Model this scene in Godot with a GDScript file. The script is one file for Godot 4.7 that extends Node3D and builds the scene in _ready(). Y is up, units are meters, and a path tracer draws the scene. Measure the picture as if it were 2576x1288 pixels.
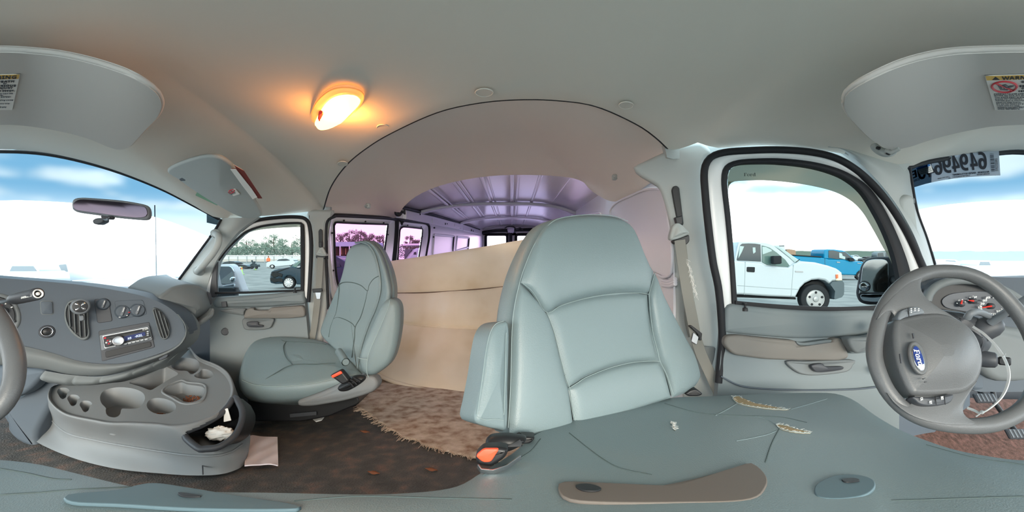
extends Node3D
# Interior of a cargo van, unrolled round the eye: the cab's front, its two doors and the load space stand side by side.

const EYE := 1.7            # the eye's height above the ground outside
const FLOOR_Y := 0.6        # height of the cab floor
var M := {}                 # materials
var used_names := {}
var rng := RandomNumberGenerator.new()

# ---------------------------------------------------------------- measuring
func P(px: float, py: float, z: float) -> Vector3:
	return Vector3((px - 1288.0) / 1288.0 * z, EYE + (644.0 - py) / 1288.0 * z, -z)

func zof(z, px: float, py: float) -> float:
	return z.call(px, py) if z is Callable else float(z)

# a plane of depth: z0 at (px0, py0), changing by dx and dy per 100 picture units
func zp(z0: float, px0: float, py0: float, dx: float, dy: float) -> Callable:
	return func(px, py): return z0 + (px - px0) * dx * 0.01 + (py - py0) * dy * 0.01

# flat list px,py,px,py... at depth z (a number or a plane)
func L(a: Array, z) -> PackedVector3Array:
	var o := PackedVector3Array()
	for i in range(0, a.size(), 2):
		o.append(P(a[i], a[i + 1], zof(z, a[i], a[i + 1])))
	return o

# list px,py,z,px,py,z...
func L3(a: Array) -> PackedVector3Array:
	var o := PackedVector3Array()
	for i in range(0, a.size(), 3):
		o.append(P(a[i], a[i + 1], a[i + 2]))
	return o

# measurements taken on enlarged crops, turned into picture units
const CROPS := {1: [0, 640, 1.9875], 2: [0, 80, 2.0125], 3: [500, 480, 2.1467], 4: [780, 400, 3.22], 5: [1150, 500, 1.84], 6: [1560, 340, 1.8947], 7: [2050, 100, 2.2205], 8: [2100, 620, 1.9286], 10: [200, 740, 6.44], 11: [0, 690, 4.2933], 12: [540, 560, 7.155], 13: [830, 540, 7.154], 14: [740, 200, 6.4385], 15: [1830, 590, 5.9907], 16: [2230, 840, 5.8526], 17: [2260, 370, 8.1519]}
func K(crop: int, a: Array) -> Array:
	var c: Array = CROPS[crop]
	var o := []
	for i in range(0, a.size(), 2):
		o.append(c[0] + a[i] / c[2])
		o.append(c[1] + a[i + 1] / c[2])
	return o

# depth at which a ray through row py meets the level dy below the eye
func zdrop(py: float, dy: float) -> float:
	return dy * 1288.0 / (py - 644.0)

func even(pts: PackedVector3Array, n: int, closed := false) -> PackedVector3Array:
	var q := pts.duplicate()
	if closed:
		q.append(pts[0])
	var d := PackedFloat32Array([0.0])
	for i in range(1, q.size()):
		d.append(d[i - 1] + q[i].distance_to(q[i - 1]))
	var o := PackedVector3Array()
	var k := 0
	for i in n:
		var t: float = d[-1] * i / (n if closed else n - 1)
		while k < q.size() - 2 and d[k + 1] < t:
			k += 1
		var s := d[k + 1] - d[k]
		o.append(q[k].lerp(q[k + 1], clampf((t - d[k]) / s, 0, 1) if s > 1e-7 else 0.0))
	return o

# smooth curve through points, n even samples
func cr(pts: PackedVector3Array, n: int, closed := false) -> PackedVector3Array:
	var m := pts.size()
	if m < 3:
		return even(pts, n)
	var fine := PackedVector3Array()
	for i in (m if closed else m - 1):
		var a := pts[(i - 1 + m) % m] if closed or i > 0 else pts[0] * 2 - pts[1]
		var b := pts[i]
		var c := pts[(i + 1) % m]
		var e := pts[(i + 2) % m] if closed or i < m - 2 else pts[m - 1] * 2 - pts[m - 2]
		for s in 10:
			fine.append(b.cubic_interpolate(c, a, e, s / 10.0))
	if not closed:
		fine.append(pts[m - 1])
	return even(fine, n, closed)

# rounded closed polygon: corners cut with radius r (in metres)
func rounded(pts: PackedVector3Array, r: float, seg := 4) -> PackedVector3Array:
	var o := PackedVector3Array()
	var m := pts.size()
	for i in m:
		var p := pts[i]
		var a := pts[(i - 1 + m) % m] - p
		var b := pts[(i + 1) % m] - p
		var k := minf(r, 0.45 * minf(a.length(), b.length()))
		var s := p + a.normalized() * k
		var e := p + b.normalized() * k
		for j in seg + 1:
			var t := float(j) / seg
			o.append(s.lerp(p, t).lerp(p.lerp(e, t), t))
	return o

func normal_of(loop: PackedVector3Array) -> Vector3:
	var c := mean(loop)
	var n := Vector3.ZERO
	for i in loop.size():
		n += (loop[i] - c).cross(loop[(i + 1) % loop.size()] - c)
	n = n.normalized()
	return n if n.dot(Vector3(0, EYE, 0) - c) > 0 else -n      # towards the cab

func mean(loop: PackedVector3Array) -> Vector3:
	var c := Vector3.ZERO
	for p in loop:
		c += p
	return c / loop.size()

func moved(pts: PackedVector3Array, by: Vector3) -> PackedVector3Array:
	var o := PackedVector3Array()
	for p in pts:
		o.append(p + by)
	return o

# loop drawn in by d metres (negative: grown) and shifted by h along its normal n
func inset(loop: PackedVector3Array, n: Vector3, d: float, h: float) -> PackedVector3Array:
	var o := PackedVector3Array()
	var m := loop.size()
	var c := mean(loop)
	var sgn := 0.0
	for i in m:
		sgn += n.cross(loop[(i + 1) % m] - loop[i]).dot(c - loop[i])
	sgn = 1.0 if sgn > 0 else -1.0
	for i in m:
		var t1 := loop[i] - loop[(i - 1 + m) % m]
		var t2 := loop[(i + 1) % m] - loop[i]
		var t := (t1.normalized() + t2.normalized())
		var q := n.cross(t).normalized() * sgn
		o.append(loop[i] + q * d + n * h)
	return o

func scaled(loop: PackedVector3Array, c: Vector3, s: float, add := Vector3.ZERO) -> PackedVector3Array:
	var o := PackedVector3Array()
	for p in loop:
		o.append(c + (p - c) * s + add)
	return o

# ---------------------------------------------------------------- mesh building
class MB:
	var v := PackedVector3Array()
	var f := PackedInt32Array()
	func grid(rows: Array, cu := false, cv := false) -> MB:
		var n: int = rows[0].size()
		var base := v.size()
		for r in rows:
			v.append_array(r)
		var m := rows.size()
		for i in (m if cv else m - 1):
			var a := base + i * n
			var b := base + ((i + 1) % m) * n
			for j in (n if cu else n - 1):
				var k := (j + 1) % n
				f.append_array(PackedInt32Array([a + j, a + k, b + k, a + j, b + k, b + j]))
		return self
	func fan(loop: PackedVector3Array, c = null) -> MB:
		var base := v.size()
		if c == null:
			c = Vector3.ZERO
			for p in loop:
				c += p / loop.size()
		v.append_array(loop)
		v.append(c)
		for i in loop.size():
			f.append_array(PackedInt32Array([base + i, base + (i + 1) % loop.size(), base + loop.size()]))
		return self
	func quad(a: Vector3, b: Vector3, c: Vector3, d: Vector3) -> MB:
		var n := v.size()
		v.append_array(PackedVector3Array([a, b, c, d]))
		f.append_array(PackedInt32Array([n, n + 1, n + 2, n, n + 2, n + 3]))
		return self
	func mesh(shift := Vector3.ZERO) -> ArrayMesh:
		var nn := PackedVector3Array()
		nn.resize(v.size())
		for i in range(0, f.size(), 3):
			var a := v[f[i]]
			var n := (v[f[i + 2]] - a).cross(v[f[i + 1]] - a)
			nn[f[i]] += n
			nn[f[i + 1]] += n
			nn[f[i + 2]] += n
		var vv := PackedVector3Array()
		vv.resize(v.size())
		for i in v.size():
			nn[i] = nn[i].normalized() if nn[i].length_squared() > 1e-30 else Vector3.UP
			vv[i] = v[i] - shift
		var arr := []
		arr.resize(Mesh.ARRAY_MAX)
		arr[Mesh.ARRAY_VERTEX] = vv
		arr[Mesh.ARRAY_NORMAL] = nn
		arr[Mesh.ARRAY_INDEX] = f
		var m := ArrayMesh.new()
		m.add_surface_from_arrays(Mesh.PRIMITIVE_TRIANGLES, arr)
		return m

# thick sheet between rows of points; thickness goes along `by`
func sheet(mb: MB, rows: Array, by: Vector3) -> MB:
	mb.grid(rows)
	var back := []
	for r in rows:
		back.append(moved(r, by))
	mb.grid(back)
	var rim := PackedVector3Array(rows[0])
	for i in range(1, rows.size()):
		rim.append(rows[i][-1])
	for j in range(rows[0].size() - 2, -1, -1):
		rim.append(rows[-1][j])
	for i in range(rows.size() - 2, 0, -1):
		rim.append(rows[i][0])
	mb.grid([rim, moved(rim, by)], true)
	return mb

# upholstered or moulded pad: outline loop, rounded edge er, body `back` deep, front swelling `dome`
func pad(mb: MB, loop: PackedVector3Array, n: Vector3, back: float, er: float, dome: float, rings := 6) -> MB:
	var rows := [inset(loop, n, er, -back), inset(loop, n, er * 0.3, -back + er * 0.3), inset(loop, n, 0, -back + er), inset(loop, n, 0, -er)]
	for k in [0.3, 0.6, 0.85, 1.0]:
		var a: float = k * PI / 2
		rows.append(inset(loop, n, er * (1 - cos(a)), -er + er * sin(a)))
	var top: PackedVector3Array = rows[-1]
	var c := mean(top)
	if dome == 0.0:
		# flat front of any outline
		var bs := facing(n, Vector3.RIGHT if absf(n.x) < 0.9 else Vector3.UP)
		var flat := PackedVector2Array()
		for p in top:
			flat.append(Vector2(p.dot(bs.x), p.dot(bs.y)))
		var tris := Geometry2D.triangulate_polygon(flat)
		if not tris.is_empty():
			mb.grid(rows, true)
			for loop2 in [top, rows[0]]:
				var base := mb.v.size()
				mb.v.append_array(loop2)
				for i in tris:
					mb.f.append(base + i)
			return mb
	for k in range(1, rings):
		var s := 1.0 - float(k) / rings
		rows.append(scaled(top, c, s, n * dome * (1 - s * s)))
	mb.grid(rows, true)
	mb.fan(rows[-1], c + n * dome)
	mb.fan(rows[0])
	return mb

# Coons patch from four curves (bottom, top along u; left, right along v); swells by h, edges dip by e
func patch(mb: MB, b: PackedVector3Array, t: PackedVector3Array, l: PackedVector3Array, r: PackedVector3Array, n: Vector3, h: float, e := 0.006, nu := 22, nv := 22) -> MB:
	b = cr(b, nu); t = cr(t, nu); l = cr(l, nv); r = cr(r, nv)
	var rows := []
	for i in nv:
		var y := float(i) / (nv - 1)
		var row := PackedVector3Array()
		for j in nu:
			var x := float(j) / (nu - 1)
			var p := b[j] * (1 - y) + t[j] * y + l[i] * (1 - x) + r[i] * x - (b[0] * (1 - x) * (1 - y) + b[-1] * x * (1 - y) + t[0] * (1 - x) * y + t[-1] * x * y)
			var q := 16 * x * (1 - x) * y * (1 - y)
			var edge := minf(minf(x, 1 - x) * nu, minf(y, 1 - y) * nv)
			row.append(p + n * (h * sqrt(q) + e * (clampf(edge / 1.6, 0, 1) - 1)))
		rows.append(row)
	return mb.grid(rows)

func patch_rows(b: PackedVector3Array, t: PackedVector3Array, l: PackedVector3Array, r: PackedVector3Array, n: Vector3, h: float, nu := 24, nv := 20) -> Array:
	b = cr(b, nu); t = cr(t, nu); l = cr(l, nv); r = cr(r, nv)
	var rows := []
	for i in nv:
		var y := float(i) / (nv - 1)
		var row := PackedVector3Array()
		for j in nu:
			var x := float(j) / (nu - 1)
			var p := b[j] * (1 - y) + t[j] * y + l[i] * (1 - x) + r[i] * x - (b[0] * (1 - x) * (1 - y) + b[-1] * x * (1 - y) + t[0] * (1 - x) * y + t[-1] * x * y)
			row.append(p + n * h * sqrt(16 * x * (1 - x) * y * (1 - y)))
		rows.append(row)
	return rows

func tube(mb: MB, path: PackedVector3Array, r, closed := false, sides := 10, caps := true, flat := 1.0, up := Vector3.ZERO) -> MB:
	var rows := []
	var m := path.size()
	var x := Vector3.ZERO
	for i in m:
		var t := (path[(i + 1) % m] - path[(i - 1 + m) % m]) if closed else (path[mini(i + 1, m - 1)] - path[maxi(i - 1, 0)])
		t = t.normalized()
		if up != Vector3.ZERO:
			x = up - t * up.dot(t)
		elif x == Vector3.ZERO:
			x = t.cross(Vector3.UP if absf(t.y) < 0.9 else Vector3.RIGHT)
		else:
			x = x - t * x.dot(t)
		x = x.normalized()
		var y := t.cross(x)
		var rr: float = r if not (r is Array or r is PackedFloat32Array) else r[0] + (r[1] - r[0]) * i / (m - 1.0) if r.size() == 2 else r[i]
		var ring := PackedVector3Array()
		for k in sides:
			var a := TAU * k / sides
			ring.append(path[i] + (x * cos(a) * flat + y * sin(a)) * rr)
		rows.append(ring)
	mb.grid(rows, true, closed)
	if caps and not closed:
		mb.fan(rows[0]); mb.fan(rows[-1])
	return mb

# flat strap along a path: w across (direction `side`), thickness h
func strap(mb: MB, path: PackedVector3Array, side: Vector3, w: float, h: float) -> MB:
	var rows := []
	for i in path.size():
		var t := (path[mini(i + 1, path.size() - 1)] - path[maxi(i - 1, 0)]).normalized()
		var x := (side - t * side.dot(t)).normalized()
		var y := t.cross(x)
		var q := PackedVector3Array()
		for c in [[-1, -.6], [-.94, -1], [.94, -1], [1, -.6], [1, .6], [.94, 1], [-.94, 1], [-1, .6]]:
			q.append(path[i] + x * c[0] * w / 2 + y * c[1] * h / 2)
		rows.append(q)
	mb.grid(rows, true)
	mb.fan(rows[0]); mb.fan(rows[-1])
	return mb

# flat face with holes, outlines in picture units at depth z; holes sink by `down`
func holed(mb: MB, outer: Array, holes: Array, z) -> MB:
	var poly := PackedVector2Array()
	for i in range(0, outer.size(), 2):
		poly.append(Vector2(outer[i], outer[i + 1]))
	if Geometry2D.is_polygon_clockwise(poly):
		poly.reverse()
	for hh in holes:
		var h := PackedVector2Array()
		for i in range(0, hh.size(), 2):
			h.append(Vector2(hh[i], hh[i + 1]))
		if not Geometry2D.is_polygon_clockwise(h):
			h.reverse()
		var best := 1e9
		var bi := 0
		var bj := 0
		for i in poly.size():
			for j in h.size():
				var d := poly[i].distance_squared_to(h[j])
				if d < best:
					best = d; bi = i; bj = j
		var q := poly.slice(0, bi + 1)
		for j in h.size() + 1:
			q.append(h[(bj + j) % h.size()])
		q.append_array(poly.slice(bi))
		poly = q
	var tris := Geometry2D.triangulate_polygon(poly)
	if tris.is_empty():
		print("holed: no triangles for ", outer.slice(0, 4))
	var base := mb.v.size()
	for p in poly:
		mb.v.append(P(p.x, p.y, zof(z, p.x, p.y)))
	for i in tris:
		mb.f.append(base + i)
	return mb

# closed smooth curve in picture units
func curve2(a: Array, n: int) -> Array:
	var pts := PackedVector3Array()
	for i in range(0, a.size(), 2):
		pts.append(Vector3(a[i], a[i + 1], 0))
	var o := []
	for p in cr(pts, n, true):
		o.append(p.x); o.append(p.y)
	return o

func ellipse2(cx: float, cy: float, rx: float, ry: float, n := 28, tilt := 0.0) -> Array:
	var o := []
	for i in n:
		var a := TAU * i / n
		o.append(cx + rx * cos(a) * cos(tilt) - ry * sin(a) * sin(tilt))
		o.append(cy + rx * cos(a) * sin(tilt) + ry * sin(a) * cos(tilt))
	return o

# grid with the quads left out whose middle falls inside a closed outline (picture units)
func grid_cut(mb: MB, rows: Array, hole: Array) -> MB:
	var poly := PackedVector2Array()
	for i in range(0, hole.size(), 2):
		poly.append(Vector2(hole[i], hole[i + 1]))
	var n: int = rows[0].size()
	var base := mb.v.size()
	for r in rows:
		mb.v.append_array(r)
	for i in rows.size() - 1:
		for j in n - 1:
			var c: Vector3 = (rows[i][j] + rows[i][j + 1] + rows[i + 1][j] + rows[i + 1][j + 1]) / 4
			var s := Vector2(1288.0 - c.x / c.z * 1288.0, 644.0 + (c.y - EYE) / c.z * 1288.0)
			if not Geometry2D.is_point_in_polygon(s, poly):
				var a := base + i * n + j
				mb.f.append_array(PackedInt32Array([a, a + 1, a + n + 1, a, a + n + 1, a + n]))
	return mb

# rows between curves: every curve resampled to n and `sub` rows laid smoothly through them
func through(curves: Array, n: int, sub := 6) -> Array:
	var c := []
	for q in curves:
		c.append(cr(q, n))
	var cols := []
	for j in n:
		var p := PackedVector3Array()
		for q in c:
			p.append(q[j])
		cols.append(cr(p, (curves.size() - 1) * sub + 1))
	var rows := []
	for i in cols[0].size():
		var r := PackedVector3Array()
		for j in n:
			r.append(cols[j][i])
		rows.append(r)
	return rows

# profile [[radius, along], ...] turned round axis at o
func lathe(mb: MB, o: Vector3, axis: Vector3, prof: Array, sides := 24, ex := 1.0) -> MB:
	axis = axis.normalized()
	var x := axis.cross(Vector3.UP if absf(axis.y) < 0.9 else Vector3.RIGHT).normalized()
	var y := axis.cross(x)
	var rows := []
	for p in prof:
		var ring := PackedVector3Array()
		for k in sides:
			var a := TAU * k / sides
			ring.append(o + axis * p[1] + (x * cos(a) * ex + y * sin(a)) * p[0])
		rows.append(ring)
	mb.grid(rows, true)
	return mb

# box with chamfered edges on axes b, size s, centre c
func rbox(mb: MB, c: Vector3, s: Vector3, r := 0.004, b := Basis.IDENTITY) -> MB:
	var h := s / 2
	r = minf(r, minf(h.x, minf(h.y, h.z)) * 0.9)
	var rows := []
	for lv in [[-h.z, r], [-h.z + r, 0.0], [h.z - r, 0.0], [h.z, r]]:
		var ring := PackedVector3Array()
		var x: float = h.x - lv[1]
		var y: float = h.y - lv[1]
		for q in [[x, y - r], [x - r, y], [-x + r, y], [-x, y - r], [-x, -y + r], [-x + r, -y], [x - r, -y], [x, -y + r]]:
			ring.append(c + b * Vector3(q[0], q[1], lv[0]))
		rows.append(ring)
	mb.grid(rows, true)
	mb.fan(rows[0]); mb.fan(rows[-1])
	return mb

# basis whose z looks along n and whose x runs near `x`
func facing(n: Vector3, x: Vector3) -> Basis:
	n = n.normalized()
	x = (x - n * n.dot(x)).normalized()
	return Basis(x, n.cross(x), n)

# lettering laid on the quad a (bottom left), b (bottom right), c (top right), d (top left), raised by h
func lettering(s: String, a: Vector3, b: Vector3, c: Vector3, d: Vector3, h := 0.0006, font := "Droid Sans", weight := 700, italic := false) -> MB:
	var sf := SystemFont.new()
	sf.font_names = PackedStringArray([font])
	sf.font_weight = weight
	sf.font_italic = italic
	var tm := TextMesh.new()
	tm.font = sf
	tm.text = s
	tm.font_size = 48
	tm.pixel_size = 0.01
	tm.depth = 0.02
	var mb := MB.new()
	var n := (b - a).cross(d - a).normalized()
	if n.dot(Vector3(0, EYE, 0) - a) < 0:
		n = -n
	var box := tm.get_aabb()
	for k in tm.get_surface_count():
		var arr := tm.surface_get_arrays(k)
		var base := mb.v.size()
		for p in arr[Mesh.ARRAY_VERTEX]:
			var x: float = (p.x - box.position.x) / maxf(box.size.x, 1e-6)
			var y: float = (p.y - box.position.y) / maxf(box.size.y, 1e-6)
			mb.v.append(a.lerp(b, x).lerp(d.lerp(c, x), y) + n * (h if p.z > 0 else -0.0004))
		var ix = arr[Mesh.ARRAY_INDEX]
		if ix == null:
			ix = range(arr[Mesh.ARRAY_VERTEX].size())
		for i in ix:
			mb.f.append(base + i)
	return mb

# ---------------------------------------------------------------- naming
func numbered(called: String) -> String:
	var n: int = used_names.get(called, 0)
	used_names[called] = n + 1
	return called if n == 0 else "%s_%03d" % [called, n]

func tag(o: Node3D, label: String, category := "", group := "", kind := "") -> Node3D:
	if label: o.set_meta("label", label)
	if category: o.set_meta("category", category)
	if group: o.set_meta("group", group)
	if kind: o.set_meta("kind", kind)
	return o

# a thing with parts, standing at `at`
func thing(called: String, label: String, category: String, at: Vector3, group := "") -> Node3D:
	var o := Node3D.new()
	o.name = numbered(called)
	add_child(o)
	o.position = at
	return tag(o, label, category, group)

# a part of the setting with pieces
func setting(called: String, at: Vector3, label := "") -> Node3D:
	var o := Node3D.new()
	o.name = numbered(called)
	add_child(o)
	o.position = at
	return tag(o, label, "", "", "structure")

func root_of(n: Node) -> Node3D:
	while n.get_parent() != self:
		n = n.get_parent()
	return n

# a part: mesh built in the place's own axes
func part(mb: MB, called: String, mat: Material, parent: Node3D, label := "") -> MeshInstance3D:
	var o := MeshInstance3D.new()
	o.name = called
	var r := root_of(parent)
	o.mesh = mb.mesh(r.position)
	o.mesh.surface_set_material(0, mat)
	parent.add_child(o, true)
	if label: o.set_meta("label", label)
	return o

# a thing that is one mesh
func solo(mb: MB, called: String, mat: Material, label: String, category: String, group := "", kind := "") -> MeshInstance3D:
	var o := MeshInstance3D.new()
	o.name = numbered(called)
	var lo := mb.v[0]
	var hi := mb.v[0]
	for p in mb.v:
		lo = lo.min(p); hi = hi.max(p)
	var at := Vector3((lo.x + hi.x) / 2, lo.y, (lo.z + hi.z) / 2)
	o.mesh = mb.mesh(at)
	o.mesh.surface_set_material(0, mat)
	add_child(o)
	o.position = at
	tag(o, label, category, group, kind)
	return o

func struct(mb: MB, called: String, mat: Material, label := "") -> MeshInstance3D:
	return solo(mb, called, mat, label, "", "", "structure")

# ---------------------------------------------------------------- materials
func noise_tex(freq: float, size := 512, octaves := 3, ramp: Gradient = null, type := FastNoiseLite.TYPE_SIMPLEX_SMOOTH, sd := 1) -> NoiseTexture2D:
	var fn := FastNoiseLite.new()
	fn.noise_type = type
	fn.frequency = freq
	fn.fractal_octaves = octaves
	fn.seed = sd
	var t := NoiseTexture2D.new()
	t.width = size
	t.height = size
	t.seamless = true
	t.noise = fn
	if ramp: t.color_ramp = ramp
	return t

func ramp(cols: Array) -> Gradient:
	var g := Gradient.new()
	var o := PackedFloat32Array()
	var c := PackedColorArray()
	for e in cols:
		o.append(e[0]); c.append(e[1])
	g.offsets = o
	g.colors = c
	return g

func mat(key: String, col: Color, rough := 0.6, spec := 0.5, metal := 0.0) -> StandardMaterial3D:
	var m := StandardMaterial3D.new()
	m.resource_name = key
	m.albedo_color = col
	m.roughness = rough
	m.metallic = metal
	m.metallic_specular = spec
	M[key] = m
	return m

func bump(m: StandardMaterial3D, t: Texture2D, scale: float, per_m: float) -> StandardMaterial3D:
	m.heightmap_enabled = true
	m.heightmap_texture = t
	m.heightmap_scale = scale
	tri(m, per_m)
	return m

func tri(m: StandardMaterial3D, per_m: float) -> StandardMaterial3D:
	m.uv1_triplanar = true
	m.uv1_world_triplanar = true
	m.uv1_scale = Vector3.ONE * per_m
	return m

func glass(key: String, col: Color, back := Color.BLACK) -> StandardMaterial3D:
	var m := mat(key, col, 0.03, 0.5)
	m.transparency = BaseMaterial3D.TRANSPARENCY_ALPHA
	if back != Color.BLACK:
		m.backlight_enabled = true
		m.backlight = back
	return m

# glass dyed in the mass: what passes is multiplied by t (linear)
func tinted(key: String, t: Color) -> StandardMaterial3D:
	var c := Color(t.r * t.r, t.g * t.g, t.b * t.b).linear_to_srgb()      # one surface passes the root of its colour
	c.a = 0.0
	var m := mat(key, c, 0.0, 0.5)
	m.transparency = BaseMaterial3D.TRANSPARENCY_ALPHA
	m.refraction_enabled = true
	m.refraction_scale = 0.0005
	return m

func make_materials() -> void:
	var grain := noise_tex(0.09, 512, 2)
	var leather := noise_tex(0.05, 512, 2, null, FastNoiseLite.TYPE_CELLULAR, 5)
	var soft := noise_tex(0.02, 512, 4, null, FastNoiseLite.TYPE_SIMPLEX_SMOOTH, 8)
	var weave := noise_tex(0.3, 256, 1, null, FastNoiseLite.TYPE_SIMPLEX_SMOOTH, 3)
	mat("headliner", Color(0.915, 0.895, 0.855), 0.95, 0.2)
	mat("headliner_rear", Color(0.94, 0.90, 0.87), 0.95, 0.2)
	mat("visor_cloth", Color(0.80, 0.785, 0.765), 0.9, 0.2)
	mat("trim", Color(0.68, 0.70, 0.69), 0.55, 0.4)
	mat("dash", Color(0.325, 0.36, 0.395), 0.6, 0.45)
	mat("dash_light", Color(0.45, 0.47, 0.475), 0.6, 0.45)
	mat("console", Color(0.49, 0.50, 0.505), 0.6, 0.45)
	mat("door_panel", Color(0.48, 0.515, 0.525), 0.55, 0.4)
	mat("armrest", Color(0.49, 0.475, 0.455), 0.6, 0.4)
	bump(mat("vinyl", Color(0.47, 0.53, 0.54), 0.42, 0.5), leather, 0.05, 9)
	bump(mat("vinyl_cushion", Color(0.47, 0.53, 0.54), 0.45, 0.5), leather, 0.05, 9)
	bump(mat("vinyl_side", Color(0.47, 0.53, 0.54), 0.45, 0.5), leather, 0.05, 9)
	bump(mat("wheel_vinyl", Color(0.36, 0.365, 0.37), 0.42, 0.5), leather, 0.03, 12)
	mat("thread", Color(0.58, 0.64, 0.64), 0.8, 0.3)
	mat("groove", Color(0.33, 0.38, 0.38), 0.8, 0.3)
	mat("paint_white", Color(0.90, 0.89, 0.91), 0.28, 0.5)
	mat("paint_frame", Color(0.88, 0.885, 0.88), 0.25, 0.5)
	mat("paint_roof", Color(0.86, 0.84, 0.86), 0.2, 0.6)
	mat("rubber", Color(0.12, 0.125, 0.14), 0.6, 0.4)
	mat("black_plastic", Color(0.11, 0.115, 0.125), 0.45, 0.5)
	mat("dark_plastic", Color(0.25, 0.26, 0.28), 0.5, 0.5)
	mat("grey_plastic", Color(0.45, 0.47, 0.49), 0.5, 0.5)
	mat("chrome", Color(0.85, 0.85, 0.86), 0.15, 0.6, 1.0)
	mat("steel", Color(0.66, 0.67, 0.68), 0.35, 0.5, 1.0)
	mat("orange", Color(0.98, 0.33, 0.20), 0.4, 0.5)
	mat("red_needle", Color(0.93, 0.18, 0.12), 0.5, 0.5)
	mat("white_print", Color(0.93, 0.93, 0.92), 0.6, 0.4)
	mat("paper", Color(0.93, 0.92, 0.90), 0.85, 0.3)
	mat("ink", Color(0.16, 0.17, 0.20), 0.7, 0.3)
	mat("ink_grey", Color(0.42, 0.43, 0.45), 0.7, 0.3)
	mat("yellow_print", Color(0.90, 0.72, 0.28), 0.6, 0.4)
	mat("red_print", Color(0.80, 0.22, 0.26), 0.6, 0.4)
	mat("emblem_blue", Color(0.14, 0.22, 0.47), 0.25, 0.5)
	mat("webbing", Color(0.53, 0.525, 0.50), 0.75, 0.35)
	var foam := bump(mat("mattress", Color.WHITE, 0.92, 0.2), soft, 0.25, 1.6)
	foam.albedo_texture = noise_tex(0.006, 512, 4, ramp([[0.0, Color(0.83, 0.73, 0.59)], [0.35, Color(0.89, 0.815, 0.71)], [0.7, Color(0.925, 0.855, 0.76)], [1.0, Color(0.945, 0.89, 0.82)]]), FastNoiseLite.TYPE_SIMPLEX_SMOOTH, 21)
	foam.uv1_scale = Vector3.ONE * 0.55
	var carpet := bump(mat("plank_carpet", Color.WHITE, 0.95, 0.2), noise_tex(0.2, 512, 3), 0.5, 1.4)
	carpet.albedo_texture = noise_tex(0.012, 512, 6, ramp([[0.0, Color(0.55, 0.42, 0.34)], [0.25, Color(0.68, 0.57, 0.49)], [0.55, Color(0.79, 0.70, 0.62)], [1.0, Color(0.88, 0.80, 0.73)]]), FastNoiseLite.TYPE_SIMPLEX_SMOOTH, 31)
	var fl := bump(mat("floor_rubber", Color.WHITE, 0.75, 0.4), noise_tex(0.12, 512, 3), 0.3, 1.2)
	fl.albedo_texture = noise_tex(0.012, 512, 5, ramp([[0.0, Color(0.29, 0.28, 0.27)], [0.5, Color(0.345, 0.33, 0.315)], [0.7, Color(0.40, 0.36, 0.335)], [0.9, Color(0.46, 0.375, 0.34)], [1.0, Color(0.55, 0.43, 0.38)]]), FastNoiseLite.TYPE_SIMPLEX_SMOOTH, 41)
	var fr := bump(mat("floor_dirt", Color.WHITE, 0.9, 0.3), noise_tex(0.2, 512, 3), 0.5, 2.4)
	fr.albedo_texture = noise_tex(0.03, 512, 5, ramp([[0.0, Color(0.25, 0.19, 0.17)], [0.4, Color(0.37, 0.28, 0.25)], [0.75, Color(0.46, 0.34, 0.31)], [1.0, Color(0.58, 0.42, 0.37)]]), FastNoiseLite.TYPE_SIMPLEX_SMOOTH, 43)
	var lot := bump(mat("asphalt", Color.WHITE, 1.0, 0.05), noise_tex(0.2, 512, 3), 0.3, 0.7)
	lot.albedo_texture = noise_tex(0.01, 512, 5, ramp([[0.0, Color(0.50, 0.51, 0.505)], [0.5, Color(0.58, 0.585, 0.575)], [1.0, Color(0.66, 0.66, 0.645)]]), FastNoiseLite.TYPE_SIMPLEX_SMOOTH, 51)
	lot.uv1_scale = Vector3.ONE * 0.12
	var disp := mat("display", Color(0.16, 0.19, 0.34), 0.2, 0.5)
	disp.emission_enabled = true
	disp.emission = Color(0.16, 0.19, 0.36)
	disp.emission_energy_multiplier = 0.12
	var dt := mat("display_text", Color(0.8, 0.86, 0.95), 0.4, 0.4)
	dt.emission_enabled = true
	dt.emission = Color(0.75, 0.85, 1.0)
	dt.emission_energy_multiplier = 0.2
	mat("cluster_face", Color(0.27, 0.29, 0.32), 0.35, 0.5)
	mat("mirror", Color(0.86, 0.88, 0.90), 0.04, 0.6, 1.0)
	mat("stand_grey", Color(0.34, 0.42, 0.45), 0.5, 0.4)
	mat("foam", Color(0.66, 0.58, 0.46), 0.95, 0.2)
	var dots := Image.create(64, 64, false, Image.FORMAT_L8)
	dots.fill(Color.WHITE)
	for q in [[8, 8], [40, 24], [24, 40], [56, 56]]:
		for dy in range(-3, 4):
			for dx in range(-3, 4):
				if dx * dx + dy * dy < 10:
					dots.set_pixel((q[0] + dx + 64) % 64, (q[1] + dy + 64) % 64, Color.BLACK)
	bump(mat("vinyl_perforated", Color(0.47, 0.53, 0.54), 0.45, 0.5), ImageTexture.create_from_image(dots), 0.05, 64)
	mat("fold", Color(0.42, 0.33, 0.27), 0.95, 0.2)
	mat("mirror_dim", Color(0.24, 0.22, 0.25), 0.05, 0.6, 1.0)  # darkened and purpled to stand in for the rear it should reflect
	mat("paper_pink", Color(0.95, 0.90, 0.90), 0.85, 0.3)
	mat("paper_tan", Color(0.66, 0.55, 0.44), 0.85, 0.3)
	mat("paper_red", Color(0.52, 0.26, 0.24), 0.8, 0.3)
	mat("green_print", Color(0.42, 0.58, 0.50), 0.7, 0.3)
	mat("blue_print", Color(0.20, 0.46, 0.72), 0.6, 0.4)
	var sg := mat("sheet_grey", Color(0.66, 0.69, 0.72), 0.6, 0.4)
	sg.backlight_enabled = true
	sg.backlight = Color(0.72, 0.76, 0.80)
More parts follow.
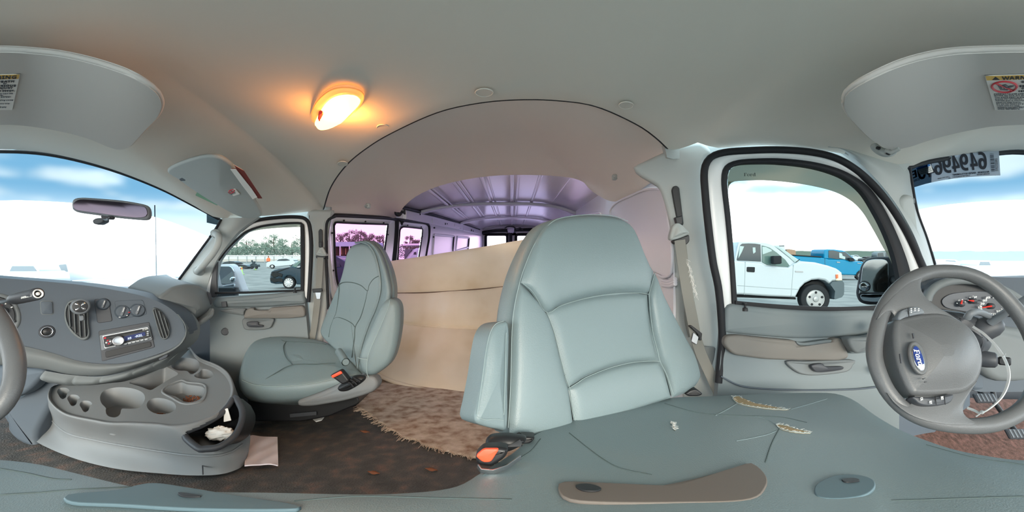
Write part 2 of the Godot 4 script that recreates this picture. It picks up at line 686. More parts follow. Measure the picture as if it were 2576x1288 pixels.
	var lh := mat("lamp_housing", Color(0.93, 0.84, 0.70), 0.35, 0.5)
	lh.backlight_enabled = true
	lh.backlight = Color(0.9, 0.7, 0.45)
	lh.emission_enabled = true
	lh.emission = Color(1.0, 0.66, 0.30)
	lh.emission_energy_multiplier = 0.16
	var ll := mat("lamp_lens", Color(1.0, 0.95, 0.8), 0.4, 0.5)
	ll.emission_enabled = true
	ll.emission = Color(1.0, 0.86, 0.52)
	ll.emission_energy_multiplier = 0.75
	mat("car_white", Color(0.74, 0.78, 0.80), 0.25, 0.5)
	mat("car_blue", Color(0.03, 0.50, 0.66), 0.25, 0.5)
	mat("car_teal", Color(0.08, 0.17, 0.22), 0.2, 0.6)
	mat("car_dark", Color(0.16, 0.18, 0.20), 0.25, 0.5)
	mat("car_black", Color(0.07, 0.09, 0.10), 0.6, 0.4)
	mat("car_grey", Color(0.46, 0.50, 0.52), 0.4, 0.5)
	mat("car_brown", Color(0.60, 0.50, 0.42), 0.6, 0.4)
	mat("car_glass", Color(0.20, 0.25, 0.27), 0.08, 0.6)
	mat("car_glass_green", Color(0.36, 0.46, 0.44), 0.1, 0.6)
	mat("car_glass_pale", Color(0.66, 0.74, 0.74), 0.15, 0.6)
	mat("tyre", Color(0.17, 0.18, 0.19), 0.8, 0.3)
	mat("bumper_grey", Color(0.33, 0.38, 0.40), 0.6, 0.4)
	mat("headlamp", Color(0.86, 0.86, 0.76), 0.2, 0.6)
	mat("orange_lens", Color(0.90, 0.45, 0.28), 0.4, 0.5)
	mat("steel_wheel", Color(0.66, 0.67, 0.67), 0.4, 0.5, 0.3)
	mat("alloy_white", Color(0.80, 0.81, 0.82), 0.35, 0.5, 0.2)
	mat("seam_grey", Color(0.60, 0.64, 0.65), 0.6, 0.4)
	mat("seam_dark", Color(0.20, 0.25, 0.27), 0.6, 0.4)
	mat("fence_white", Color(0.80, 0.82, 0.82), 0.8, 0.3)
	mat("fence_low", Color(0.72, 0.71, 0.69), 0.85, 0.3)
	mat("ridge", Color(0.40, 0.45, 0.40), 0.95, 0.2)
	mat("shed_roof", Color(0.66, 0.74, 0.78), 0.5, 0.4)
	mat("timber", Color(0.58, 0.46, 0.36), 0.9, 0.2)
	mat("timber_dark", Color(0.34, 0.27, 0.22), 0.9, 0.2)
	mat("cone_green", Color(0.66, 0.84, 0.50), 0.5, 0.4)
	mat("bark", Color(0.36, 0.33, 0.30), 0.9, 0.2)
	mat("leaf_green", Color(0.52, 0.60, 0.55), 0.8, 0.3)  # leaf colours paled to imitate haze in the air
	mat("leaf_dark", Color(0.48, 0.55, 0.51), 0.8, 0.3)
	mat("leaf_brown", Color(0.52, 0.49, 0.45), 0.8, 0.3)  # browned to imitate the window tint, paled for haze
	mat("skin", Color(0.52, 0.38, 0.31), 0.6, 0.4)
	mat("gap_brown", Color(0.42, 0.39, 0.365), 0.6, 0.4)  # brown of the dark floor gap that a plate stands in for
	mat("crumbs", Color(0.50, 0.31, 0.22), 0.9, 0.3)
	glass("clear_glass", Color(0.9, 0.95, 0.95, 0.03))
	tinted("shade_band", Color(0.105, 0.140, 0.165))
	glass("windscreen", Color(0.5, 0.5, 0.5, 0.25), Color(0.50, 0.50, 0.50))  # backlit pale veil imitates overexposed glare
	tinted("side_glass", Color(0.33, 0.345, 0.335))
	tinted("rear_glass", Color(0.22, 0.108, 0.21))  # purple put into the glass to imitate flare in the rear
	tinted("rear_glass_light", Color(0.88, 0.62, 0.95))  # purple added so these panes colour the light in the load space
	glass("smoke_visor", Color(0.56, 0.56, 0.48, 0.95), Color(0.66, 0.66, 0.57))

# ---------------------------------------------------------------- view and light
func sky_image() -> ImageTexture:
	var w := 1024
	var h := 512
	var im := Image.create(w, h, false, Image.FORMAT_RGBF)
	var cl := FastNoiseLite.new()
	cl.noise_type = FastNoiseLite.TYPE_SIMPLEX_SMOOTH
	cl.frequency = 1.0
	cl.fractal_octaves = 5
	cl.seed = 12
	for j in h:
		var e := PI * (0.5 - (j + 0.5) / h)
		var deg := rad_to_deg(e)
		for i in w:
			var a := TAU * (i + 0.5) / w
			var c := Color(1.3, 1.3, 1.28)
			if deg > 0.0:
				# cloud layer seen in perspective: broken grey-white over blue, haze near the horizon
				var k := 1.0 / (sin(e) + 0.12)
				var n := cl.get_noise_2d(cos(a) * cos(e) * k * 1.15, sin(a) * cos(e) * k * 1.15)
				var n2 := cl.get_noise_2d(cos(a) * cos(e) * k * 0.5 + 7.0, sin(a) * cos(e) * k * 0.5)
				var cover := smoothstep(-0.06, 0.36, n + 0.3 * n2)
				var blue := Color(0.46, 0.84, 1.10)
				var cloud := Color(1.45, 1.41, 1.32).lerp(Color(1.85, 1.81, 1.73), smoothstep(-0.3, 0.4, n2))
				c = blue.lerp(cloud, cover)
				c = Color(1.95, 1.93, 1.88).lerp(c, smoothstep(2.5, 6.5, deg))
			im.set_pixel(i, j, c)
	return ImageTexture.create_from_image(im)

func set_view() -> void:
	var cam := Camera3D.new()
	cam.name = "camera"
	cam.position = Vector3(0, EYE, 0)
	cam.fov = rad_to_deg(2.0 * atan(0.5))
	cam.near = 0.05
	cam.far = 600.0
	add_child(cam)
	cam.current = true
	var we := WorldEnvironment.new()
	we.name = "surroundings"
	var env := Environment.new()
	var sky := Sky.new()
	var sm := PanoramaSkyMaterial.new()
	sm.panorama = sky_image()
	sky.sky_material = sm
	env.background_mode = Environment.BG_SKY
	env.sky = sky
	env.tonemap_mode = Environment.TONE_MAPPER_LINEAR
	env.tonemap_exposure = 4.3
	env.sdfgi_enabled = true
	env.ssao_enabled = true
	env.ssil_enabled = true
	we.environment = env
	add_child(we)
	# the sun behind thin cloud: weak, high and very soft
	var sun := DirectionalLight3D.new()
	sun.name = "sun"
	sun.rotation_degrees = Vector3(-17, 7, 0)
	sun.light_energy = 0.5
	sun.light_angular_distance = 30.0
	sun.light_color = Color(1.0, 0.95, 0.87)
	sun.shadow_enabled = true
	add_child(sun)

# ---------------------------------------------------------------- the shell of the van
const HEADER := [-700, 470, 3.0, -300, 430, 2.9, -100, 382, 2.95, 0, 376, 2.95, 100, 382, 2.98, 200, 402, 3.02, 300, 432, 3.08, 400, 472, 3.18, 480, 513, 3.3, 545, 548, 3.42, 600, 546, 3.5, 700, 541, 3.6, 770, 533, 3.68, 812, 527, 3.8]
const ARCH := [812, 527, 3.8, 830, 472, 3.26, 870, 415, 2.87, 930, 366, 2.585, 1000, 326, 2.36, 1100, 282, 2.14, 1200, 259, 2.05, 1300, 250, 2.02, 1400, 252, 2.03, 1500, 267, 2.07, 1600, 311, 2.24, 1650, 345, 2.35, 1685, 378, 2.47]
const HEADER_R := [1685, 378, 2.47, 1720, 372, 2.42, 1760, 358, 2.35, 1800, 372, 2.35, 1900, 366, 2.35, 2000, 370, 2.35, 2090, 382, 2.36, 2180, 398, 2.4, 2240, 412, 2.45, 2290, 418, 2.5, 2330, 403, 2.52, 2400, 391, 2.56, 2500, 381, 2.6, 2576, 376, 2.62, 2700, 390, 2.6, 2900, 430, 2.55, 3300, 470, 2.6]

# depth of the load space's walls
func zl(px, _py) -> float:
	return 1.841 / (0.1106 + (1288.0 - px) / 1288.0)
func zr(px, _py) -> float:
	return 0.78 * 1288.0 / (px - 1288.0)

func wall_piece(mb: MB, a: Array, z, by: Vector3) -> void:
	# a: four corners px,py; split along px so that it follows the wall
	var rows := []
	for k in 9:
		var t := k / 8.0
		var x0: float = lerpf(a[0], a[2], t)
		var y0: float = lerpf(a[1], a[3], t)
		var x1: float = lerpf(a[6], a[4], t)
		var y1: float = lerpf(a[7], a[5], t)
		rows.append(PackedVector3Array([P(x0, y0, zof(z, x0, y0)), P(x1, y1, zof(z, x1, y1))]))
	sheet(mb, rows, by)

func build_shell() -> void:
	# ground outside
	var g := MB.new()
	rbox(g, Vector3(0, -0.25, -60), Vector3(420, 0.5, 420), 0.01)
	struct(g, "floor_lot", M.asphalt, "pale grey asphalt of the car lot")
	# cab floor
	var fl := MB.new()
	rbox(fl, Vector3(-0.35, FLOOR_Y - 0.06, -1.25), Vector3(9.1, 0.12, 5.3), 0.01)
	rbox(fl, Vector3(-0.25, FLOOR_Y - 0.06, -7.6), Vector3(2.5, 0.12, 7.4), 0.01)
	struct(fl, "floor", M.floor_rubber, "dirty black rubber floor of the cab")
	# front headliner
	var rows := []
	var cols := PackedVector3Array()
	cols.append_array(cr(L3(HEADER), 60))
	cols.append_array(cr(L3(ARCH), 60).slice(1))
	cols.append_array(cr(L3(HEADER_R), 70).slice(1))
	for k in [-1.4, -0.7, 0.0, 0.8]:
		var row := PackedVector3Array()
		for p in cols:
			var sx := -p.x / p.z
			row.append(Vector3(sx * (3.0 - k * 0.05), EYE + 0.66, -k))
		rows.append(row)
	for k in range(1, 15):
		var t := k / 14.0
		var row := PackedVector3Array()
		for p in cols:
			var sx := -p.x / p.z
			var zz := lerpf(0.8, -p.z, t)
			row.append(Vector3(lerpf(sx * 2.96, p.x, pow(t, 0.7)), lerpf(EYE + 0.66, p.y, pow(t, 3.0)), -zz))
		rows.append(row)
	var lip := PackedVector3Array()
	for p in cols:
		lip.append(p + Vector3(0, 0.012, -0.012))
	rows.append(lip)
	struct(sheet(MB.new(), rows, Vector3(0, 0.06, -0.01)), "ceiling", M.headliner, "pale grey cloth headliner over the cab")
	# rear headliner, behind the arch
	var arch := moved(cr(L3(ARCH), 70), Vector3(0, 0.012, -0.02))
	var edge := cr(L3([822, 541, 3.9, 900, 545, 4.45, 985, 550, 5.3, 1003, 538, 4.95, 1018, 518, 4.5, 1050, 492, 4.24, 1110, 466, 4.1, 1200, 447, 3.98, 1288, 440, 3.91, 1400, 443, 3.93, 1462, 455, 4.2, 1490, 482, 4.45, 1540, 507, 3.9, 1590, 490, 3.3, 1640, 458, 2.8, 1668, 440, 2.6]), 70)
	rows = []
	for k in 11:
		var t := k / 10.0
		var row := PackedVector3Array()
		for i in 70:
			row.append(arch[i].lerp(edge[i], t) + Vector3(0, 0.045 * sin(PI * t), 0))
		rows.append(row)
	rows.append(moved(edge, Vector3(0, 0.02, -0.015)))
	struct(sheet(MB.new(), rows, Vector3(0, 0.04, -0.03)), "ceiling_rear", M.headliner_rear, "grey headliner behind the arch over the load space")
	var bead := moved(cr(L3(ARCH), 90), Vector3(0, 0.006, -0.008))
	struct(tube(MB.new(), bead, 0.008, false, 8), "trim_arch", M.rubber, "dark bead along the arch between the two headliners")
	# bare metal roof of the load space
	var roof := setting("ceiling_metal", Vector3(0, EYE + 0.6, -7.4), "bare metal roof with ribs over the load space")
	rows = []
	var zs := [4.15, 5.0, 6.5, 8.0, 9.5, 11.2]
	for z in zs:
		rows.append(roof_row(z, 0.0, 30))
	part(sheet(MB.new(), rows, Vector3(0, 0.04, 0)), "roof_panel", M.paint_roof, roof)
	for x in [-0.78, -0.52, -0.26, 0.0, 0.24, 0.48]:
		var path := PackedVector3Array()
		for z in zs:
			path.append(Vector3(x, roof_y(x) + 0.002, -z))
		part(tube(MB.new(), path, 0.022, false, 8, true, 0.55, Vector3.UP), "roof_rib", M.paint_roof, roof)
		var path2 := PackedVector3Array()
		for q in path:
			path2.append(q + Vector3(0.055, -0.001, 0))
		part(tube(MB.new(), path2, 0.012, false, 8, true, 0.5, Vector3.UP), "roof_rib", M.paint_roof, roof)
	for z in [6.3, 8.6]:
		part(strap(MB.new(), roof_row(z, -0.03, 40), Vector3(0, 0, 1), 0.14, 0.035), "roof_bow", M.paint_white, roof)
	part(strap(MB.new(), roof_row(11.1, -0.05, 40), Vector3(0, 0, 1), 0.25, 0.05), "roof_bow", M.paint_white, roof)
	# wall of the load space on the passenger's side, with two window openings
	var wl := MB.new()
	var out := Vector3(-0.05, 0, -0.02)
	wall_piece(wl, [812, 480, 1215, 548, 1215, 586, 812, 548], zl, out)
	wall_piece(wl, [812, 530, 838, 530, 838, 1010, 812, 1010], zl, out)
	wall_piece(wl, [985, 540, 1003, 540, 1000, 1000, 974, 1000], zl, out)
	wall_piece(wl, [1071, 555, 1215, 575, 1215, 860, 1066, 900], zl, out)
	wall_piece(wl, [830, 732, 1062, 655, 1062, 900, 830, 1010], zl, out)
	struct(wl, "wall_left", M.paint_white, "white painted metal side of the load space, passenger's side")
	# wall of the load space on the driver's side
	var wr := MB.new()
	wall_piece(wr, [1372, 560, 1394, 547, 1394, 817, 1372, 800], zr, Vector3(0.05, 0, 0))
	wall_piece(wr, [1443, 518, 1694, 372, 1694, 1060, 1443, 856], zr, Vector3(0.05, 0, 0))
	wall_piece(wr, [1390, 549, 1446, 516, 1446, 594, 1390, 611], zr, Vector3(0.05, 0, 0))
	wall_piece(wr, [1390, 704, 1446, 733, 1446, 858, 1390, 815], zr, Vector3(0.05, 0, 0))
	var wd := setting("window_5", P(1420, 720, zr(1420, 0)), "added unseen window that brings light into the load space")  # opening invented behind the seat to bring daylight into the rear
	var wdl := rounded(L([1394, 610, 1443, 594, 1443, 734, 1394, 705], zr), 0.08)
	part(tube(MB.new(), wdl, 0.02, true, 8), "window_seal", M.rubber, wd)
	part(MB.new().fan(moved(wdl, Vector3(0.02, 0, 0))), "pane", M.rear_glass_light, wd)
	struct(wr, "wall_right", M.paint_white, "white painted metal side of the load space, driver's side")
	# back doors of the load space
	var wb := MB.new()
	var zb := 11.0
	wall_piece(wb, [1195, 560, 1420, 560, 1420, 592, 1195, 592], zb, Vector3(0, 0, -0.06))
	wall_piece(wb, [1195, 585, 1222, 585, 1222, 690, 1195, 690], zb, Vector3(0, 0, -0.06))
	wall_piece(wb, [1276, 585, 1298, 585, 1298, 690, 1276, 690], zb, Vector3(0, 0, -0.06))
	wall_piece(wb, [1360, 585, 1420, 585, 1420, 690, 1360, 690], zb, Vector3(0, 0, -0.06))
	wall_piece(wb, [1195, 688, 1420, 688, 1420, 780, 1195, 780], zb, Vector3(0, 0, -0.06))
	struct(wb, "wall_back_doors", M.paint_white, "white metal back doors of the load space")
	for q in [[1222, 1276], [1298, 1360]]:
		var fr := MB.new()
		var loop := rounded(L([q[0], 590, q[1], 590, q[1], 690, q[0], 690], zb - 0.02), 0.06)
		tube(fr, loop, 0.03, true, 8)
		var w := setting("window_rear" if q[0] < 1250 else "window_rear_second", P(q[0], 613, zb))
		part(fr, "window_seal", M.rubber, w)
		part(MB.new().fan(L([q[0], 590, q[1], 590, q[1], 690, q[0], 690], zb)), "pane", M.rear_glass_light, w)
	# firewall and the walls that close the cab out of the frame
	var fw := MB.new()
	rbox(fw, Vector3(-3.47, EYE - 0.68, -3.86), Vector3(2.8, 0.9, 0.06), 0.01)
	struct(fw, "wall_fire", M.dark_plastic, "dark bulkhead below the dashboard")
	fw = MB.new()
	rbox(fw, Vector3(3.4, EYE - 0.68, -3.3), Vector3(1.6, 0.9, 0.06), 0.01)
	struct(fw, "wall_fire_driver", M.dark_plastic, "dark bulkhead below the instruments")
	# roof rails that close the gap between headliner and doors
	struct(sheet(MB.new(), face_rows([520, 528, 560, 540, 650, 536, 770, 524, 830, 520], [520, 560, 560, 566, 640, 556, 770, 556, 830, 552], func(px, _py): return 3.48 + (px - 520.0) * 0.0012, 30, 3), Vector3(0, 0.0, -0.04)), "trim_rail", M.trim, "pale roof rail over the passenger door")
	struct(sheet(MB.new(), face_rows([1668, 352, 1700, 345, 1760, 335, 1900, 345, 2090, 355, 2220, 385, 2300, 400], [1678, 396, 1700, 400, 1770, 392, 1900, 384, 2090, 400, 2160, 430, 2240, 480], 2.46, 40, 3), Vector3(0, 0.0, -0.04)), "trim_rail_driver", M.trim, "pale roof rail over the driver's door")
	for q in [[-4.85, "wall_far_left", "grey lining at the cab's far left", "added_window_far_left", "long window added out of view at the far left for daylight"], [4.2, "wall_far_right", "grey lining at the cab's far right", "added_window_far_right", "long window added out of view at the far right for daylight"]]:
		var sw := MB.new()
		rbox(sw, Vector3(q[0], 0.72, -0.95), Vector3(0.06, 0.4, 4.7), 0.01)
		rbox(sw, Vector3(q[0], EYE + 0.62, -0.95), Vector3(0.06, 0.2, 4.7), 0.01)
		for z in [-3.2, 1.33]:
			rbox(sw, Vector3(q[0], EYE - 0.2, z), Vector3(0.06, 1.9, 0.2), 0.01)
		struct(sw, q[1], M.headliner, q[2])
		struct(MB.new().quad(Vector3(q[0], 0.9, -3.1), Vector3(q[0], 0.9, 1.3), Vector3(q[0], EYE + 0.54, 1.3), Vector3(q[0], EYE + 0.54, -3.1)), q[3], M.clear_glass, q[4])  # side glazing added out of view to let more daylight in
	# wide glazed front added behind the eye, out of view, to let daylight in
	var fb := MB.new()
	rbox(fb, Vector3(-0.35, 0.7, 1.38), Vector3(9.1, 0.3, 0.08), 0.01)
	rbox(fb, Vector3(-0.35, EYE + 0.66, 1.38), Vector3(9.1, 0.1, 0.08), 0.01)
	struct(fb, "wall_front", M.dash_light, "grey surround of the added glazing behind the eye")
	struct(MB.new().quad(Vector3(-4.7, 0.84, 1.38), Vector3(4.1, 0.84, 1.38), Vector3(4.1, EYE + 0.62, 1.38), Vector3(-4.7, EYE + 0.62, 1.38)), "added_window_front", M.clear_glass, "wide glazing added behind the eye for daylight")

func roof_y(x: float) -> float:
	return EYE + 0.67 - 0.12 * pow(absf(x + 0.05) / 0.95, 3.0)
func roof_row(z: float, dy: float, n: int) -> PackedVector3Array:
	var r := PackedVector3Array()
	var x0 := -1.841 + 0.1106 * z - 0.05
	for i in n:
		var x := lerpf(x0, 0.85, i / (n - 1.0))
		r.append(Vector3(x, EYE + 0.67 - 0.14 * pow(absf(x + 0.03) / (-x0 if x < 0 else 0.85), 3.0) + dy, -z))
	return r

# ---------------------------------------------------------------- windscreen, doors, pillars
func build_front_glass() -> void:
	# left half of the windscreen: tinted band above, clear glass below with a pale veil standing in for glare
	var top := moved(cr(L3(HEADER.slice(0, 30)), 40), Vector3(0, -0.002, -0.035))
	var band := cr(L3([-700, 560, 3.4, -300, 525, 3.25, 0, 505, 3.27, 100, 506, 3.29, 200, 512, 3.31, 300, 525, 3.33, 400, 549, 3.37, 470, 573, 3.4, 530, 598, 3.45]), 40)
	var low := cr(L3([-700, 760, 3.75, -300, 750, 3.75, 0, 735, 3.75, 200, 740, 3.76, 400, 760, 3.77, 450, 765, 3.7]), 40)
	var w := setting("window_1", P(0, 735, 3.75), "left half of the sloping windscreen with a blue shade band")
	glass_rows(w, top, band, low)
	part(tube(MB.new(), moved(cr(L3(HEADER.slice(0, 30)), 60), Vector3(0, -0.006, -0.03)), 0.011, false, 8), "window_seal", M.rubber, w)
	part(tube(MB.new(), cr(L3([556, 552, 3.42, 540, 580, 3.44, 500, 635, 3.5, 440, 717, 3.62]), 30), 0.008, false, 8), "window_seal", M.rubber, w)
	# right half
	top = moved(cr(L3(HEADER_R.slice(27)), 40), Vector3(0, -0.002, -0.035))
	band = cr(L3([2298, 530, 2.62, 2350, 520, 2.65, 2400, 513, 2.68, 2500, 505, 2.7, 2576, 503, 2.7, 2700, 505, 2.7, 2900, 520, 2.7, 3300, 560, 2.7]), 40)
	low = cr(L3([2340, 720, 2.9, 2450, 720, 2.95, 2576, 720, 2.98, 2800, 730, 2.98, 3300, 760, 2.98]), 40)
	w = setting("window_2", P(2576, 720, 2.98), "right half of the sloping windscreen with a blue shade band")
	glass_rows(w, top, band, low)
	part(tube(MB.new(), moved(cr(L3(HEADER_R.slice(27)), 60), Vector3(0, -0.007, -0.025)), 0.015, false, 8), "window_seal", M.rubber, w)
	part(tube(MB.new(), cr(L3([2286, 420, 2.5, 2292, 460, 2.55, 2305, 530, 2.6, 2330, 600, 2.65, 2350, 665, 2.7]), 30), 0.010, false, 8), "window_seal", M.rubber, w)

func glass_rows(w: Node3D, top: PackedVector3Array, band: PackedVector3Array, low: PackedVector3Array) -> void:
	part(MB.new().grid([top, band]), "shade_band", M.shade_band, w)
	part(MB.new().grid([band, low]), "pane", M.windscreen, w)

# ---------------------------------------------------------------- dashboard with the radio, at the left
func zdash(px, _py) -> float:
	return 2.62 + clampf(px, -300, 520) * 0.0009

# rows of points between two open curves given in picture units, at depth z
func face_rows(top: Array, low: Array, z, nu: int, nv: int) -> Array:
	var a := PackedVector3Array()
	var b := PackedVector3Array()
	for i in range(0, top.size(), 2):
		a.append(Vector3(top[i], top[i + 1], 0))
	for i in range(0, low.size(), 2):
		b.append(Vector3(low[i], low[i + 1], 0))
	a = cr(a, nu)
	b = cr(b, nu)
	var rows := []
	for j in nv:
		var r := PackedVector3Array()
		for i in nu:
			var q := a[i].lerp(b[i], j / (nv - 1.0))
			r.append(P(q.x, q.y, zof(z, q.x, q.y)))
		rows.append(r)
	return rows

func pad2(called: String, m: Material, parent: Node3D, a: Array, z, back: float, er: float, dome := 0.0, n := 48, label := "") -> MeshInstance3D:
	var loop := cr(L(a, z), n, true)
	return part(pad(MB.new(), loop, normal_of(loop), back, er, dome), called, m, parent, label)

func padc(called: String, m: Material, parent: Node3D, a: Array, z, back: float, er: float, r := 0.01, dome := 0.0, label := "") -> MeshInstance3D:
	var loop := rounded(L(a, z), r)
	return part(pad(MB.new(), loop, normal_of(loop), back, er, dome), called, m, parent, label)

func build_dash() -> void:
	var d := thing("dashboard", "long grey dashboard carrying a car radio, air vents and heater knobs", "dashboard", P(250, 950, 2.9))
	# face
	var ft := K(1, [-500, 95, -200, 105, 0, 118, 200, 133, 400, 152, 560, 176, 700, 205, 800, 240, 870, 285, 912, 335, 926, 385])
	var fb := K(1, [-500, 440, -200, 440, 0, 440, 100, 455, 250, 490, 400, 533, 530, 546, 650, 538, 800, 495, 885, 455, 918, 420, 926, 385])
	part(sheet(MB.new(), face_rows(ft, fb, zdash, 80, 16), Vector3(0, 0, -0.12)), "panel", M.dash, d)
	# top shelf running back to the windscreen
	var e0 := cr(L(K(1, [-500, 97, -200, 107, 0, 120, 200, 135, 400, 154, 560, 178, 700, 207, 800, 243, 850, 275]), func(px, py): return zdash(px, py) + 0.01), 50)
	var e1 := cr(L3([-250, 730, 3.72, 0, 726, 3.72, 200, 728, 3.72, 400, 738, 3.7, 450, 740, 3.66]), 50)
	var mid := PackedVector3Array()
	for i in 50:
		mid.append(e0[i].lerp(e1[i], 0.3) + Vector3(0, 0.004, 0))
	part(sheet(MB.new(), through([e0, mid, e1], 50), Vector3(0, -0.02, 0)), "top_shelf", M.dash, d)
	# lighter lip that runs under and round the face
	var f := L(K(1, [-500, 452, -200, 446, 0, 440, 100, 455, 250, 490, 400, 535, 530, 548, 650, 540, 800, 497, 880, 458, 916, 417, 927, 380, 914, 338, 880, 298]), func(px, py): return zdash(px, py) - 0.004)
	var o := L(K(1, [-500, 560, -200, 555, 0, 552, 110, 562, 230, 575, 350, 600, 500, 606, 620, 582, 750, 537, 850, 497, 915, 450, 939, 400, 933, 350, 900, 300]), func(px, py): return zdash(px, py) + 0.02)
	var m2 := PackedVector3Array()
	var ff := cr(f, 60)
	var oo := cr(o, 60)
	for i in 60:
		m2.append(ff[i].lerp(oo[i], 0.45) + (Vector3(0, EYE, 0) - ff[i]).normalized() * 0.035)
	var under := PackedVector3Array()
	for p in oo:
		under.append(p + Vector3(0, -0.005, -0.12))
	part(MB.new().grid(through([ff, m2, oo, under], 60, 5)), "lower_lip", M.dash_light, d)
	# rounded passenger end
	pad2("end_cap", M.dash_light, d, K(1, [795, 228, 835, 185, 880, 160, 940, 150, 1000, 157, 1038, 178, 1060, 212, 1068, 255, 1050, 292, 1000, 327, 952, 362, 934, 400, 905, 330, 860, 272]), zp(3.12, 440, 760, 0.25, 0.05), 0.3, 0.018, 0.07, 60)
	pad2("end_cap_trim", M.dash_light, d, K(1, [936, 384, 955, 366, 1000, 332, 1050, 297, 1069, 268, 1074, 300, 1052, 325, 1000, 362, 950, 405, 934, 440]), zp(3.16, 470, 830, 0.2, 0.0), 0.2, 0.012, 0.004, 50)
	pad2("side_vent", M.dark_plastic, d, K(1, [1043, 195, 1052, 192, 1060, 215, 1062, 240, 1055, 252, 1048, 235]), zp(3.1, 440, 760, 0.25, 0.05), 0.03, 0.003)
	# rolled lower tray edge, in four pieces
	var t0 := cr(L(K(1, [225, 582, 350, 602, 500, 610, 620, 586, 750, 541, 850, 500, 918, 452]), func(px, py): return zdash(px, py) + 0.10), 41)
	var t1 := cr(L(K(1, [235, 640, 380, 660, 500, 655, 620, 636, 700, 612, 830, 556, 925, 470]), func(px, py): return zdash(px, py) + 0.16), 41)
	for q in [[0, 8], [8, 15], [15, 24], [24, 30], [30, 40]]:
		var a: PackedVector3Array = t0.slice(q[0], q[1] + 1)
		var b: PackedVector3Array = t1.slice(q[0], q[1] + 1)
		var mm := PackedVector3Array()
		for i in a.size():
			var k := 0.05 if i > 0 and i < a.size() - 1 else 0.038
			mm.append(a[i].lerp(b[i], 0.5) + Vector3(0, 0.0, k))
		part(sheet(MB.new(), through([a, mm, b], a.size() * 3), Vector3(0, -0.01, -0.05)), "tray_edge", M.dash_light, d)
	pad2("ashtray_pull", M.dark_plastic, d, K(1, [795, 520, 835, 500, 832, 515, 800, 530]), 2.85, 0.02, 0.003)
	# knee panel and engine cover flank at the left
	pad2("knee_panel", M.dash, d, K(1, [-300, 560, 0, 556, 110, 566, 222, 580, 180, 640, 110, 700, 0, 730, -300, 740]), 2.86, 0.1, 0.02, 0.01)
	pad2("engine_cover_flank", M.dash, d, K(1, [-260, 740, 60, 720, 150, 660, 225, 598, 290, 600, 300, 660, 240, 770, 172, 905, 185, 968, 95, 945, 35, 890, 0, 815, -260, 800]), 2.98, 0.2, 0.03, 0.01)
	# cluster lens that reaches in from the left edge
	pad2("cluster_bezel", M.dash_light, d, K(1, [-260, 180, -60, 185, 50, 210, 96, 270, 106, 330, 85, 372, 40, 385, -260, 385]), func(px, py): return zdash(px, py) - 0.006, 0.05, 0.012)
	var lens := pad2("cluster_lens", M.black_plastic, d, K(1, [-260, 200, -60, 205, 30, 225, 68, 275, 74, 320, 50, 345, -260, 350]), func(px, py): return zdash(px, py) - 0.014, 0.01, 0.003)
	gauge_marks(lens, Vector2(9, 782), 26, 20, 2.605, 140.0, 330.0, 5, 255.0)
	# small blank cover and power socket
	padc("blank_surround", M.dash_light, d, K(11, [428, 285, 572, 283, 580, 437, 440, 440]), func(px, py): return zdash(px, py) - 0.002, 0.006, 0.003, 0.012)
	padc("blank_cover", M.dash, d, K(11, [436, 293, 564, 291, 572, 430, 448, 432]), func(px, py): return zdash(px, py) - 0.006, 0.006, 0.003, 0.012, 0.004)
	var so := P(118, 834, zdash(118, 0))
	var sn := (Vector3(0, EYE, 0) - so).normalized()
	var sock := part(lathe(MB.new(), so, sn, [[0.034, -0.01], [0.034, 0.006], [0.028, 0.009], [0.026, 0.004]], 30), "socket_surround", M.dark_plastic, d)
	part(lathe(MB.new(), so, sn, [[0.026, 0.004], [0.026, 0.013], [0.0235, 0.0145], [0.021, 0.013], [0.0205, 0.003]], 30), "socket_ring", M.chrome, sock)
	part(lathe(MB.new(), so, sn, [[0.0, 0.009], [0.012, 0.008], [0.02, 0.004]], 24), "socket_cap", M.black_plastic, sock)
	# big vent with slats and the round mount clipped on it
	dash_vent(d, K(11, [752, 285, 830, 262, 905, 285, 945, 330, 958, 420, 962, 520, 975, 640, 955, 690, 905, 715, 850, 695, 780, 640, 722, 560, 695, 470, 697, 380, 720, 320]), K(11, [760, 310, 840, 285, 900, 310, 930, 360, 940, 500, 950, 620, 935, 670, 895, 685, 850, 665, 790, 610, 740, 540, 718, 460, 718, 390, 735, 340]), 4, 0.06)
	dash_vent(d, K(10, [1185, 232, 1215, 215, 1260, 230, 1330, 285, 1400, 370, 1450, 480, 1468, 580, 1455, 670, 1420, 720, 1370, 738, 1325, 715, 1290, 640, 1250, 510, 1205, 350, 1182, 280]), K(10, [1205, 255, 1235, 240, 1290, 270, 1360, 350, 1420, 450, 1445, 560, 1440, 640, 1412, 695, 1370, 712, 1335, 690, 1300, 600, 1260, 470, 1220, 320]), 4, 0.35)
	# rocker switch panel
	padc("switch_panel", M.dark_plastic, d, K(10, [232, 82, 470, 75, 535, 440, 290, 472]), func(px, py): return zdash(px, py) - 0.003, 0.01, 0.003, 0.012)
	knob(d, 260.5, 765, 13, 0.03, 8)
	# heater panel with two knobs
	padc("heater_panel", M.dash, d, K(10, [560, 110, 1030, 90, 1100, 330, 620, 410]), func(px, py): return zdash(px, py) - 0.002, 0.01, 0.003, 0.015)
	for q in [[309, 783.5], [347, 780]]:
		knob(d, q[0], q[1], 15, 0.028, 12)
	for q in [[324, 786], [318, 794], [301, 798], [330, 778]]:
		padc("mark", M.red_print if q[1] == 786 else M.white_print, d, [q[0] - 2.5, q[1] - 1, q[0] + 2.5, q[1] - 1.3, q[0] + 2.6, q[1] + 0.6, q[0] - 2.4, q[1] + 1], zdash(q[0], 0) - 0.013, 0.004, 0.0006, 0.001)
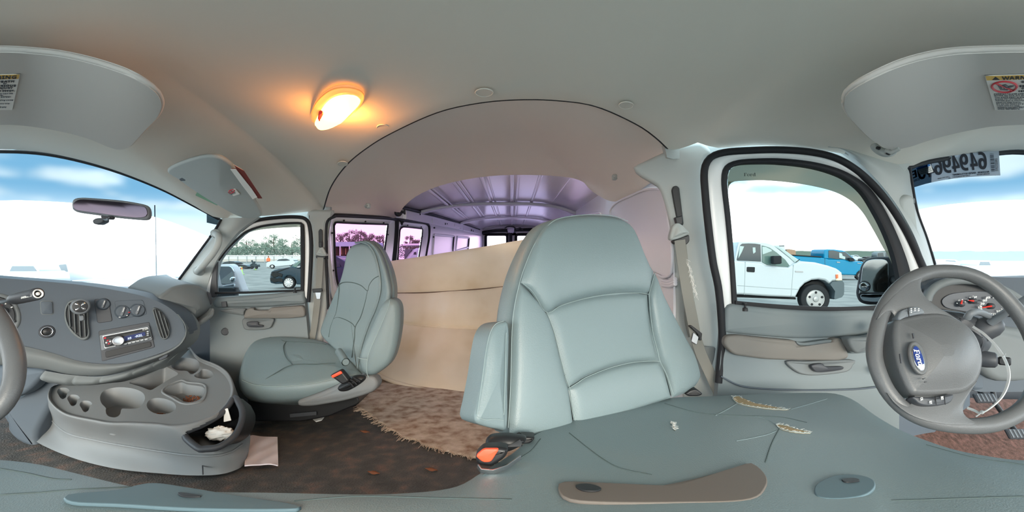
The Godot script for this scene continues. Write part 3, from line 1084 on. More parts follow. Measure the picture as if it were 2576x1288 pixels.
	# recess round the radio and the dark pocket below it
	padc("radio_surround", M.dark_plastic, d, K(10, [305, 600, 1130, 450, 1222, 862, 362, 1092]), func(px, py): return zdash(px, py) - 0.003, 0.01, 0.003, 0.008)
	padc("radio_pocket", M.black_plastic, d, K(10, [415, 930, 1155, 765, 1168, 850, 425, 1035]), func(px, py): return zdash(px, py) - 0.006, 0.008, 0.002, 0.01)
	build_radio()
	build_phone_mount()

func gauge_marks(parent: Node3D, c: Vector2, rx: float, ry: float, z: float, a0: float, a1: float, n: int, needle: float) -> void:
	for i in n:
		var a := deg_to_rad(lerpf(a0, a1, i / (n - 1.0)))
		var q := Vector2(cos(a) * rx, sin(a) * ry)
		var mb := MB.new()
		tube(mb, PackedVector3Array([P(c.x + q.x * 0.84, c.y + q.y * 0.84, z), P(c.x + q.x, c.y + q.y, z)]), 0.0011 * z, false, 5)
		part(mb, "tick", M.white_print, parent)
	var b := deg_to_rad(needle)
	part(tube(MB.new(), PackedVector3Array([P(c.x, c.y, z - 0.004), P(c.x + cos(b) * rx * 0.8, c.y + sin(b) * ry * 0.8, z - 0.004)]), [0.002 * z, 0.0009 * z], false, 6), "needle", M.red_needle, parent, "red gauge needle")
	var o := P(c.x, c.y, z)
	part(lathe(MB.new(), o, Vector3(0, EYE, 0) - o, [[0.006 * z, -0.004], [0.006 * z, 0.005], [0.0, 0.006]], 14), "needle_hub", M.dark_plastic, parent)

func knob(parent: Node3D, px: float, py: float, r: float, h: float, spokes: int) -> void:
	var z := zdash(px, py)
	var o := P(px, py, z)
	var n := (Vector3(0, EYE, 0) - o).normalized()
	var rr := r / 1288.0 * z
	var k := part(lathe(MB.new(), o, n, [[rr * 1.15, -0.005], [rr * 1.15, 0.004], [rr * 1.02, 0.006], [rr * 0.95, h * 0.5], [rr * 0.85, h * 0.6], [0.0, h * 0.62]], 28), "knob", M.dash, parent)
	var b := facing(n, Vector3(0.4, 1, 0))
	part(rbox(MB.new(), o + n * h * 0.7, Vector3(rr * 1.5, rr * 0.45, h * 0.5), 0.003, b), "grip", M.grey_plastic, k)
	part(rbox(MB.new(), o + n * (h * 0.96) + b.x * rr * 0.3, Vector3(rr * 0.8, rr * 0.1, 0.002), 0.0006, b), "pointer", M.white_print, k)

func dash_vent(d: Node3D, outer: Array, inner: Array, slats: int, lean: float) -> void:
	var zf := func(px, py): return zdash(px, py) - 0.004
	var a := cr(L(outer, zf), 56, true)
	var b := cr(L(inner, func(px, py): return zdash(px, py) - 0.014), 56, true)
	var n := normal_of(a)
	var deep := moved(b, -n * 0.045)
	var v := part(MB.new().grid([a, inset(a, n, 0.003, 0.014), inset(b, n, -0.003, 0.006), b, deep], true), "vent_frame", M.dash_light, d)
	part(MB.new().fan(moved(b, n * 0.002 - n * 0.008)), "vent_back", M.black_plastic, v)
	var lo := Vector2(1e9, 1e9)
	var hi := Vector2(-1e9, -1e9)
	var poly := PackedVector2Array()
	for i in range(0, inner.size(), 2):
		poly.append(Vector2(inner[i], inner[i + 1]))
		lo = lo.min(poly[-1]); hi = hi.max(poly[-1])
	for s in slats:
		var x := lerpf(lo.x, hi.x, (s + 0.7) / (slats + 0.4))
		var line := PackedVector2Array([Vector2(x - lean * (hi.y - lo.y) * 0.5, lo.y - 5), Vector2(x + lean * (hi.y - lo.y) * 0.5, hi.y + 5)])
		for seg in Geometry2D.intersect_polyline_with_polygon(line, poly):
			var p0 := P(seg[0].x, seg[0].y, zdash(seg[0].x, 0) - 0.018)
			var p1 := P(seg[-1].x, seg[-1].y, zdash(seg[-1].x, 0) - 0.018)
			part(strap(MB.new(), PackedVector3Array([p0, p1]), n, 0.016, 0.0035), "slat", M.dash_light, v)

func build_radio() -> void:
	var zf := func(px, py): return zdash(px, py) - 0.014
	var r := thing("car_radio", "car radio with a silver face, round dial and lit display in the dashboard", "radio", P(320, 884, 2.85))
	padc("body", M.grey_plastic, r, K(10, [322, 665, 1130, 507, 1188, 740, 352, 920]), zf, 0.02, 0.004, 0.008)
	padc("bezel", M.steel, r, K(10, [362, 672, 1112, 525, 1172, 712, 398, 895]), func(px, py): return zdash(px, py) - 0.02, 0.01, 0.003, 0.008)
	padc("faceplate", M.black_plastic, r, K(10, [378, 690, 1108, 548, 1158, 700, 410, 868]), func(px, py): return zdash(px, py) - 0.024, 0.01, 0.003, 0.008)
	padc("disc_slot", M.rubber, r, K(10, [440, 690, 1030, 575, 1032, 588, 443, 704]), func(px, py): return zdash(px, py) - 0.026, 0.01, 0.001, 0.003)
	var scr := padc("display", M.display, r, K(10, [705, 690, 1060, 610, 1072, 668, 716, 768]), func(px, py): return zdash(px, py) - 0.0265, 0.006, 0.001, 0.003, 0.0, "blue lit display")
	var zq := func(px, py): return zdash(px, py) - 0.028
	for q in [["H3", [785, 738, 840, 724, 838, 690, 783, 704]], ["-H3I.", [900, 705, 1025, 682, 1020, 645, 896, 668]]]:
		var c := L(K(10, q[1]), zq)
		part(lettering(q[0], c[0], c[1], c[2], c[3]), "lettering", M.display_text, scr)
	var o := P(297.5, 857.5, 2.85)
	var n := (Vector3(0, EYE, 0) - o).normalized()
	part(lathe(MB.new(), o, n, [[0.029, -0.02], [0.029, 0.012], [0.026, 0.017], [0.022, 0.018], [0.020, 0.015], [0.0, 0.016]], 36), "dial", M.steel, r, "round silver dial")
	var o2 := P(272.5, 860.5, 2.835)
	var pd := part(lathe(MB.new(), o2, n, [[0.020, -0.01], [0.020, 0.005], [0.0175, 0.006], [0.016, 0.003], [0.0, 0.004]], 28), "button_pad", M.dark_plastic, r)
	for k in 4:
		var a := TAU * k / 4 + 0.4
		var b := facing(n, Vector3.RIGHT)
		part(lathe(MB.new(), o2 + n * 0.003 + (b.x * cos(a) + b.y * sin(a)) * 0.009, n, [[0.0045, 0.0], [0.004, 0.003], [0.0, 0.0035]], 10), "button", M.red_print if k % 2 else M.white_print, pd)
	for k in 6:
		var x := lerpf(715, 1120, k / 6.0)
		var y := lerpf(808, 712, k / 6.0)
		padc("preset_button", M.steel, r, K(10, [x, y, x + 52, y - 12, x + 55, y + 6, x + 3, y + 18]), func(px, py): return zdash(px, py) - 0.027, 0.008, 0.0015, 0.002)
	padc("eject_button", M.red_print, r, K(10, [392, 702, 430, 694, 434, 718, 396, 726]), func(px, py): return zdash(px, py) - 0.027, 0.006, 0.001, 0.002)
	for k in 3:
		padc("side_button", M.steel, r, K(10, [1086, 600 + k * 30, 1122, 592 + k * 30, 1124, 610 + k * 30, 1088, 618 + k * 30]), func(px, py): return zdash(px, py) - 0.027, 0.006, 0.001, 0.002)
	var c2 := L(K(10, [1022, 588, 1112, 570, 1108, 552, 1018, 570]), zq)
	part(lettering("CD MP3", c2[0], c2[1], c2[2], c2[3]), "lettering", M.white_print, r)
	var bar := padc("lower_bar", M.steel, r, K(10, [440, 862, 590, 832, 592, 845, 442, 876]), func(px, py): return zdash(px, py) - 0.027, 0.006, 0.001, 0.002)
	bar.set_meta("label", "silver strip below the dial")

func build_phone_mount() -> void:
	var o := P(202, 771, 2.72)
	var n := (Vector3(0.05, EYE, 0) - o).normalized()
	var t := thing("phone_mount", "round phone mount with a shiny clover emblem clipped to the air vent", "phone mount", o - Vector3(0, 0.04, 0))
	part(lathe(MB.new(), o, n, [[0.026, -0.045], [0.030, -0.02], [0.041, -0.012], [0.043, 0.0], [0.041, 0.01], [0.034, 0.016], [0.032, 0.013], [0.0, 0.014]], 36), "body", M.grey_plastic, t)
	var b := facing(n, Vector3(1, 0.1, 0))
	var disc := part(lathe(MB.new(), o + n * 0.013, n, [[0.032, 0.0], [0.031, 0.003], [0.0, 0.004]], 32), "magnet_face", M.black_plastic, t)
	for k in 4:
		var a := TAU * k / 4 + 0.75
		var q := o + n * 0.017 + (b.x * cos(a) + b.y * sin(a)) * 0.016
		var petal := PackedVector3Array()
		for s in 16:
			var u := TAU * s / 16
			petal.append(q + (b.x * cos(a) + b.y * sin(a)) * cos(u) * 0.012 + (b.y * cos(a) - b.x * sin(a)) * sin(u) * 0.0062 * (1.0 + 0.5 * cos(u)))
		part(pad(MB.new(), petal, n, 0.003, 0.0015, 0.002, 3), "emblem_petal", M.chrome, disc)
	part(rbox(MB.new(), P(206, 800, 2.74), Vector3(0.02, 0.03, 0.03), 0.004, b), "clip", M.grey_plastic, t)

# ---------------------------------------------------------------- engine cover console
func zcon(_px, py) -> float:
	return 1.45 / ((py - 644.0) / 1288.0 + 0.24)

func basin(called: String, m: Material, parent: Node3D, loop2: Array, z, depth: float, taper := 0.92, label := "") -> MeshInstance3D:
	var top := L(loop2, z)
	var c := mean(top)
	var low := scaled(top, c, taper, Vector3(0, -depth, 0))
	var lip := scaled(top, c, 0.985, Vector3(0, -0.006, 0))
	var mb := MB.new()
	mb.grid([top, lip, scaled(top, c, 0.5 * (1 + taper), Vector3(0, -depth * 0.5, 0)), low], true)
	mb.fan(low)
	return part(mb, called, m, parent, label)

func build_console() -> void:
	var c := thing("centre_console", "grey moulded engine cover console with cup holders and an open bin", "console", P(330, 1170, 2.7))
	var top := K(1, [262, 668, 290, 650, 430, 655, 560, 642, 630, 633, 740, 597, 820, 560, 865, 510, 925, 460, 945, 470, 990, 530, 1080, 572, 1130, 615, 1152, 670, 1140, 725, 1090, 780, 1000, 825, 880, 848, 780, 838, 640, 832, 560, 832, 480, 820, 330, 785, 258, 725])
	top = curve2(top, 120)
	var big := curve2(K(1, [500, 715, 515, 685, 560, 668, 610, 664, 670, 672, 712, 690, 725, 715, 715, 745, 690, 768, 640, 772, 607, 772, 600, 800, 575, 815, 540, 808, 528, 785, 530, 768, 508, 745]), 48)
	var cup2 := curve2(K(1, [733, 755, 745, 730, 780, 718, 825, 722, 865, 738, 880, 760, 870, 782, 830, 797, 785, 797, 748, 780]), 40)
	var tray := curve2(K(1, [820, 690, 845, 665, 905, 640, 935, 650, 1010, 662, 1025, 680, 1005, 720, 960, 738, 915, 735, 880, 712]), 40)
	var cup3 := curve2(K(1, [857, 550, 870, 528, 910, 516, 960, 520, 990, 532, 998, 560, 985, 585, 955, 600, 935, 583, 890, 580, 862, 568]), 40)
	var cup4 := curve2(K(1, [995, 590, 1012, 574, 1045, 578, 1066, 595, 1060, 612, 1030, 622, 990, 618, 970, 606]), 30)
	var trough := curve2(K(1, [648, 640, 740, 602, 815, 566, 832, 562, 885, 590, 888, 602, 850, 622, 775, 668, 750, 678, 705, 662, 660, 648]), 50)
	var slots := []
	for q in [[315, 690], [366, 725], [428, 755]]:
		slots.append(curve2(K(1, [q[0] - 30, q[1] - 5, q[0] - 15, q[1] - 22, q[0] + 18, q[1] - 22, q[0] + 33, q[1] - 8, q[0] + 22, q[1] + 2, q[0] + 14, q[1] + 24, q[0] - 2, q[1] + 34, q[0] - 14, q[1] + 26, q[0] - 22, q[1] + 12]), 26))
	part(holed(MB.new(), top, [big, cup2, tray, cup3, cup4, trough] + slots, zcon), "tray_top", M.console, c)
	basin("cup_holder", M.console, c, big, zcon, 0.10)
	basin("cup_holder", M.console, c, cup2, zcon, 0.07)
	basin("square_cup_holder", M.console, c, tray, zcon, 0.06)
	basin("cup_holder", M.console, c, cup3, zcon, 0.08)
	basin("cup_holder", M.console, c, cup4, zcon, 0.06)
	basin("trough", M.console, c, trough, zcon, 0.10, 0.85)
	for s in slots:
		basin("coin_slot", M.console, c, s, zcon, 0.05, 0.8)
	# raised lip round the square holder
	part(tube(MB.new(), L(curve2(K(1, [812, 688, 840, 655, 905, 630, 940, 640, 1015, 650, 1032, 680, 1015, 730, 960, 748, 910, 745, 860, 718]), 50), zcon), 0.006, true, 8), "holder_lip", M.console, c)
	# body: rounded shoulder, flank down to a moulded step, foot on the floor
	var r0 := L(K(1, [290, 650, 262, 668, 258, 725, 330, 785, 480, 820, 560, 832, 640, 832, 780, 838, 880, 848, 1000, 825, 1090, 780, 1140, 725, 1152, 670, 1130, 615, 1080, 572, 990, 530, 945, 470]), zcon)
	var r1 := L(K(1, [286, 655, 248, 675, 243, 735, 320, 807, 480, 845, 560, 857, 640, 858, 780, 864, 885, 874, 1012, 850, 1110, 800, 1162, 740, 1174, 672, 1150, 605, 1095, 560, 1000, 520, 950, 470]), func(px, py): return zcon(px, py) + 0.015)
	var r2 := K(1, [262, 700, 238, 760, 235, 800, 330, 890, 480, 930, 640, 960, 800, 985, 930, 1003, 1060, 1008, 1150, 990, 1212, 950, 1238, 900, 1235, 840, 1200, 740, 1080, 640, 960, 560])
	var r3 := K(1, [200, 840, 165, 905, 180, 935, 280, 985, 420, 1035, 600, 1075, 800, 1095, 950, 1105, 1080, 1102, 1160, 1085, 1215, 1055, 1242, 1000, 1244, 930, 1225, 850, 1100, 740, 980, 640])
	var bin2 := curve2(K(1, [922, 900, 1000, 858, 1085, 812, 1140, 760, 1172, 715, 1195, 745, 1212, 790, 1203, 850, 1165, 915, 1095, 962, 1030, 972, 990, 968]), 60)
	var rows := through([cr(r0, 120), cr(r1, 120), cr(L(r2, func(px, py): return zdrop(py, 0.99)), 120), cr(L(r3, func(px, py): return zdrop(py, 1.085)), 120)], 240, 22)
	part(grid_cut(MB.new(), rows, bin2), "body", M.console, c)
	# open bin in the passenger's end
	var zb := func(px, py): return 2.465 + (1130.0 - py) * 0.0021
	var rim := L(bin2, zb)
	var bn := part(tube(MB.new(), rim, 0.016, true, 10), "bin_rim", M.dark_plastic, c)
	var deep := scaled(rim, mean(rim), 0.82, Vector3(0.02, -0.05, -0.14))
	part(MB.new().grid([rim, scaled(rim, mean(rim), 0.95, Vector3(0.01, -0.02, -0.07)), deep], true).fan(deep), "bin_liner", M.black_plastic, bn)
	# step line moulded along the flank
	var st := cr(L(K(1, [233, 800, 330, 890, 480, 930, 640, 960, 800, 985, 930, 1003, 1060, 1008, 1150, 990, 1212, 950]), func(px, py): return zdrop(py, 0.99) - 0.004), 60)
	part(tube(MB.new(), st, 0.006, false, 8), "moulding", M.console, c)
	part(tube(MB.new(), L(K(1, [1010, 1010, 1015, 1100]), func(px, py): return zdrop(py, 1.04)), 0.003, false, 6), "panel_joint", M.dark_plastic, c)
	# dirt lying in two of the holders
	for q in [[804, 780, 55, 14, 0.066], [960, 705, 45, 18, 0.056], [960, 605, 28, 5, 0.056]]:
		var grit := MB.new()
		for k in 90:
			var a := rng.randf() * TAU
			var s := sqrt(rng.randf())
			var px: float = (q[0] + cos(a) * s * q[2]) / 1.9875
			var py: float = 640 + (q[1] + sin(a) * s * q[3]) / 1.9875
			var p := P(px, py, zcon(px, py - 8)) - Vector3(0, q[4] - 0.035, 0)
			rbox(grit, p, Vector3(0.006, 0.004, 0.006) * rng.randf_range(0.6, 1.5), 0.001, Basis.from_euler(Vector3(rng.randf() * 3, rng.randf() * 3, 0)))
		var gr := solo(grit, "crumbs", M.crumbs, ["rusty crumbs scattered in the round cup holder", "rusty crumbs scattered in the square cup holder", "rusty crumbs in the farthest small cup holder"][[804, 960, 960].find(q[0]) if q[1] != 605 else 2], "crumbs", "", "stuff")
	# litter in the bin and on the floor
	solo(crumpled(P(553, 1090, 2.62), Vector3(0.115, 0.05, 0.05), 3), "crumpled_tissue", M.paper, "crumpled white tissue lying in the console bin", "tissue")
	var card := MB.new()
	pad(card, rounded(L(K(1, [1120, 775, 1138, 768, 1156, 830, 1118, 838]), 2.66), 0.004), Vector3(0, 0.3, 1).normalized(), 0.004, 0.001, 0.0)
	solo(card, "paper_tag", M.paper, "small white paper tag standing in the console bin", "paper")

func crumpled(o: Vector3, r: Vector3, sd: int) -> MB:
	var fn := FastNoiseLite.new()
	fn.seed = sd
	fn.frequency = 1.3
	fn.noise_type = FastNoiseLite.TYPE_CELLULAR
	var rows := []
	for i in 19:
		var a := PI * i / 18.0
		var row := PackedVector3Array()
		for j in 32:
			var b := TAU * j / 32
			var d := Vector3(sin(a) * cos(b), cos(a), sin(a) * sin(b))
			row.append(o + d * r * (1.0 + 0.75 * fn.get_noise_3dv(d * 1.6)))
		rows.append(row)
	return MB.new().grid(rows, true)

# ---------------------------------------------------------------- steering wheel, cluster and column at the right
const RIM := [192, 530, 205, 400, 250, 280, 330, 185, 430, 133, 530, 120, 640, 132, 740, 176, 830, 252, 910, 350, 962, 450, 990, 560, 978, 680, 922, 780, 830, 840, 730, 868, 600, 870, 470, 850, 370, 810, 290, 745, 230, 655]

func zwheel(_px, py) -> float:
	return 1.32 - (py - 880.0) * 0.0004

func build_wheel() -> void:
	var w := thing("steering_wheel", "grey steering wheel turned a quarter, with a blue oval badge", "steering wheel", P(2385, 1085, 1.3))
	part(tube(MB.new(), cr(L(K(8, RIM), zwheel), 90, true), 0.0185, true, 16), "rim", M.wheel_vinyl, w)
	var zh := func(px, py): return zwheel(px, py) + 0.02
	# spokes flow from the hub into the rim
	var zr1 := func(px, py): return zwheel(px, py) - 0.004
	var zh1 := func(px, py): return zwheel(px, py) - 0.016
	var up3 := Vector3(0, 0, 1)
	part(sheet(MB.new(), patch_rows(L(K(8, [296, 372, 330, 372, 430, 350, 530, 345, 620, 372]), zh1), L(K(8, [205, 355, 240, 285, 310, 208, 380, 155, 440, 132]), zr1), L(K(8, [296, 372, 290, 338, 272, 316, 245, 322, 205, 355]), zh1), L(K(8, [620, 372, 560, 330, 490, 288, 440, 245, 418, 205, 420, 165, 440, 132]), zh1), up3, 0.006), Vector3(0, 0, -0.022)), "spoke", M.wheel_vinyl, w)
	part(sheet(MB.new(), patch_rows(L(K(8, [255, 712, 300, 770, 380, 818, 480, 852, 600, 868, 720, 866]), zr1), L(K(8, [372, 690, 440, 700, 540, 700, 620, 696, 690, 655]), zh1), L(K(8, [255, 712, 300, 752, 345, 768, 378, 760, 390, 735, 372, 690]), zh1), L(K(8, [720, 866, 668, 846, 630, 818, 622, 785, 640, 735, 690, 655]), zh1), up3, 0.006), Vector3(0, 0, -0.022)), "spoke", M.wheel_vinyl, w)
	# airbag cover
	var hub := K(8, [300, 362, 318, 348, 380, 332, 440, 322, 520, 320, 585, 338, 650, 376, 702, 440, 728, 520, 724, 600, 694, 665, 640, 706, 575, 715, 480, 722, 400, 720, 376, 706, 345, 650, 312, 560, 294, 450])
	pad2("airbag_cover", M.wheel_vinyl, w, hub, func(px, py): return zwheel(px, py) - 0.03, 0.07, 0.014, 0.030, 90)
	# button pods
	pad2("button_pod", M.grey_plastic, w, K(8, [310, 340, 325, 312, 355, 298, 395, 290, 425, 300, 438, 322, 400, 330, 350, 342, 318, 356]), func(px, py): return zwheel(px, py) - 0.032, 0.03, 0.005, 0.004)
	part(tube(MB.new(), L(K(8, [356, 300, 360, 340]), func(px, py): return zwheel(px, py) - 0.037), 0.0012, false, 5), "button_joint", M.black_plastic, w)
	for k in 7:
		var x: float = 372.0 + (k % 3) * 18.0
		var y: float = 302.0 + int(k / 3) * 9.0
		padc("dot", M.white_print, w, K(8, [x - 3, y - 2.5, x + 3, y - 3, x + 3, y + 2, x - 3, y + 2.5]), func(px, py): return zwheel(px, py) - 0.0375, 0.003, 0.0004, 0.001)
	var pod := pad2("button_pod", M.dark_plastic, w, K(8, [384, 728, 480, 731, 572, 716, 573, 742, 555, 760, 510, 770, 450, 772, 415, 764, 395, 748]), func(px, py): return zwheel(px, py) - 0.036, 0.03, 0.004, 0.003)
	for x in [488, 532]:
		part(tube(MB.new(), L(K(8, [x, 726, x + 4, 768]), func(px, py): return zwheel(px, py) - 0.041), 0.001, false, 5), "button_joint", M.black_plastic, pod)
	var zt := func(px, py): return zwheel(px, py) - 0.0405
	for q in [["SET", 16, [628, 1010, 690, 1000]], ["RES", 16, [800, 945, 832, 990]], ["CSL", 16, [498, 960, 545, 1010]]]:
		var b: Array = q[2]
		var c := L(K(16, [b[0], b[1] - 22, b[0] + 6, b[1] + 26, b[0] + 40, b[1] + 20, b[0] + 34, b[1] - 28]), zt)
		part(lettering(q[0], c[0], c[1], c[2], c[3]), "lettering", M.white_print, pod)
	# badge: blue oval with silver border and script lettering that reads downwards
	var ax := Vector2(0.30, 0.954)
	var up := Vector2(0.954, -0.30)
	var ctr := Vector2(2311.5, 900.5)
	var zb := func(px, py): return zwheel(px, py) - 0.056
	var oval := func(a: float, b: float, n: int) -> Array:
		var o := []
		for i in n:
			var t := TAU * i / n
			var q := ctr + ax * cos(t) * a + up * sin(t) * b
			o.append(q.x); o.append(q.y)
		return o
	pad2("badge_recess", M.wheel_vinyl, w, oval.call(44, 21, 40), func(px, py): return zwheel(px, py) - 0.053, 0.01, 0.004, 0.0, 48)
	var badge := pad2("badge", M.chrome, w, oval.call(34, 12.5, 40), zb, 0.006, 0.0015, 0.001, 48, "blue oval badge with silver script")
	pad2("badge_field", M.emblem_blue, badge, oval.call(31.5, 10.5, 40), func(px, py): return zwheel(px, py) - 0.0575, 0.003, 0.0006, 0.0008, 48)
	var q4 := PackedVector3Array()
	for s in [[-25, -6.5], [18, -6.5], [24, 6.5], [-19, 6.5]]:
		var g: Vector2 = ctr + ax * s[0] + up * s[1]
		q4.append(P(g.x, g.y, zwheel(g.x, g.y) - 0.0595))
	part(lettering("Ford", q4[0], q4[1], q4[2], q4[3], 0.0008, "Droid Serif", 700, true), "lettering", M.white_print, badge)
	var glare_patch := []
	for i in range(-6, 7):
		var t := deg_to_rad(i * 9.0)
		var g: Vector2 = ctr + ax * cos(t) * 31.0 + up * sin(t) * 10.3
		glare_patch.append(g.x); glare_patch.append(g.y)
	padc("badge_glare_tip", M.white_print, badge, glare_patch, func(px, py): return zwheel(px, py) - 0.0600, 0.002, 0.0004, 0.001)  # reflected glare painted as a white patch on the badge
	# moulded marks on the cover
	for q in [[[378, 420, 386, 420, 388, 445, 383, 446], 0], [[316, 520, 322, 520, 328, 565, 322, 566], 0], [[428, 640, 440, 636, 442, 640, 432, 645], 0], [[438, 655, 448, 654, 448, 658, 438, 659], 0]]:
		padc("moulded_mark", M.dark_plastic, w, K(8, q[0]), func(px, py): return zwheel(px, py) - 0.0535, 0.004, 0.0005, 0.001)
	# the part of the same wheel that shows at the picture's left edge
	var rim2 := []
	var r8 := K(8, RIM)
	for i in range(0, r8.size(), 2):
		rim2.append(r8[i] - 2576); rim2.append(r8[i + 1])
	var w2 := thing("steering_wheel", "grey steering wheel rim arcing in at the left edge", "steering wheel", P(-190, 1085, 1.3))
	part(tube(MB.new(), cr(L(rim2, zwheel), 90, true), 0.0225, true, 16), "rim", M.wheel_vinyl, w2)
	for q in [[-383, -290, 760, 830], [-280, -60, 985, 960]]:
		part(tube(MB.new(), L([q[0], q[2], (q[0] + q[1]) / 2.0, (q[2] + q[3]) / 2.0 + 10, q[1], q[3]], func(px, py): return zwheel(px, py) + 0.02), 0.03, false, 12), "spoke", M.wheel_vinyl, w2)

func build_right_dash() -> void:
	var d := thing("instrument_panel", "dark grey dashboard with the speedometer behind the steering wheel", "dashboard", P(2480, 980, 2.3))
	var zf := func(px, _py): return 2.30 - (px - 2340.0) * 0.0003
	part(sheet(MB.new(), face_rows(K(8, [380, 330, 420, 215, 470, 165, 560, 140, 740, 147, 918, 151, 1300, 140, 1700, 140]), K(8, [380, 330, 450, 420, 560, 560, 660, 690, 760, 705, 918, 705, 1300, 700, 1700, 700]), zf, 60, 14), Vector3(0, 0, -0.14)), "panel", M.dash, d)
	# top shelf to the windscreen
	var e0 := cr(L(K(8, [420, 212, 470, 163, 560, 140, 740, 147, 918, 151, 1300, 140, 1700, 140]), zf), 40)
	var e1 := cr(L3([2350, 735, 2.9, 2450, 735, 2.92, 2576, 735, 2.94, 2800, 735, 2.94, 3000, 735, 2.94]), 40)
	part(sheet(MB.new(), through([e0, e1], 40, 4), Vector3(0, -0.02, 0)), "top_shelf", M.dash, d)
	# hood over the instruments
	var hood := cr(L(K(8, [448, 262, 462, 225, 500, 190, 560, 170, 640, 165, 730, 178, 820, 212, 900, 262, 960, 340]), func(px, py): return zf.call(px, py) - 0.05), 50)
	part(tube(MB.new(), hood, 0.017, false, 12), "hood", M.dash_light, d)
	var cl := K(8, [452, 268, 470, 228, 505, 195, 565, 176, 640, 170, 730, 184, 818, 218, 895, 268, 950, 345, 830, 340, 740, 338, 640, 325, 540, 312, 470, 296])
	var cz := func(px, py): return zf.call(px, py) - 0.012
	var cluster := pad2("cluster", M.black_plastic, d, cl, cz, 0.02, 0.005, 0.0, 60)
	var zg := func(px, py): return zf.call(px, py) - 0.017
	pad2("cluster_face", M.cluster_face, cluster, K(8, [520, 262, 560, 232, 640, 220, 720, 218, 800, 232, 850, 268, 880, 320, 820, 332, 720, 328, 620, 314, 540, 296]), zg, 0.006, 0.002, 0.0, 60)
	gauge_marks(cluster, Vector2(2418, 765), 12, 13, 2.245, 190.0, 330.0, 4, 285.0)
	gauge_marks(cluster, Vector2(2449, 757), 15, 13, 2.24, 190.0, 300.0, 4, 186.0)
	gauge_marks(cluster, Vector2(2494, 770), 30, 24, 2.23, 140.0, 400.0, 14, 168.0)
	for q in [["10", 704, 296], ["20", 716, 278], ["30", 728, 262], ["40", 742, 248], ["100", 798, 314], ["H", 681, 246]]:
		var wd: float = 5.0 * q[0].length()
		var c := L(K(8, [q[1] - wd, q[2] + 6, q[1] + wd, q[2] + 4, q[1] + wd, q[2] - 6, q[1] - wd, q[2] - 4]), 2.226)
		part(lettering(q[0], c[0], c[1], c[2], c[3], 0.0006), "lettering", M.white_print, cluster)
	padc("odometer", M.dark_plastic, cluster, K(8, [735, 318, 795, 326, 794, 338, 734, 330]), 2.228, 0.004, 0.0006, 0.002)
	var oc := L(K(8, [742, 330, 790, 336, 790, 326, 742, 320]), 2.224)
	part(lettering("001234", oc[0], oc[1], oc[2], oc[3], 0.0005), "lettering", M.white_print, cluster)
	# switches and vent by the door
	padc("switch_block", M.dark_plastic, d, K(8, [230, 372, 292, 362, 296, 405, 232, 418]), 2.18, 0.03, 0.004, 0.008)
	part(tube(MB.new(), L(K(8, [262, 368, 264, 412]), 2.176), 0.0015, false, 5), "joint", M.black_plastic, d)
	pad2("side_pod", M.dash_light, d, K(8, [70, 450, 160, 440, 260, 420, 300, 430, 240, 480, 150, 510, 100, 515]), 2.24, 0.06, 0.012, 0.01)
	# lower cover, pedals' bulkhead
	pad2("knee_cover", M.dash_light, d, K(8, [690, 400, 780, 380, 918, 392, 1300, 380, 1500, 380, 1500, 640, 1200, 660, 918, 660, 780, 650, 700, 560]), 2.22, 0.1, 0.03, 0.02, 60)
	pad2("lower_cover", M.dash, d, K(8, [640, 560, 760, 640, 918, 655, 1300, 660, 1300, 720, 918, 712, 760, 706, 660, 690]), 2.26, 0.1, 0.02, 0.0, 50)
	# steering column with key and levers
	var col := thing("steering_column", "grey steering column shroud with an ignition key and a shift lever", "steering column", P(2480, 900, 1.7))
	pad2("shroud", M.dark_plastic, col, K(8, [590, 336, 640, 322, 720, 340, 780, 370, 800, 430, 790, 500, 740, 560, 700, 580, 640, 540, 600, 430]), 1.62, 0.35, 0.04, 0.02, 60)
	part(tube(MB.new(), cr(L3([2433, 800, 1.56, 2442, 788, 1.55, 2462, 785, 1.57, 2490, 796, 1.6]), 16), 0.010, false, 10), "lock_cap", M.grey_plastic, col)
	var ko := P(2512, 907, 1.6)
	part(lathe(MB.new(), ko + Vector3(-0.02, 0, -0.02), Vector3(0.8, 0, 0.7), [[0.024, -0.03], [0.026, 0.0], [0.024, 0.02], [0.017, 0.026], [0.0, 0.028]], 24), "ignition_lock", M.dark_plastic, col)
	part(rbox(MB.new(), ko + Vector3(0.010, 0, 0.009), Vector3(0.03, 0.026, 0.008), 0.004, Basis(Vector3.UP, -0.6)), "ignition_key", M.black_plastic, col)
	# boot and lever reaching out over the picture's right edge
	part(lathe(MB.new(), P(2493, 820, 1.62), Vector3(0.75, 0.55, 0.35), [[0.03, -0.06], [0.036, -0.03], [0.034, 0.0], [0.026, 0.02], [0.014, 0.03], [0.0, 0.031]], 22), "lever_boot", M.dark_plastic, col)
	part(tube(MB.new(), L3([2492, 812, 1.6, 2530, 786, 1.56, 2576, 755, 1.5, 2640, 715, 1.45]), [0.012, 0.009], false, 12), "shift_lever", M.grey_plastic, col)
	# shift lever end at the left edge
	var lv := thing("shift_lever", "grey shift lever grip pointing in from the left edge", "lever", P(60, 760, 1.42))
	part(tube(MB.new(), L3([-60, 780, 1.46, 0, 761, 1.46, 26, 754, 1.46]), 0.0055, false, 10), "rod", M.grey_plastic, lv)
	var a0 := P(24, 755, 1.46)
	var ad := (P(95, 739, 1.42) - a0)
	var al := ad.length()
	part(lathe(MB.new(), a0, ad, [[0.0, 0.0], [0.008, 0.001], [0.013, 0.012], [0.0165, al * 0.25], [0.0172, al * 0.45], [0.0175, al * 0.95], [0.0165, al], [0.013, al + 0.001]], 28), "grip", M.dark_plastic, lv)
	part(lathe(MB.new(), a0, ad, [[0.013, al - 0.001], [0.0125, al + 0.003], [0.010, al + 0.004], [0.009, al - 0.002]], 24), "grip_ring", M.white_print, lv)
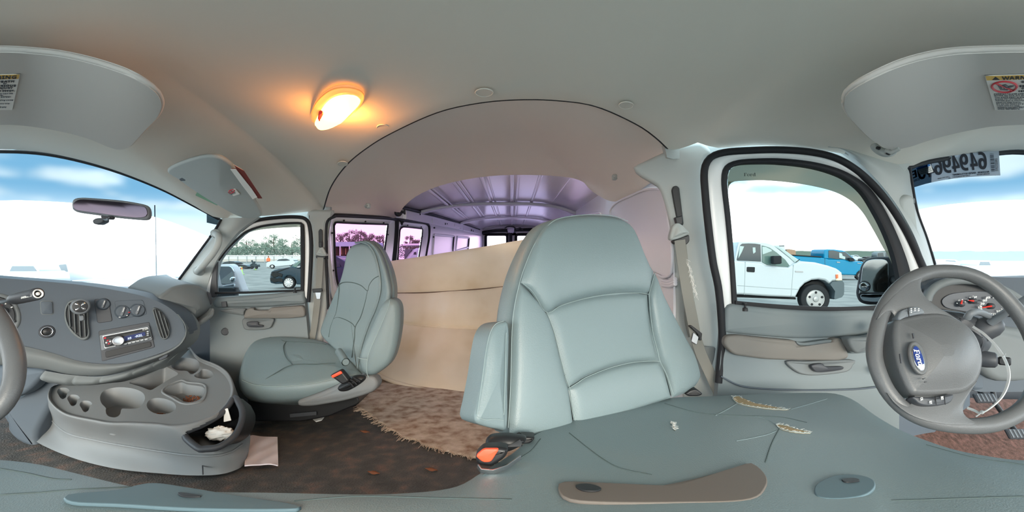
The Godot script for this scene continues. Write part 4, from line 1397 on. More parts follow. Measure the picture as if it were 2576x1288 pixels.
	part(lathe(MB.new(), a0, ad, [[0.005, al - 0.002], [0.0045, al + 0.003], [0.0, al + 0.0035]], 16), "end_button", M.white_print, lv)
	var gc := [P(53, 752, 1.415), P(79, 746, 1.405), P(79, 741, 1.405), P(53, 747, 1.415)]
	part(lettering("OVERDRIVE", gc[0], gc[1], gc[2], gc[3], 0.0004), "lettering", M.white_print, lv)
	# white cable tie looped through the wheel
	var tie := thing("cable_tie", "white plastic cable tie looped round the steering column", "cable tie", P(2480, 1040, 1.4))
	part(strap(MB.new(), cr(L3([2448, 822, 1.5, 2475, 840, 1.46, 2505, 870, 1.42, 2528, 905, 1.39, 2538, 940, 1.38, 2532, 975, 1.37, 2512, 1008, 1.36, 2472, 1038, 1.35, 2450, 1032, 1.36, 2433, 1026, 1.37]), 60), Vector3(0.3, 0.5, 0.6), 0.0065, 0.003), "strap", M.white_print, tie)
	part(rbox(MB.new(), P(2470, 1037, 1.345), Vector3(0.010, 0.008, 0.008), 0.002, Basis(Vector3.BACK, 0.6)), "head", M.white_print, tie)
	part(tube(MB.new(), L3([2470, 1037, 1.345, 2455, 1048, 1.34]), 0.0016, false, 6), "tail", M.white_print, tie)
	part(tube(MB.new(), L3([2523, 896, 1.395, 2530, 890, 1.385]), 0.0016, false, 6), "tail", M.white_print, tie)
	# toe board and pedals
	var tb := MB.new()
	var kp := MB.new()
	sheet(kp, face_rows([2210, 860, 2300, 850, 2440, 880], [2200, 1120, 2330, 1090, 2440, 1080], zp(2.62, 2250, 1000, 0.2, 0.0), 16, 8), Vector3(0, 0, -0.03))
	struct(kp, "trim_kick", M.dash, "dark kick panel beside the pedals")
	var t0 := L3([2180, 1000, 3.0, 2400, 1000, 3.05, 2576, 1005, 3.05, 2950, 1010, 3.05])
	var t1 := L3([2100, 1190, 2.58, 2400, 1180, 2.62, 2576, 1180, 2.62, 3000, 1180, 2.62])
	sheet(tb, through([t0, t1], 30, 6), Vector3(0, -0.04, 0))
	struct(tb, "floor_toeboard", M.floor_dirt, "dirty brown carpet rising to the pedals")
	for q in [[2478, 1002, 2.7, "wide brake pedal with a ribbed rubber pad below the dashboard"], [2560, 1092, 2.6, "rusty floor pedal at the lower right edge"]]:
		var pd := thing("pedal", q[3], "pedal", P(q[0], q[1] + 10, q[2]))
		var o := P(q[0], q[1], q[2])
		var bs := Basis(Vector3.RIGHT, -0.6)
		part(rbox(MB.new(), o, Vector3(0.11, 0.05, 0.02), 0.006, bs), "pad", M.dark_plastic, pd)
		for k in 5:
			part(rbox(MB.new(), o + bs * Vector3(-0.04 + k * 0.02, 0, 0.011), Vector3(0.008, 0.042, 0.006), 0.002, bs), "rib", M.grey_plastic, pd)
		part(tube(MB.new(), PackedVector3Array([o, o + Vector3(0, 0.12, -0.12), o + Vector3(0, 0.3, -0.16)]), 0.012, false, 8), "arm", M.black_plastic, pd)

# ---------------------------------------------------------------- doors, pillars and belts
func rows_of(a: Array, b: Array, z, bulge: float, nu := 50, nv := 8) -> Array:
	var rows := face_rows(a, b, z, nu, nv)
	for j in nv:
		var k := sin(PI * j / (nv - 1.0)) * bulge
		for i in nu:
			rows[j][i] += (Vector3(0, EYE, 0) - rows[j][i]).normalized() * k
	return rows

func build_passenger_door() -> void:
	var z := zp(3.5, 540, 740, 0.06, 0)
	var d := setting("door_1", P(650, 1000, 3.56), "grey passenger door with a black framed window")
	var o := [512, 760, 520, 730, 527, 700, 545, 655, 575, 615, 605, 580, 640, 556, 700, 547, 750, 546, 770, 552, 779, 570, 783, 620, 780, 700, 776, 760]
	var g := [530, 748, 537, 720, 543, 680, 550, 655, 570, 628, 596, 602, 620, 583, 655, 570, 705, 563, 745, 561, 759, 563, 763, 575, 764, 640, 763, 700, 762, 735]
	part(sheet(MB.new(), rows_of(o, g, z, 0.01, 70, 5), Vector3(0, 0, -0.05)), "window_frame", M.paint_frame, d)
	part(tube(MB.new(), cr(L(o.slice(10), func(px, py): return z.call(px, py) - 0.01), 60), 0.013, false, 10), "door_seal", M.rubber, d)
	part(tube(MB.new(), cr(L(g.slice(6), func(px, py): return z.call(px, py) - 0.012), 60), 0.008, false, 8), "window_seal", M.rubber, d)
	part(tube(MB.new(), L([541, 737, 620, 736, 763, 730], func(px, py): return z.call(px, py) - 0.012), 0.008, false, 8), "window_seal", M.rubber, d)
	part(tube(MB.new(), L([759, 566, 760, 640, 760, 730], func(px, py): return z.call(px, py) - 0.008), 0.011, false, 8), "window_channel", M.rubber, d)
	# tinted rain guard along the top edge and the pane
	var gu := [541, 690, 552, 650, 572, 626, 598, 601, 622, 583, 655, 570, 705, 563, 758, 561]
	var gl := [541, 668, 556, 646, 570, 632, 597, 605, 620, 588, 654, 578, 708, 573, 762, 571]
	part(MB.new().grid(face_rows(gu, gl, func(px, py): return z.call(px, py) + 0.05, 40, 3)), "rain_guard", M.smoke_visor, d)
	var pane := L([530, 748] + g.slice(2) + [650, 742], func(px, py): return z.call(px, py) + 0.02)
	part(MB.new().fan(pane, P(670, 650, 3.6)), "pane", M.side_glass, d)
	# quarter trim that carries the mirror
	pad2("mirror_trim", M.dark_plastic, d, [528, 745, 531, 700, 541, 660, 548, 655, 546, 700, 546, 742], func(px, py): return z.call(px, py) - 0.015, 0.03, 0.008)
	# panel
	part(sheet(MB.new(), rows_of(K(3, [60, 585, 100, 574, 300, 562, 500, 548, 567, 540]), K(3, [60, 1300, 300, 1320, 500, 1320, 640, 1320]), z, 0.03, 40, 16), Vector3(0, 0, -0.05)), "panel", M.door_panel, d)
	pad2("upper_roll", M.door_panel, d, K(3, [90, 582, 200, 570, 400, 555, 560, 540, 570, 560, 572, 610, 500, 618, 380, 628, 250, 632, 150, 632, 85, 630]), func(px, py): return z.call(px, py) - 0.03, 0.05, 0.025, 0.012, 60)
	padc("armrest", M.armrest, d, K(3, [238, 690, 250, 648, 268, 634, 296, 633, 300, 646, 376, 645, 386, 632, 560, 620, 573, 640, 575, 680, 500, 689, 400, 690, 330, 690]), func(px, py): return z.call(px, py) - 0.07, 0.06, 0.012, 0.02, 0.008)
	var rec := pad2("handle_recess", M.dash_light, d, K(3, [240, 690, 330, 688, 402, 690, 398, 720, 382, 742, 330, 752, 262, 752, 240, 738]), func(px, py): return z.call(px, py) - 0.05, 0.03, 0.008, -0.012, 50)
	pad2("door_handle", M.dark_plastic, rec, K(3, [258, 712, 285, 706, 318, 708, 322, 722, 345, 726, 342, 736, 300, 738, 265, 733]), func(px, py): return z.call(px, py) - 0.065, 0.02, 0.006, 0.004)
	pad2("trim_strip", M.dash_light, d, K(3, [112, 645, 150, 640, 246, 636, 244, 655, 238, 672, 180, 665, 130, 655]), func(px, py): return z.call(px, py) - 0.055, 0.03, 0.008, 0.004)
	padc("window_switch", M.dark_plastic, d, K(3, [120, 600, 148, 597, 152, 628, 124, 630]), func(px, py): return z.call(px, py) - 0.05, 0.02, 0.004, 0.006)
	var so := P(567, 834, 3.5)
	part(lathe(MB.new(), so, Vector3(0, EYE, 0) - so, [[0.026, -0.01], [0.026, 0.004], [0.021, 0.008], [0.0, 0.006]], 24), "round_plug", M.dark_plastic, d)
	part(lathe(MB.new(), P(742, 733, 3.56), Vector3.UP, [[0.012, -0.01], [0.011, 0.002], [0.004, 0.006], [0.004, 0.014], [0.007, 0.018], [0.006, 0.024], [0.0, 0.025]], 16), "lock_button", M.black_plastic, d)

func build_driver_door() -> void:
	var z := zp(2.33, 1850, 760, 0.01, 0)
	var d := setting("door_2", P(2000, 1150, 2.35), "grey driver's door with a black framed window")
	var s := K(6, [470, 1180, 480, 1060, 487, 950, 470, 740, 442, 600, 417, 400, 404, 260, 400, 190, 408, 140, 437, 102, 500, 82, 600, 74, 750, 70, 900, 80, 1020, 107, 1120, 162, 1210, 242, 1290, 342, 1370, 472, 1430, 602, 1480, 720])
	var r := K(6, [505, 1180, 520, 1060, 535, 950, 532, 800, 520, 600, 502, 400, 486, 260, 484, 195, 496, 152, 530, 127, 600, 114, 750, 110, 900, 124, 1020, 152, 1110, 192, 1190, 252, 1260, 352, 1320, 472, 1370, 602, 1400, 720])
	var g := K(6, [560, 820, 552, 700, 545, 600, 528, 400, 514, 270, 512, 205, 524, 162, 556, 144, 620, 136, 750, 136, 900, 152, 1010, 180, 1090, 217, 1160, 277, 1220, 372, 1270, 472, 1310, 582, 1340, 720])
	part(sheet(MB.new(), rows_of(s, r, z, 0.014, 90, 6), Vector3(0, 0, -0.05)), "door_frame", M.paint_frame, d)
	part(tube(MB.new(), cr(L(s, func(px, py): return z.call(px, py) - 0.012), 110), 0.0165, false, 10), "door_seal", M.rubber, d)
	part(sheet(MB.new(), rows_of(r.slice(4), g, func(px, py): return z.call(px, py) - 0.004, 0.008, 90, 5), Vector3(0, 0, -0.03)), "window_seal", M.rubber, d)
	part(strap(MB.new(), cr(L(K(6, [545, 800, 700, 814, 850, 824, 1000, 830, 1130, 828, 1240, 820, 1340, 805]), func(px, py): return z.call(px, py) - 0.006), 40), Vector3(0, 1, 0), 0.022, 0.02), "window_seal", M.rubber, d)
	part(MB.new().grid(face_rows(g.slice(8), K(6, [512, 222, 600, 217, 700, 216, 850, 231, 1000, 263, 1090, 306, 1150, 361, 1200, 441, 1250, 531, 1290, 601, 1320, 700]), func(px, py): return z.call(px, py) + 0.06, 60, 4)), "rain_guard", M.smoke_visor, d)
	var pane := L(g + K(6, [1340, 830, 1000, 840, 700, 830]), func(px, py): return z.call(px, py) + 0.025)
	part(MB.new().fan(pane, P(2020, 620, 2.37)), "pane", M.side_glass, d)
	var lo := K(6, [590, 195, 646, 195, 646, 180, 590, 180])
	var lc := L(lo, 2.37)
	part(lettering("Ford", lc[0], lc[1], lc[2], lc[3], 0.0004, "Droid Serif", 400, true), "glass_mark", M.ink_grey, d)
	# panel
	part(sheet(MB.new(), rows_of(K(6, [500, 820, 560, 812, 700, 822, 850, 832, 1000, 838, 1230, 832, 1330, 810]), K(6, [455, 1330, 600, 1420, 850, 1450, 1000, 1450, 1180, 1450, 1330, 1450]), z, 0.03, 50, 20), Vector3(0, 0, -0.05)), "panel", M.door_panel, d)
	pad2("upper_roll", M.door_panel, d, K(6, [503, 850, 508, 820, 530, 806, 570, 808, 700, 822, 850, 833, 1000, 838, 1200, 834, 1240, 850, 1240, 930, 1180, 955, 1080, 962, 1040, 966, 850, 972, 650, 958, 520, 945, 500, 930]), func(px, py): return z.call(px, py) - 0.03, 0.05, 0.02, 0.008, 80)
	padc("armrest", M.armrest, d, K(6, [497, 1000, 505, 958, 560, 953, 700, 968, 838, 980, 852, 1004, 930, 1008, 1008, 1004, 1016, 974, 1058, 967, 1078, 1000, 1097, 1062, 1050, 1076, 900, 1076, 700, 1070, 540, 1048]), func(px, py): return z.call(px, py) - 0.06, 0.06, 0.012, 0.03, 0.006)
	pad2("armrest_front", M.door_panel, d, K(6, [1066, 975, 1120, 965, 1200, 955, 1250, 965, 1250, 1010, 1180, 1038, 1110, 1042, 1095, 1020]), func(px, py): return z.call(px, py) - 0.05, 0.06, 0.014, 0.006)
	pad2("pull_cup", M.door_panel, d, K(6, [842, 984, 880, 990, 1008, 976, 1006, 1000, 930, 1006, 856, 1002]), func(px, py): return z.call(px, py) - 0.05, 0.04, 0.006, -0.004)
	var rec := pad2("handle_recess", M.dash_light, d, K(6, [795, 1080, 900, 1078, 1110, 1072, 1112, 1100, 1085, 1128, 1000, 1142, 900, 1146, 840, 1128]), func(px, py): return z.call(px, py) - 0.045, 0.03, 0.008, -0.01, 50)
	pad2("door_handle", M.dark_plastic, rec, K(6, [912, 1104, 930, 1092, 968, 1090, 985, 1104, 1062, 1104, 1060, 1118, 1000, 1128, 940, 1130]), func(px, py): return z.call(px, py) - 0.06, 0.02, 0.005, 0.004)
	part(tube(MB.new(), cr(L(K(6, [480, 1150, 600, 1200, 850, 1215, 1100, 1212, 1230, 1200]), func(px, py): return z.call(px, py) - 0.036), 40), 0.004, false, 6), "panel_joint", M.dash, d)
	part(lathe(MB.new(), P(1874.5, 776, 2.3), Vector3.UP, [[0.012, -0.012], [0.011, 0.002], [0.004, 0.005], [0.0045, 0.016], [0.008, 0.02], [0.007, 0.026], [0.0, 0.027]], 16), "lock_button", M.black_plastic, d)
	for q in [[2219, 930, 0.018]]:
		var o := P(q[0], q[1], 2.27)
		part(lathe(MB.new(), o, Vector3(0, EYE, 0) - o, [[q[2], -0.02], [q[2], 0.004], [q[2] * 0.8, 0.008], [0.0, 0.008]], 20), "round_plug", M.dark_plastic, d)

func build_mirrors() -> void:
	# driver's mirror outside
	var m := thing("door_mirror", "tall grey towing mirror with a round blind spot glass outside the driver's window", "mirror", P(2205, 770, 2.75))
	var z := zp(2.75, 2200, 700, -0.1, 0)
	padc("housing", M.dark_plastic, m, K(15, [1925, 900, 1955, 720, 2000, 470, 2080, 365, 2200, 335, 2480, 330, 2550, 420, 2560, 700, 2540, 1060, 2100, 1060, 1980, 1020]), z, 0.09, 0.012, 0.04)
	padc("mirror_glass", M.mirror, m, K(15, [1975, 900, 2000, 700, 2030, 480, 2090, 395, 2200, 370, 2420, 375, 2420, 800, 2420, 880, 2000, 870]), func(px, py): return z.call(px, py) - 0.012, 0.01, 0.002, 0.03)
	padc("lower_glass", M.mirror, m, K(15, [1990, 900, 2200, 895, 2400, 890, 2400, 1010, 2150, 1015, 2010, 990]), func(px, py): return z.call(px, py) - 0.012, 0.01, 0.002, 0.02)
	var o := P(2173, 721, 2.735)
	var bs := part(lathe(MB.new(), o, Vector3(0, EYE, 0) - o, [[0.028, -0.005], [0.0285, 0.006], [0.026, 0.009]], 28), "blind_spot_rim", M.black_plastic, m)
	part(lathe(MB.new(), o, Vector3(0, EYE, 0) - o, [[0.026, 0.006], [0.02, 0.009], [0.011, 0.012], [0.0, 0.0125]], 28), "blind_spot_glass", M.mirror, bs)
	part(tube(MB.new(), L3([2240, 700, 2.78, 2290, 720, 2.5, 2300, 730, 2.45]), 0.03, false, 10), "arm", M.black_plastic, m)
	# passenger's mirror outside
	var n := thing("door_mirror", "white backed towing mirror with a small round glass outside the passenger window", "mirror", P(575, 738, 3.95))
	padc("housing", M.paint_white, n, [543, 672, 552, 665, 578, 664, 590, 680, 604, 720, 612, 737, 570, 742, 546, 738], 4.0, 0.12, 0.02, 0.03)
	padc("mirror_glass", M.mirror, n, K(12, [60, 800, 75, 780, 260, 780, 300, 800, 330, 860, 355, 970, 350, 1085, 120, 1130, 95, 1000]), 3.93, 0.02, 0.004, 0.02)
	padc("lower_glass", M.mirror, n, K(12, [130, 1140, 360, 1095, 340, 1180, 300, 1225, 190, 1230, 160, 1200]), 3.93, 0.02, 0.004, 0.02)
	var o2 := P(586, 703, 3.9)
	part(lathe(MB.new(), o2, Vector3(0, EYE, 0) - o2, [[0.02, -0.01], [0.02, 0.004], [0.014, 0.01], [0.0, 0.013]], 24), "blind_spot_glass", M.mirror, n)

func build_pillars() -> void:
	# passenger's windscreen pillar
	var c0 := cr(L3([560, 548, 3.42, 540, 580, 3.46, 500, 635, 3.52, 436, 722, 3.64]), 40)
	var c1 := cr(L3([650, 546, 3.5, 605, 578, 3.48, 575, 612, 3.47, 545, 655, 3.47, 527, 700, 3.48, 515, 750, 3.5]), 40)
	var mid := PackedVector3Array()
	for i in 40:
		mid.append(c0[i].lerp(c1[i], 0.5) + (Vector3(0, EYE, 0) - c0[i]).normalized() * 0.05)
	struct(sheet(MB.new(), through([c0, mid, c1], 40, 6), Vector3(0, 0, -0.04)), "trim_1", M.trim, "pale windscreen pillar trim on the passenger's side")
	var gh := thing("grab_handle", "pale grab handle on the passenger's windscreen pillar", "handle", P(520, 670, 3.35))
	part(tube(MB.new(), cr(L3([541, 588, 3.4, 549, 594, 3.33, 549, 612, 3.3, 536, 636, 3.3, 519, 658, 3.31, 507, 672, 3.34, 498, 682, 3.42]), 40), 0.021, false, 12), "bar", M.trim, gh)
	for q in [[543, 588, 3.42], [499, 681, 3.45]]:
		part(lathe(MB.new(), P(q[0], q[1], q[2]), Vector3(0.1, 0.2, 1), [[0.03, -0.03], [0.03, 0.01], [0.022, 0.03], [0.0, 0.032]], 16), "foot", M.trim, gh)
	# driver's windscreen pillar
	c0 = cr(L(K(6, [990, 62, 1060, 75, 1150, 140, 1240, 232, 1320, 335, 1395, 465, 1450, 600, 1500, 740]), 2.36), 50)
	c1 = cr(L3([2085, 366, 2.36, 2150, 376, 2.38, 2240, 408, 2.44, 2284, 424, 2.5, 2292, 462, 2.55, 2305, 530, 2.6, 2330, 600, 2.65, 2356, 690, 2.72]), 50)
	mid = PackedVector3Array()
	for i in 50:
		mid.append(c0[i].lerp(c1[i], 0.5) + (Vector3(0, EYE, 0) - c0[i]).normalized() * 0.05)
	struct(sheet(MB.new(), through([c0, mid, c1], 50, 6), Vector3(0, 0, -0.03)), "trim_2", M.trim, "pale windscreen pillar trim on the driver's side")
	var gd := thing("grab_handle", "pale grab handle on the driver's windscreen pillar", "handle", P(2325, 660, 2.45))
	pad2("bar", M.trim, gd, K(7, [486, 950, 490, 905, 510, 878, 540, 868, 560, 885, 562, 920, 552, 960, 575, 1040, 610, 1120, 640, 1190, 640, 1225, 610, 1232, 580, 1190, 540, 1100, 500, 1020]), zp(2.42, 2300, 570, 0.1, 0.05), 0.06, 0.018, 0.006, 60)
	pad2("screw_cap", M.dash_light, gd, K(7, [548, 885, 560, 890, 560, 912, 550, 915]), 2.4, 0.012, 0.002)
	# pillar behind the passenger door
	var b1 := setting("trim_3", P(800, 1000, 3.72), "pale door pillar behind the passenger door")
	pad2("cover", M.trim, b1, K(3, [578, 128, 583, 108, 605, 101, 665, 102, 722, 103, 734, 113, 712, 135, 695, 165, 690, 220, 690, 400, 690, 620, 670, 760, 660, 1000, 590, 1000, 588, 760, 582, 560, 600, 420, 604, 300, 598, 195, 588, 155]), zp(3.71, 800, 600, 0.05, 0.0), 0.06, 0.02, 0.0, 90)
	padc("belt_slot", M.black_plastic, b1, K(3, [646, 215, 656, 204, 666, 212, 667, 302, 648, 305]), 3.69, 0.01, 0.003, 0.01)
	part(tube(MB.new(), cr(L(K(3, [700, 640, 693, 500, 688, 350, 688, 215, 698, 160, 740, 137]), 3.68), 40), 0.010, false, 8), "edge_seal", M.rubber, b1)
	belt("pale grey seat belt hanging on the pillar by the passenger door", K(3, [632, 348, 640, 325, 655, 308, 668, 306, 680, 328, 686, 352]), K(3, [630, 350, 686, 350, 680, 368, 634, 365]), K(3, [657, 360, 652, 450, 646, 530, 640, 600, 628, 700, 612, 800]), 3.66, 0.047, K(3, [612, 530, 664, 526, 666, 545, 615, 550]), K(3, [627, 548, 660, 548, 655, 585, 636, 585]), K(3, [646, 275, 664, 275, 664, 306, 648, 306]))
	# pillar behind the driver's door
	var b2 := setting("trim_4", P(1745, 1000, 2.5), "pale door pillar with a wide top behind the driver's door")
	pad2("cover", M.trim, b2, K(6, [62, 152, 70, 143, 110, 125, 180, 92, 240, 66, 310, 44, 360, 32, 395, 36, 420, 58, 440, 82, 415, 100, 398, 150, 398, 200, 410, 300, 425, 420, 442, 560, 470, 740, 486, 900, 485, 1000, 474, 1090, 478, 1350, 330, 1350, 262, 1000, 262, 820, 256, 700, 245, 500, 225, 380, 200, 290, 178, 245, 130, 215, 75, 180]), zp(2.43, 1760, 600, -0.06, 0.0), 0.08, 0.02, 0.0, 120)
	padc("lower_cover", M.dash_light, b2, K(6, [385, 1005, 458, 1012, 450, 1060, 430, 1130, 400, 1100]), 2.37, 0.02, 0.004, 0.01)
	padc("belt_slot", M.black_plastic, b2, K(6, [248, 260, 256, 243, 270, 240, 282, 250, 292, 330, 304, 428, 280, 436, 262, 340]), 2.45, 0.02, 0.004, 0.012)
	belt("pale grey frayed seat belt hanging behind the driver's seat", K(6, [245, 500, 248, 450, 262, 425, 285, 420, 310, 440, 330, 472]), K(6, [247, 505, 330, 474, 332, 505, 318, 522, 258, 520]), K(6, [284, 500, 300, 620, 322, 760, 345, 880, 360, 960, 385, 1040, 430, 1140, 480, 1250]), 2.36, 0.048, K(6, [326, 908, 340, 906, 392, 945, 388, 980, 376, 978, 378, 955]), K(6, [350, 940, 376, 962, 366, 1000, 340, 985]), K(6, [262, 392, 298, 382, 300, 424, 272, 428]))
	# webbing that runs back up behind, and the frayed edge
	var fr := MB.new()
	strap(fr, cr(L(K(6, [300, 520, 312, 640, 318, 760, 322, 880, 340, 960]), 2.43), 30), Vector3(1, 0, 0), 0.03, 0.003)
	solo(fr, "belt_strap", M.webbing, "second run of grey webbing behind the driver's seat belt", "seat belt")
	var th := MB.new()
	for k in 46:
		var t := k / 45.0
		var p := P(1560 + lerpf(312, 352, t) / 1.8947, 340 + lerpf(590, 750, t) / 1.8947, 2.345)
		tube(th, PackedVector3Array([p, p + Vector3(rng.randf_range(0.004, 0.016), rng.randf_range(-0.02, 0.006), 0.003), p + Vector3(rng.randf_range(0.0, 0.022), rng.randf_range(-0.035, -0.008), 0.004)]), 0.0006, false, 4)
	solo(th, "loose_threads", M.paper, "white threads fraying off the driver's seat belt", "thread", "", "stuff")

func belt(label: String, cone: Array, ring: Array, run: Array, z: float, w: float, bar: Array, tongue: Array, stem: Array) -> void:
	var b := thing("seat_belt", label, "seat belt", P(run[-2], run[-1], z))
	pad2("guide_cover", M.trim, b, cone, z - 0.01, 0.05, 0.012, 0.015)
	padc("guide_loop", M.black_plastic, b, ring, z - 0.005, 0.03, 0.004, 0.008)
	padc("height_adjuster", M.black_plastic, b, stem, z + 0.02, 0.03, 0.004, 0.006)
	part(strap(MB.new(), cr(L(run, z - 0.012), 50), Vector3(1, 0.1, 0.15), w, 0.003), "webbing", M.webbing, b)
	padc("latch_bar", M.black_plastic, b, bar, z - 0.03, 0.015, 0.003, 0.004)
	padc("latch_tongue", M.steel, b, tongue, z - 0.026, 0.008, 0.002, 0.004)

# ---------------------------------------------------------------- seats
func zback(px, py) -> float:
	return 1.56 + (px - 1300.0) / 430.0 * 0.4 + (1100.0 - py) / 560.0 * 0.16

func seam(parent: Node3D, pts: PackedVector3Array, n: Vector3, r := 0.0011) -> void:
	part(tube(MB.new(), moved(pts, n * 0.001), r, false, 6), "stitching", M.thread, parent)

func panel4(called: String, m: Material, parent: Node3D, b: Array, t: Array, l: Array, r: Array, z, n: Vector3, h: float, e := 0.008) -> MeshInstance3D:
	return part(patch(MB.new(), L(K(5, b), z), L(K(5, t), z), L(K(5, l), z), L(K(5, r), z), n, h, e, 30, 30), called, m, parent)

func build_driver_seat() -> void:
	var s := thing("driver_seat", "large blue grey vinyl driver's seat with a torn cushion", "seat", P(1600, 1150, 1.5))
	var out := K(5, [230, 1065, 240, 950, 245, 850, 248, 700, 252, 600, 266, 470, 300, 330, 345, 220, 390, 142, 440, 97, 520, 74, 620, 64, 720, 71, 785, 92, 822, 130, 848, 200, 878, 270, 915, 345, 960, 440, 1010, 540, 1060, 632, 1108, 720, 1138, 785, 1143, 820, 1125, 858, 1080, 895, 980, 933, 860, 972, 700, 1028, 560, 1074, 430, 1103, 330, 1110, 265, 1100])
	var loop := cr(L(out, func(px, py): return zback(px, py) + 0.045), 120, true)
	var n := normal_of(loop)
	part(pad(MB.new(), loop, n, 0.15, 0.05, 0.02, 8), "backrest", M.vinyl_side, s)
	var zf := func(px, py): return zback(px, py)
	var hb := [298, 390, 350, 432, 412, 527, 480, 495, 600, 460, 720, 441, 830, 436, 888, 442]
	# head section
	var zc := func(px, py): return zback(px, py) + 0.03 * pow(clampf(absf(px - 1480.0) / 230.0, 0, 1.2), 4.0) + 0.04 * pow(clampf((600.0 - py) / 60.0, 0, 1.2), 3.0)
	part(patch(MB.new(), L(K(5, [300, 388, 345, 428, 414, 524, 480, 492, 600, 457, 720, 438, 830, 433, 886, 439, 898, 390, 916, 338]), zc), L(K(5, [372, 185, 410, 128, 450, 100, 520, 82, 620, 74, 720, 80, 775, 98, 806, 128, 822, 165]), zc), L(K(5, [300, 388, 330, 290, 372, 185]), zc), L(K(5, [916, 338, 870, 262, 822, 165]), zc), n, 0.035, 0.008, 40, 30), "head_section", M.vinyl, s)
	# left bolster
	part(patch(MB.new(), L(K(5, [248, 1088, 330, 1103, 430, 1098, 548, 1070]), zc), L(K(5, [296, 394, 340, 432, 380, 480, 411, 530]), zc), L(K(5, [248, 1088, 252, 850, 258, 600, 272, 480, 296, 394]), zc), L(K(5, [548, 1070, 530, 960, 516, 878, 500, 830, 476, 740, 446, 620, 411, 530]), zc), n, 0.03, 0.009, 26, 40), "bolster", M.vinyl, s)
	# right bolster
	part(patch(MB.new(), L(K(5, [1002, 922, 1060, 900, 1110, 866, 1134, 822]), zc), L(K(5, [892, 444, 902, 392, 910, 362, 919, 342]), zc), L(K(5, [1002, 922, 974, 820, 943, 752, 929, 700, 909, 620, 896, 520, 892, 444]), zc), L(K(5, [1134, 822, 1100, 720, 1050, 630, 1000, 540, 950, 440, 919, 342]), zc), n, 0.03, 0.009, 26, 40), "bolster", M.vinyl, s)
	# middle and lumbar sections
	part(patch(MB.new(), L(K(5, [521, 872, 560, 847, 600, 822, 700, 782, 800, 757, 880, 749, 937, 749]), zf), L(K(5, [416, 530, 480, 498, 600, 463, 720, 444, 830, 439, 887, 445]), zf), L(K(5, [521, 872, 505, 830, 481, 740, 451, 620, 416, 530]), zf), L(K(5, [937, 749, 925, 700, 905, 620, 892, 520, 887, 445]), zf), n, 0.012, 0.009, 34, 34), "middle_section", M.vinyl_perforated, s)
	part(patch(MB.new(), L(K(5, [554, 1070, 700, 1024, 860, 968, 998, 922]), zf), L(K(5, [521, 878, 560, 853, 600, 828, 700, 788, 800, 763, 880, 755, 939, 755]), zf), L(K(5, [554, 1070, 535, 960, 521, 878]), zf), L(K(5, [998, 922, 970, 820, 939, 755]), zf), n, 0.02, 0.009, 34, 28), "lumbar_section", M.vinyl_perforated, s)
	var zs := func(px, py): return zback(px, py) + 0.004
	for q in [[300, 390, 350, 432, 413, 527, 480, 495, 600, 460, 720, 441, 830, 436, 888, 442], [415, 527, 449, 620, 479, 740, 503, 830, 520, 875, 533, 960, 552, 1062], [888, 442, 893, 520, 906, 620, 926, 700, 939, 752, 971, 820, 999, 905], [520, 875, 560, 850, 600, 825, 700, 785, 800, 760, 880, 752, 938, 752], [888, 442, 902, 390, 917, 340]]:
		seam(s, cr(L(K(5, q), zs), 40), n)
	# piping round the edge
	seam(s, cr(L(K(5, [236, 1060, 247, 850, 254, 600, 270, 470, 302, 345, 350, 225, 402, 145, 450, 101, 520, 82, 620, 74, 720, 80, 790, 104]), func(px, py): return zback(px, py) + 0.012), 80), n, 0.0014)
	# folded armrest at its left
	var al := cr(L(K(5, [86, 1020, 100, 940, 122, 820, 138, 700, 155, 622, 180, 582, 212, 567, 238, 572, 246, 640, 240, 850, 236, 1060, 190, 1068, 110, 1047]), func(px, py): return zback(px, py) - 0.03), 60, true)
	var arm := part(pad(MB.new(), al, n, 0.12, 0.014, 0.012), "armrest", M.vinyl, s)
	seam(arm, cr(L(K(5, [92, 1000, 118, 820, 134, 700, 152, 622, 178, 580, 215, 566]), func(px, py): return zback(px, py) - 0.036), 40), n)
	seam(arm, cr(L(K(5, [88, 1008, 130, 1022, 175, 1020, 214, 1024]), func(px, py): return zback(px, py) - 0.038), 24), n)
	seam(arm, cr(L(K(5, [226, 620, 222, 800, 216, 1000]), func(px, py): return zback(px, py) - 0.037), 24), n)
	# cushion: a wide pad under the eye, its edge rolling down to the floor
	var ed := [-350, 1140, -150, 1148, 0, 1157, 100, 1169, 200, 1193, 330, 1224, 420, 1234, 560, 1238, 700, 1240, 900, 1244, 1000, 1242, 1100, 1234, 1160, 1220, 1210, 1190, 1290, 1140, 1340, 1098, 1400, 1070, 1500, 1035, 1600, 1012, 1700, 1000, 1760, 998, 1850, 994, 1950, 990, 2050, 988, 2105, 991, 2150, 1008, 2200, 1044, 2250, 1074, 2300, 1097, 2400, 1131, 2500, 1150, 2576, 1158, 2750, 1160, 2950, 1150]
	var pts := PackedVector3Array()
	for i in range(0, ed.size(), 2):
		pts.append(Vector3(ed[i], ed[i + 1], 0))
	pts = cr(pts, 170)
	var rows := []
	for k in 16:
		var row := PackedVector3Array()
		for q in pts:
			var e := P(q.x, q.y, zdrop(q.y, 0.55))
			var away := Vector3(e.x, 0, e.z).normalized()
			var near := Vector3(e.x * 0.25, e.y, -0.35)
			var p: Vector3
			match k:
				0: p = e + Vector3(0, -0.34, 0) + away * 0.02
				1: p = e + Vector3(0, -0.15, 0) + away * 0.035
				2: p = e + Vector3(0, -0.08, 0) + away * 0.035
				3: p = e + Vector3(0, -0.035, 0) + away * 0.028
				4: p = e + Vector3(0, -0.012, 0) + away * 0.014
				5: p = e
				_:
					var t := (k - 5) / 10.0
					p = e.lerp(near, t) + Vector3(0, 0.02 * sin(PI * t) * smoothstep(0.4, 0.7, t), 0)
			row.append(p)
		rows.append(row)
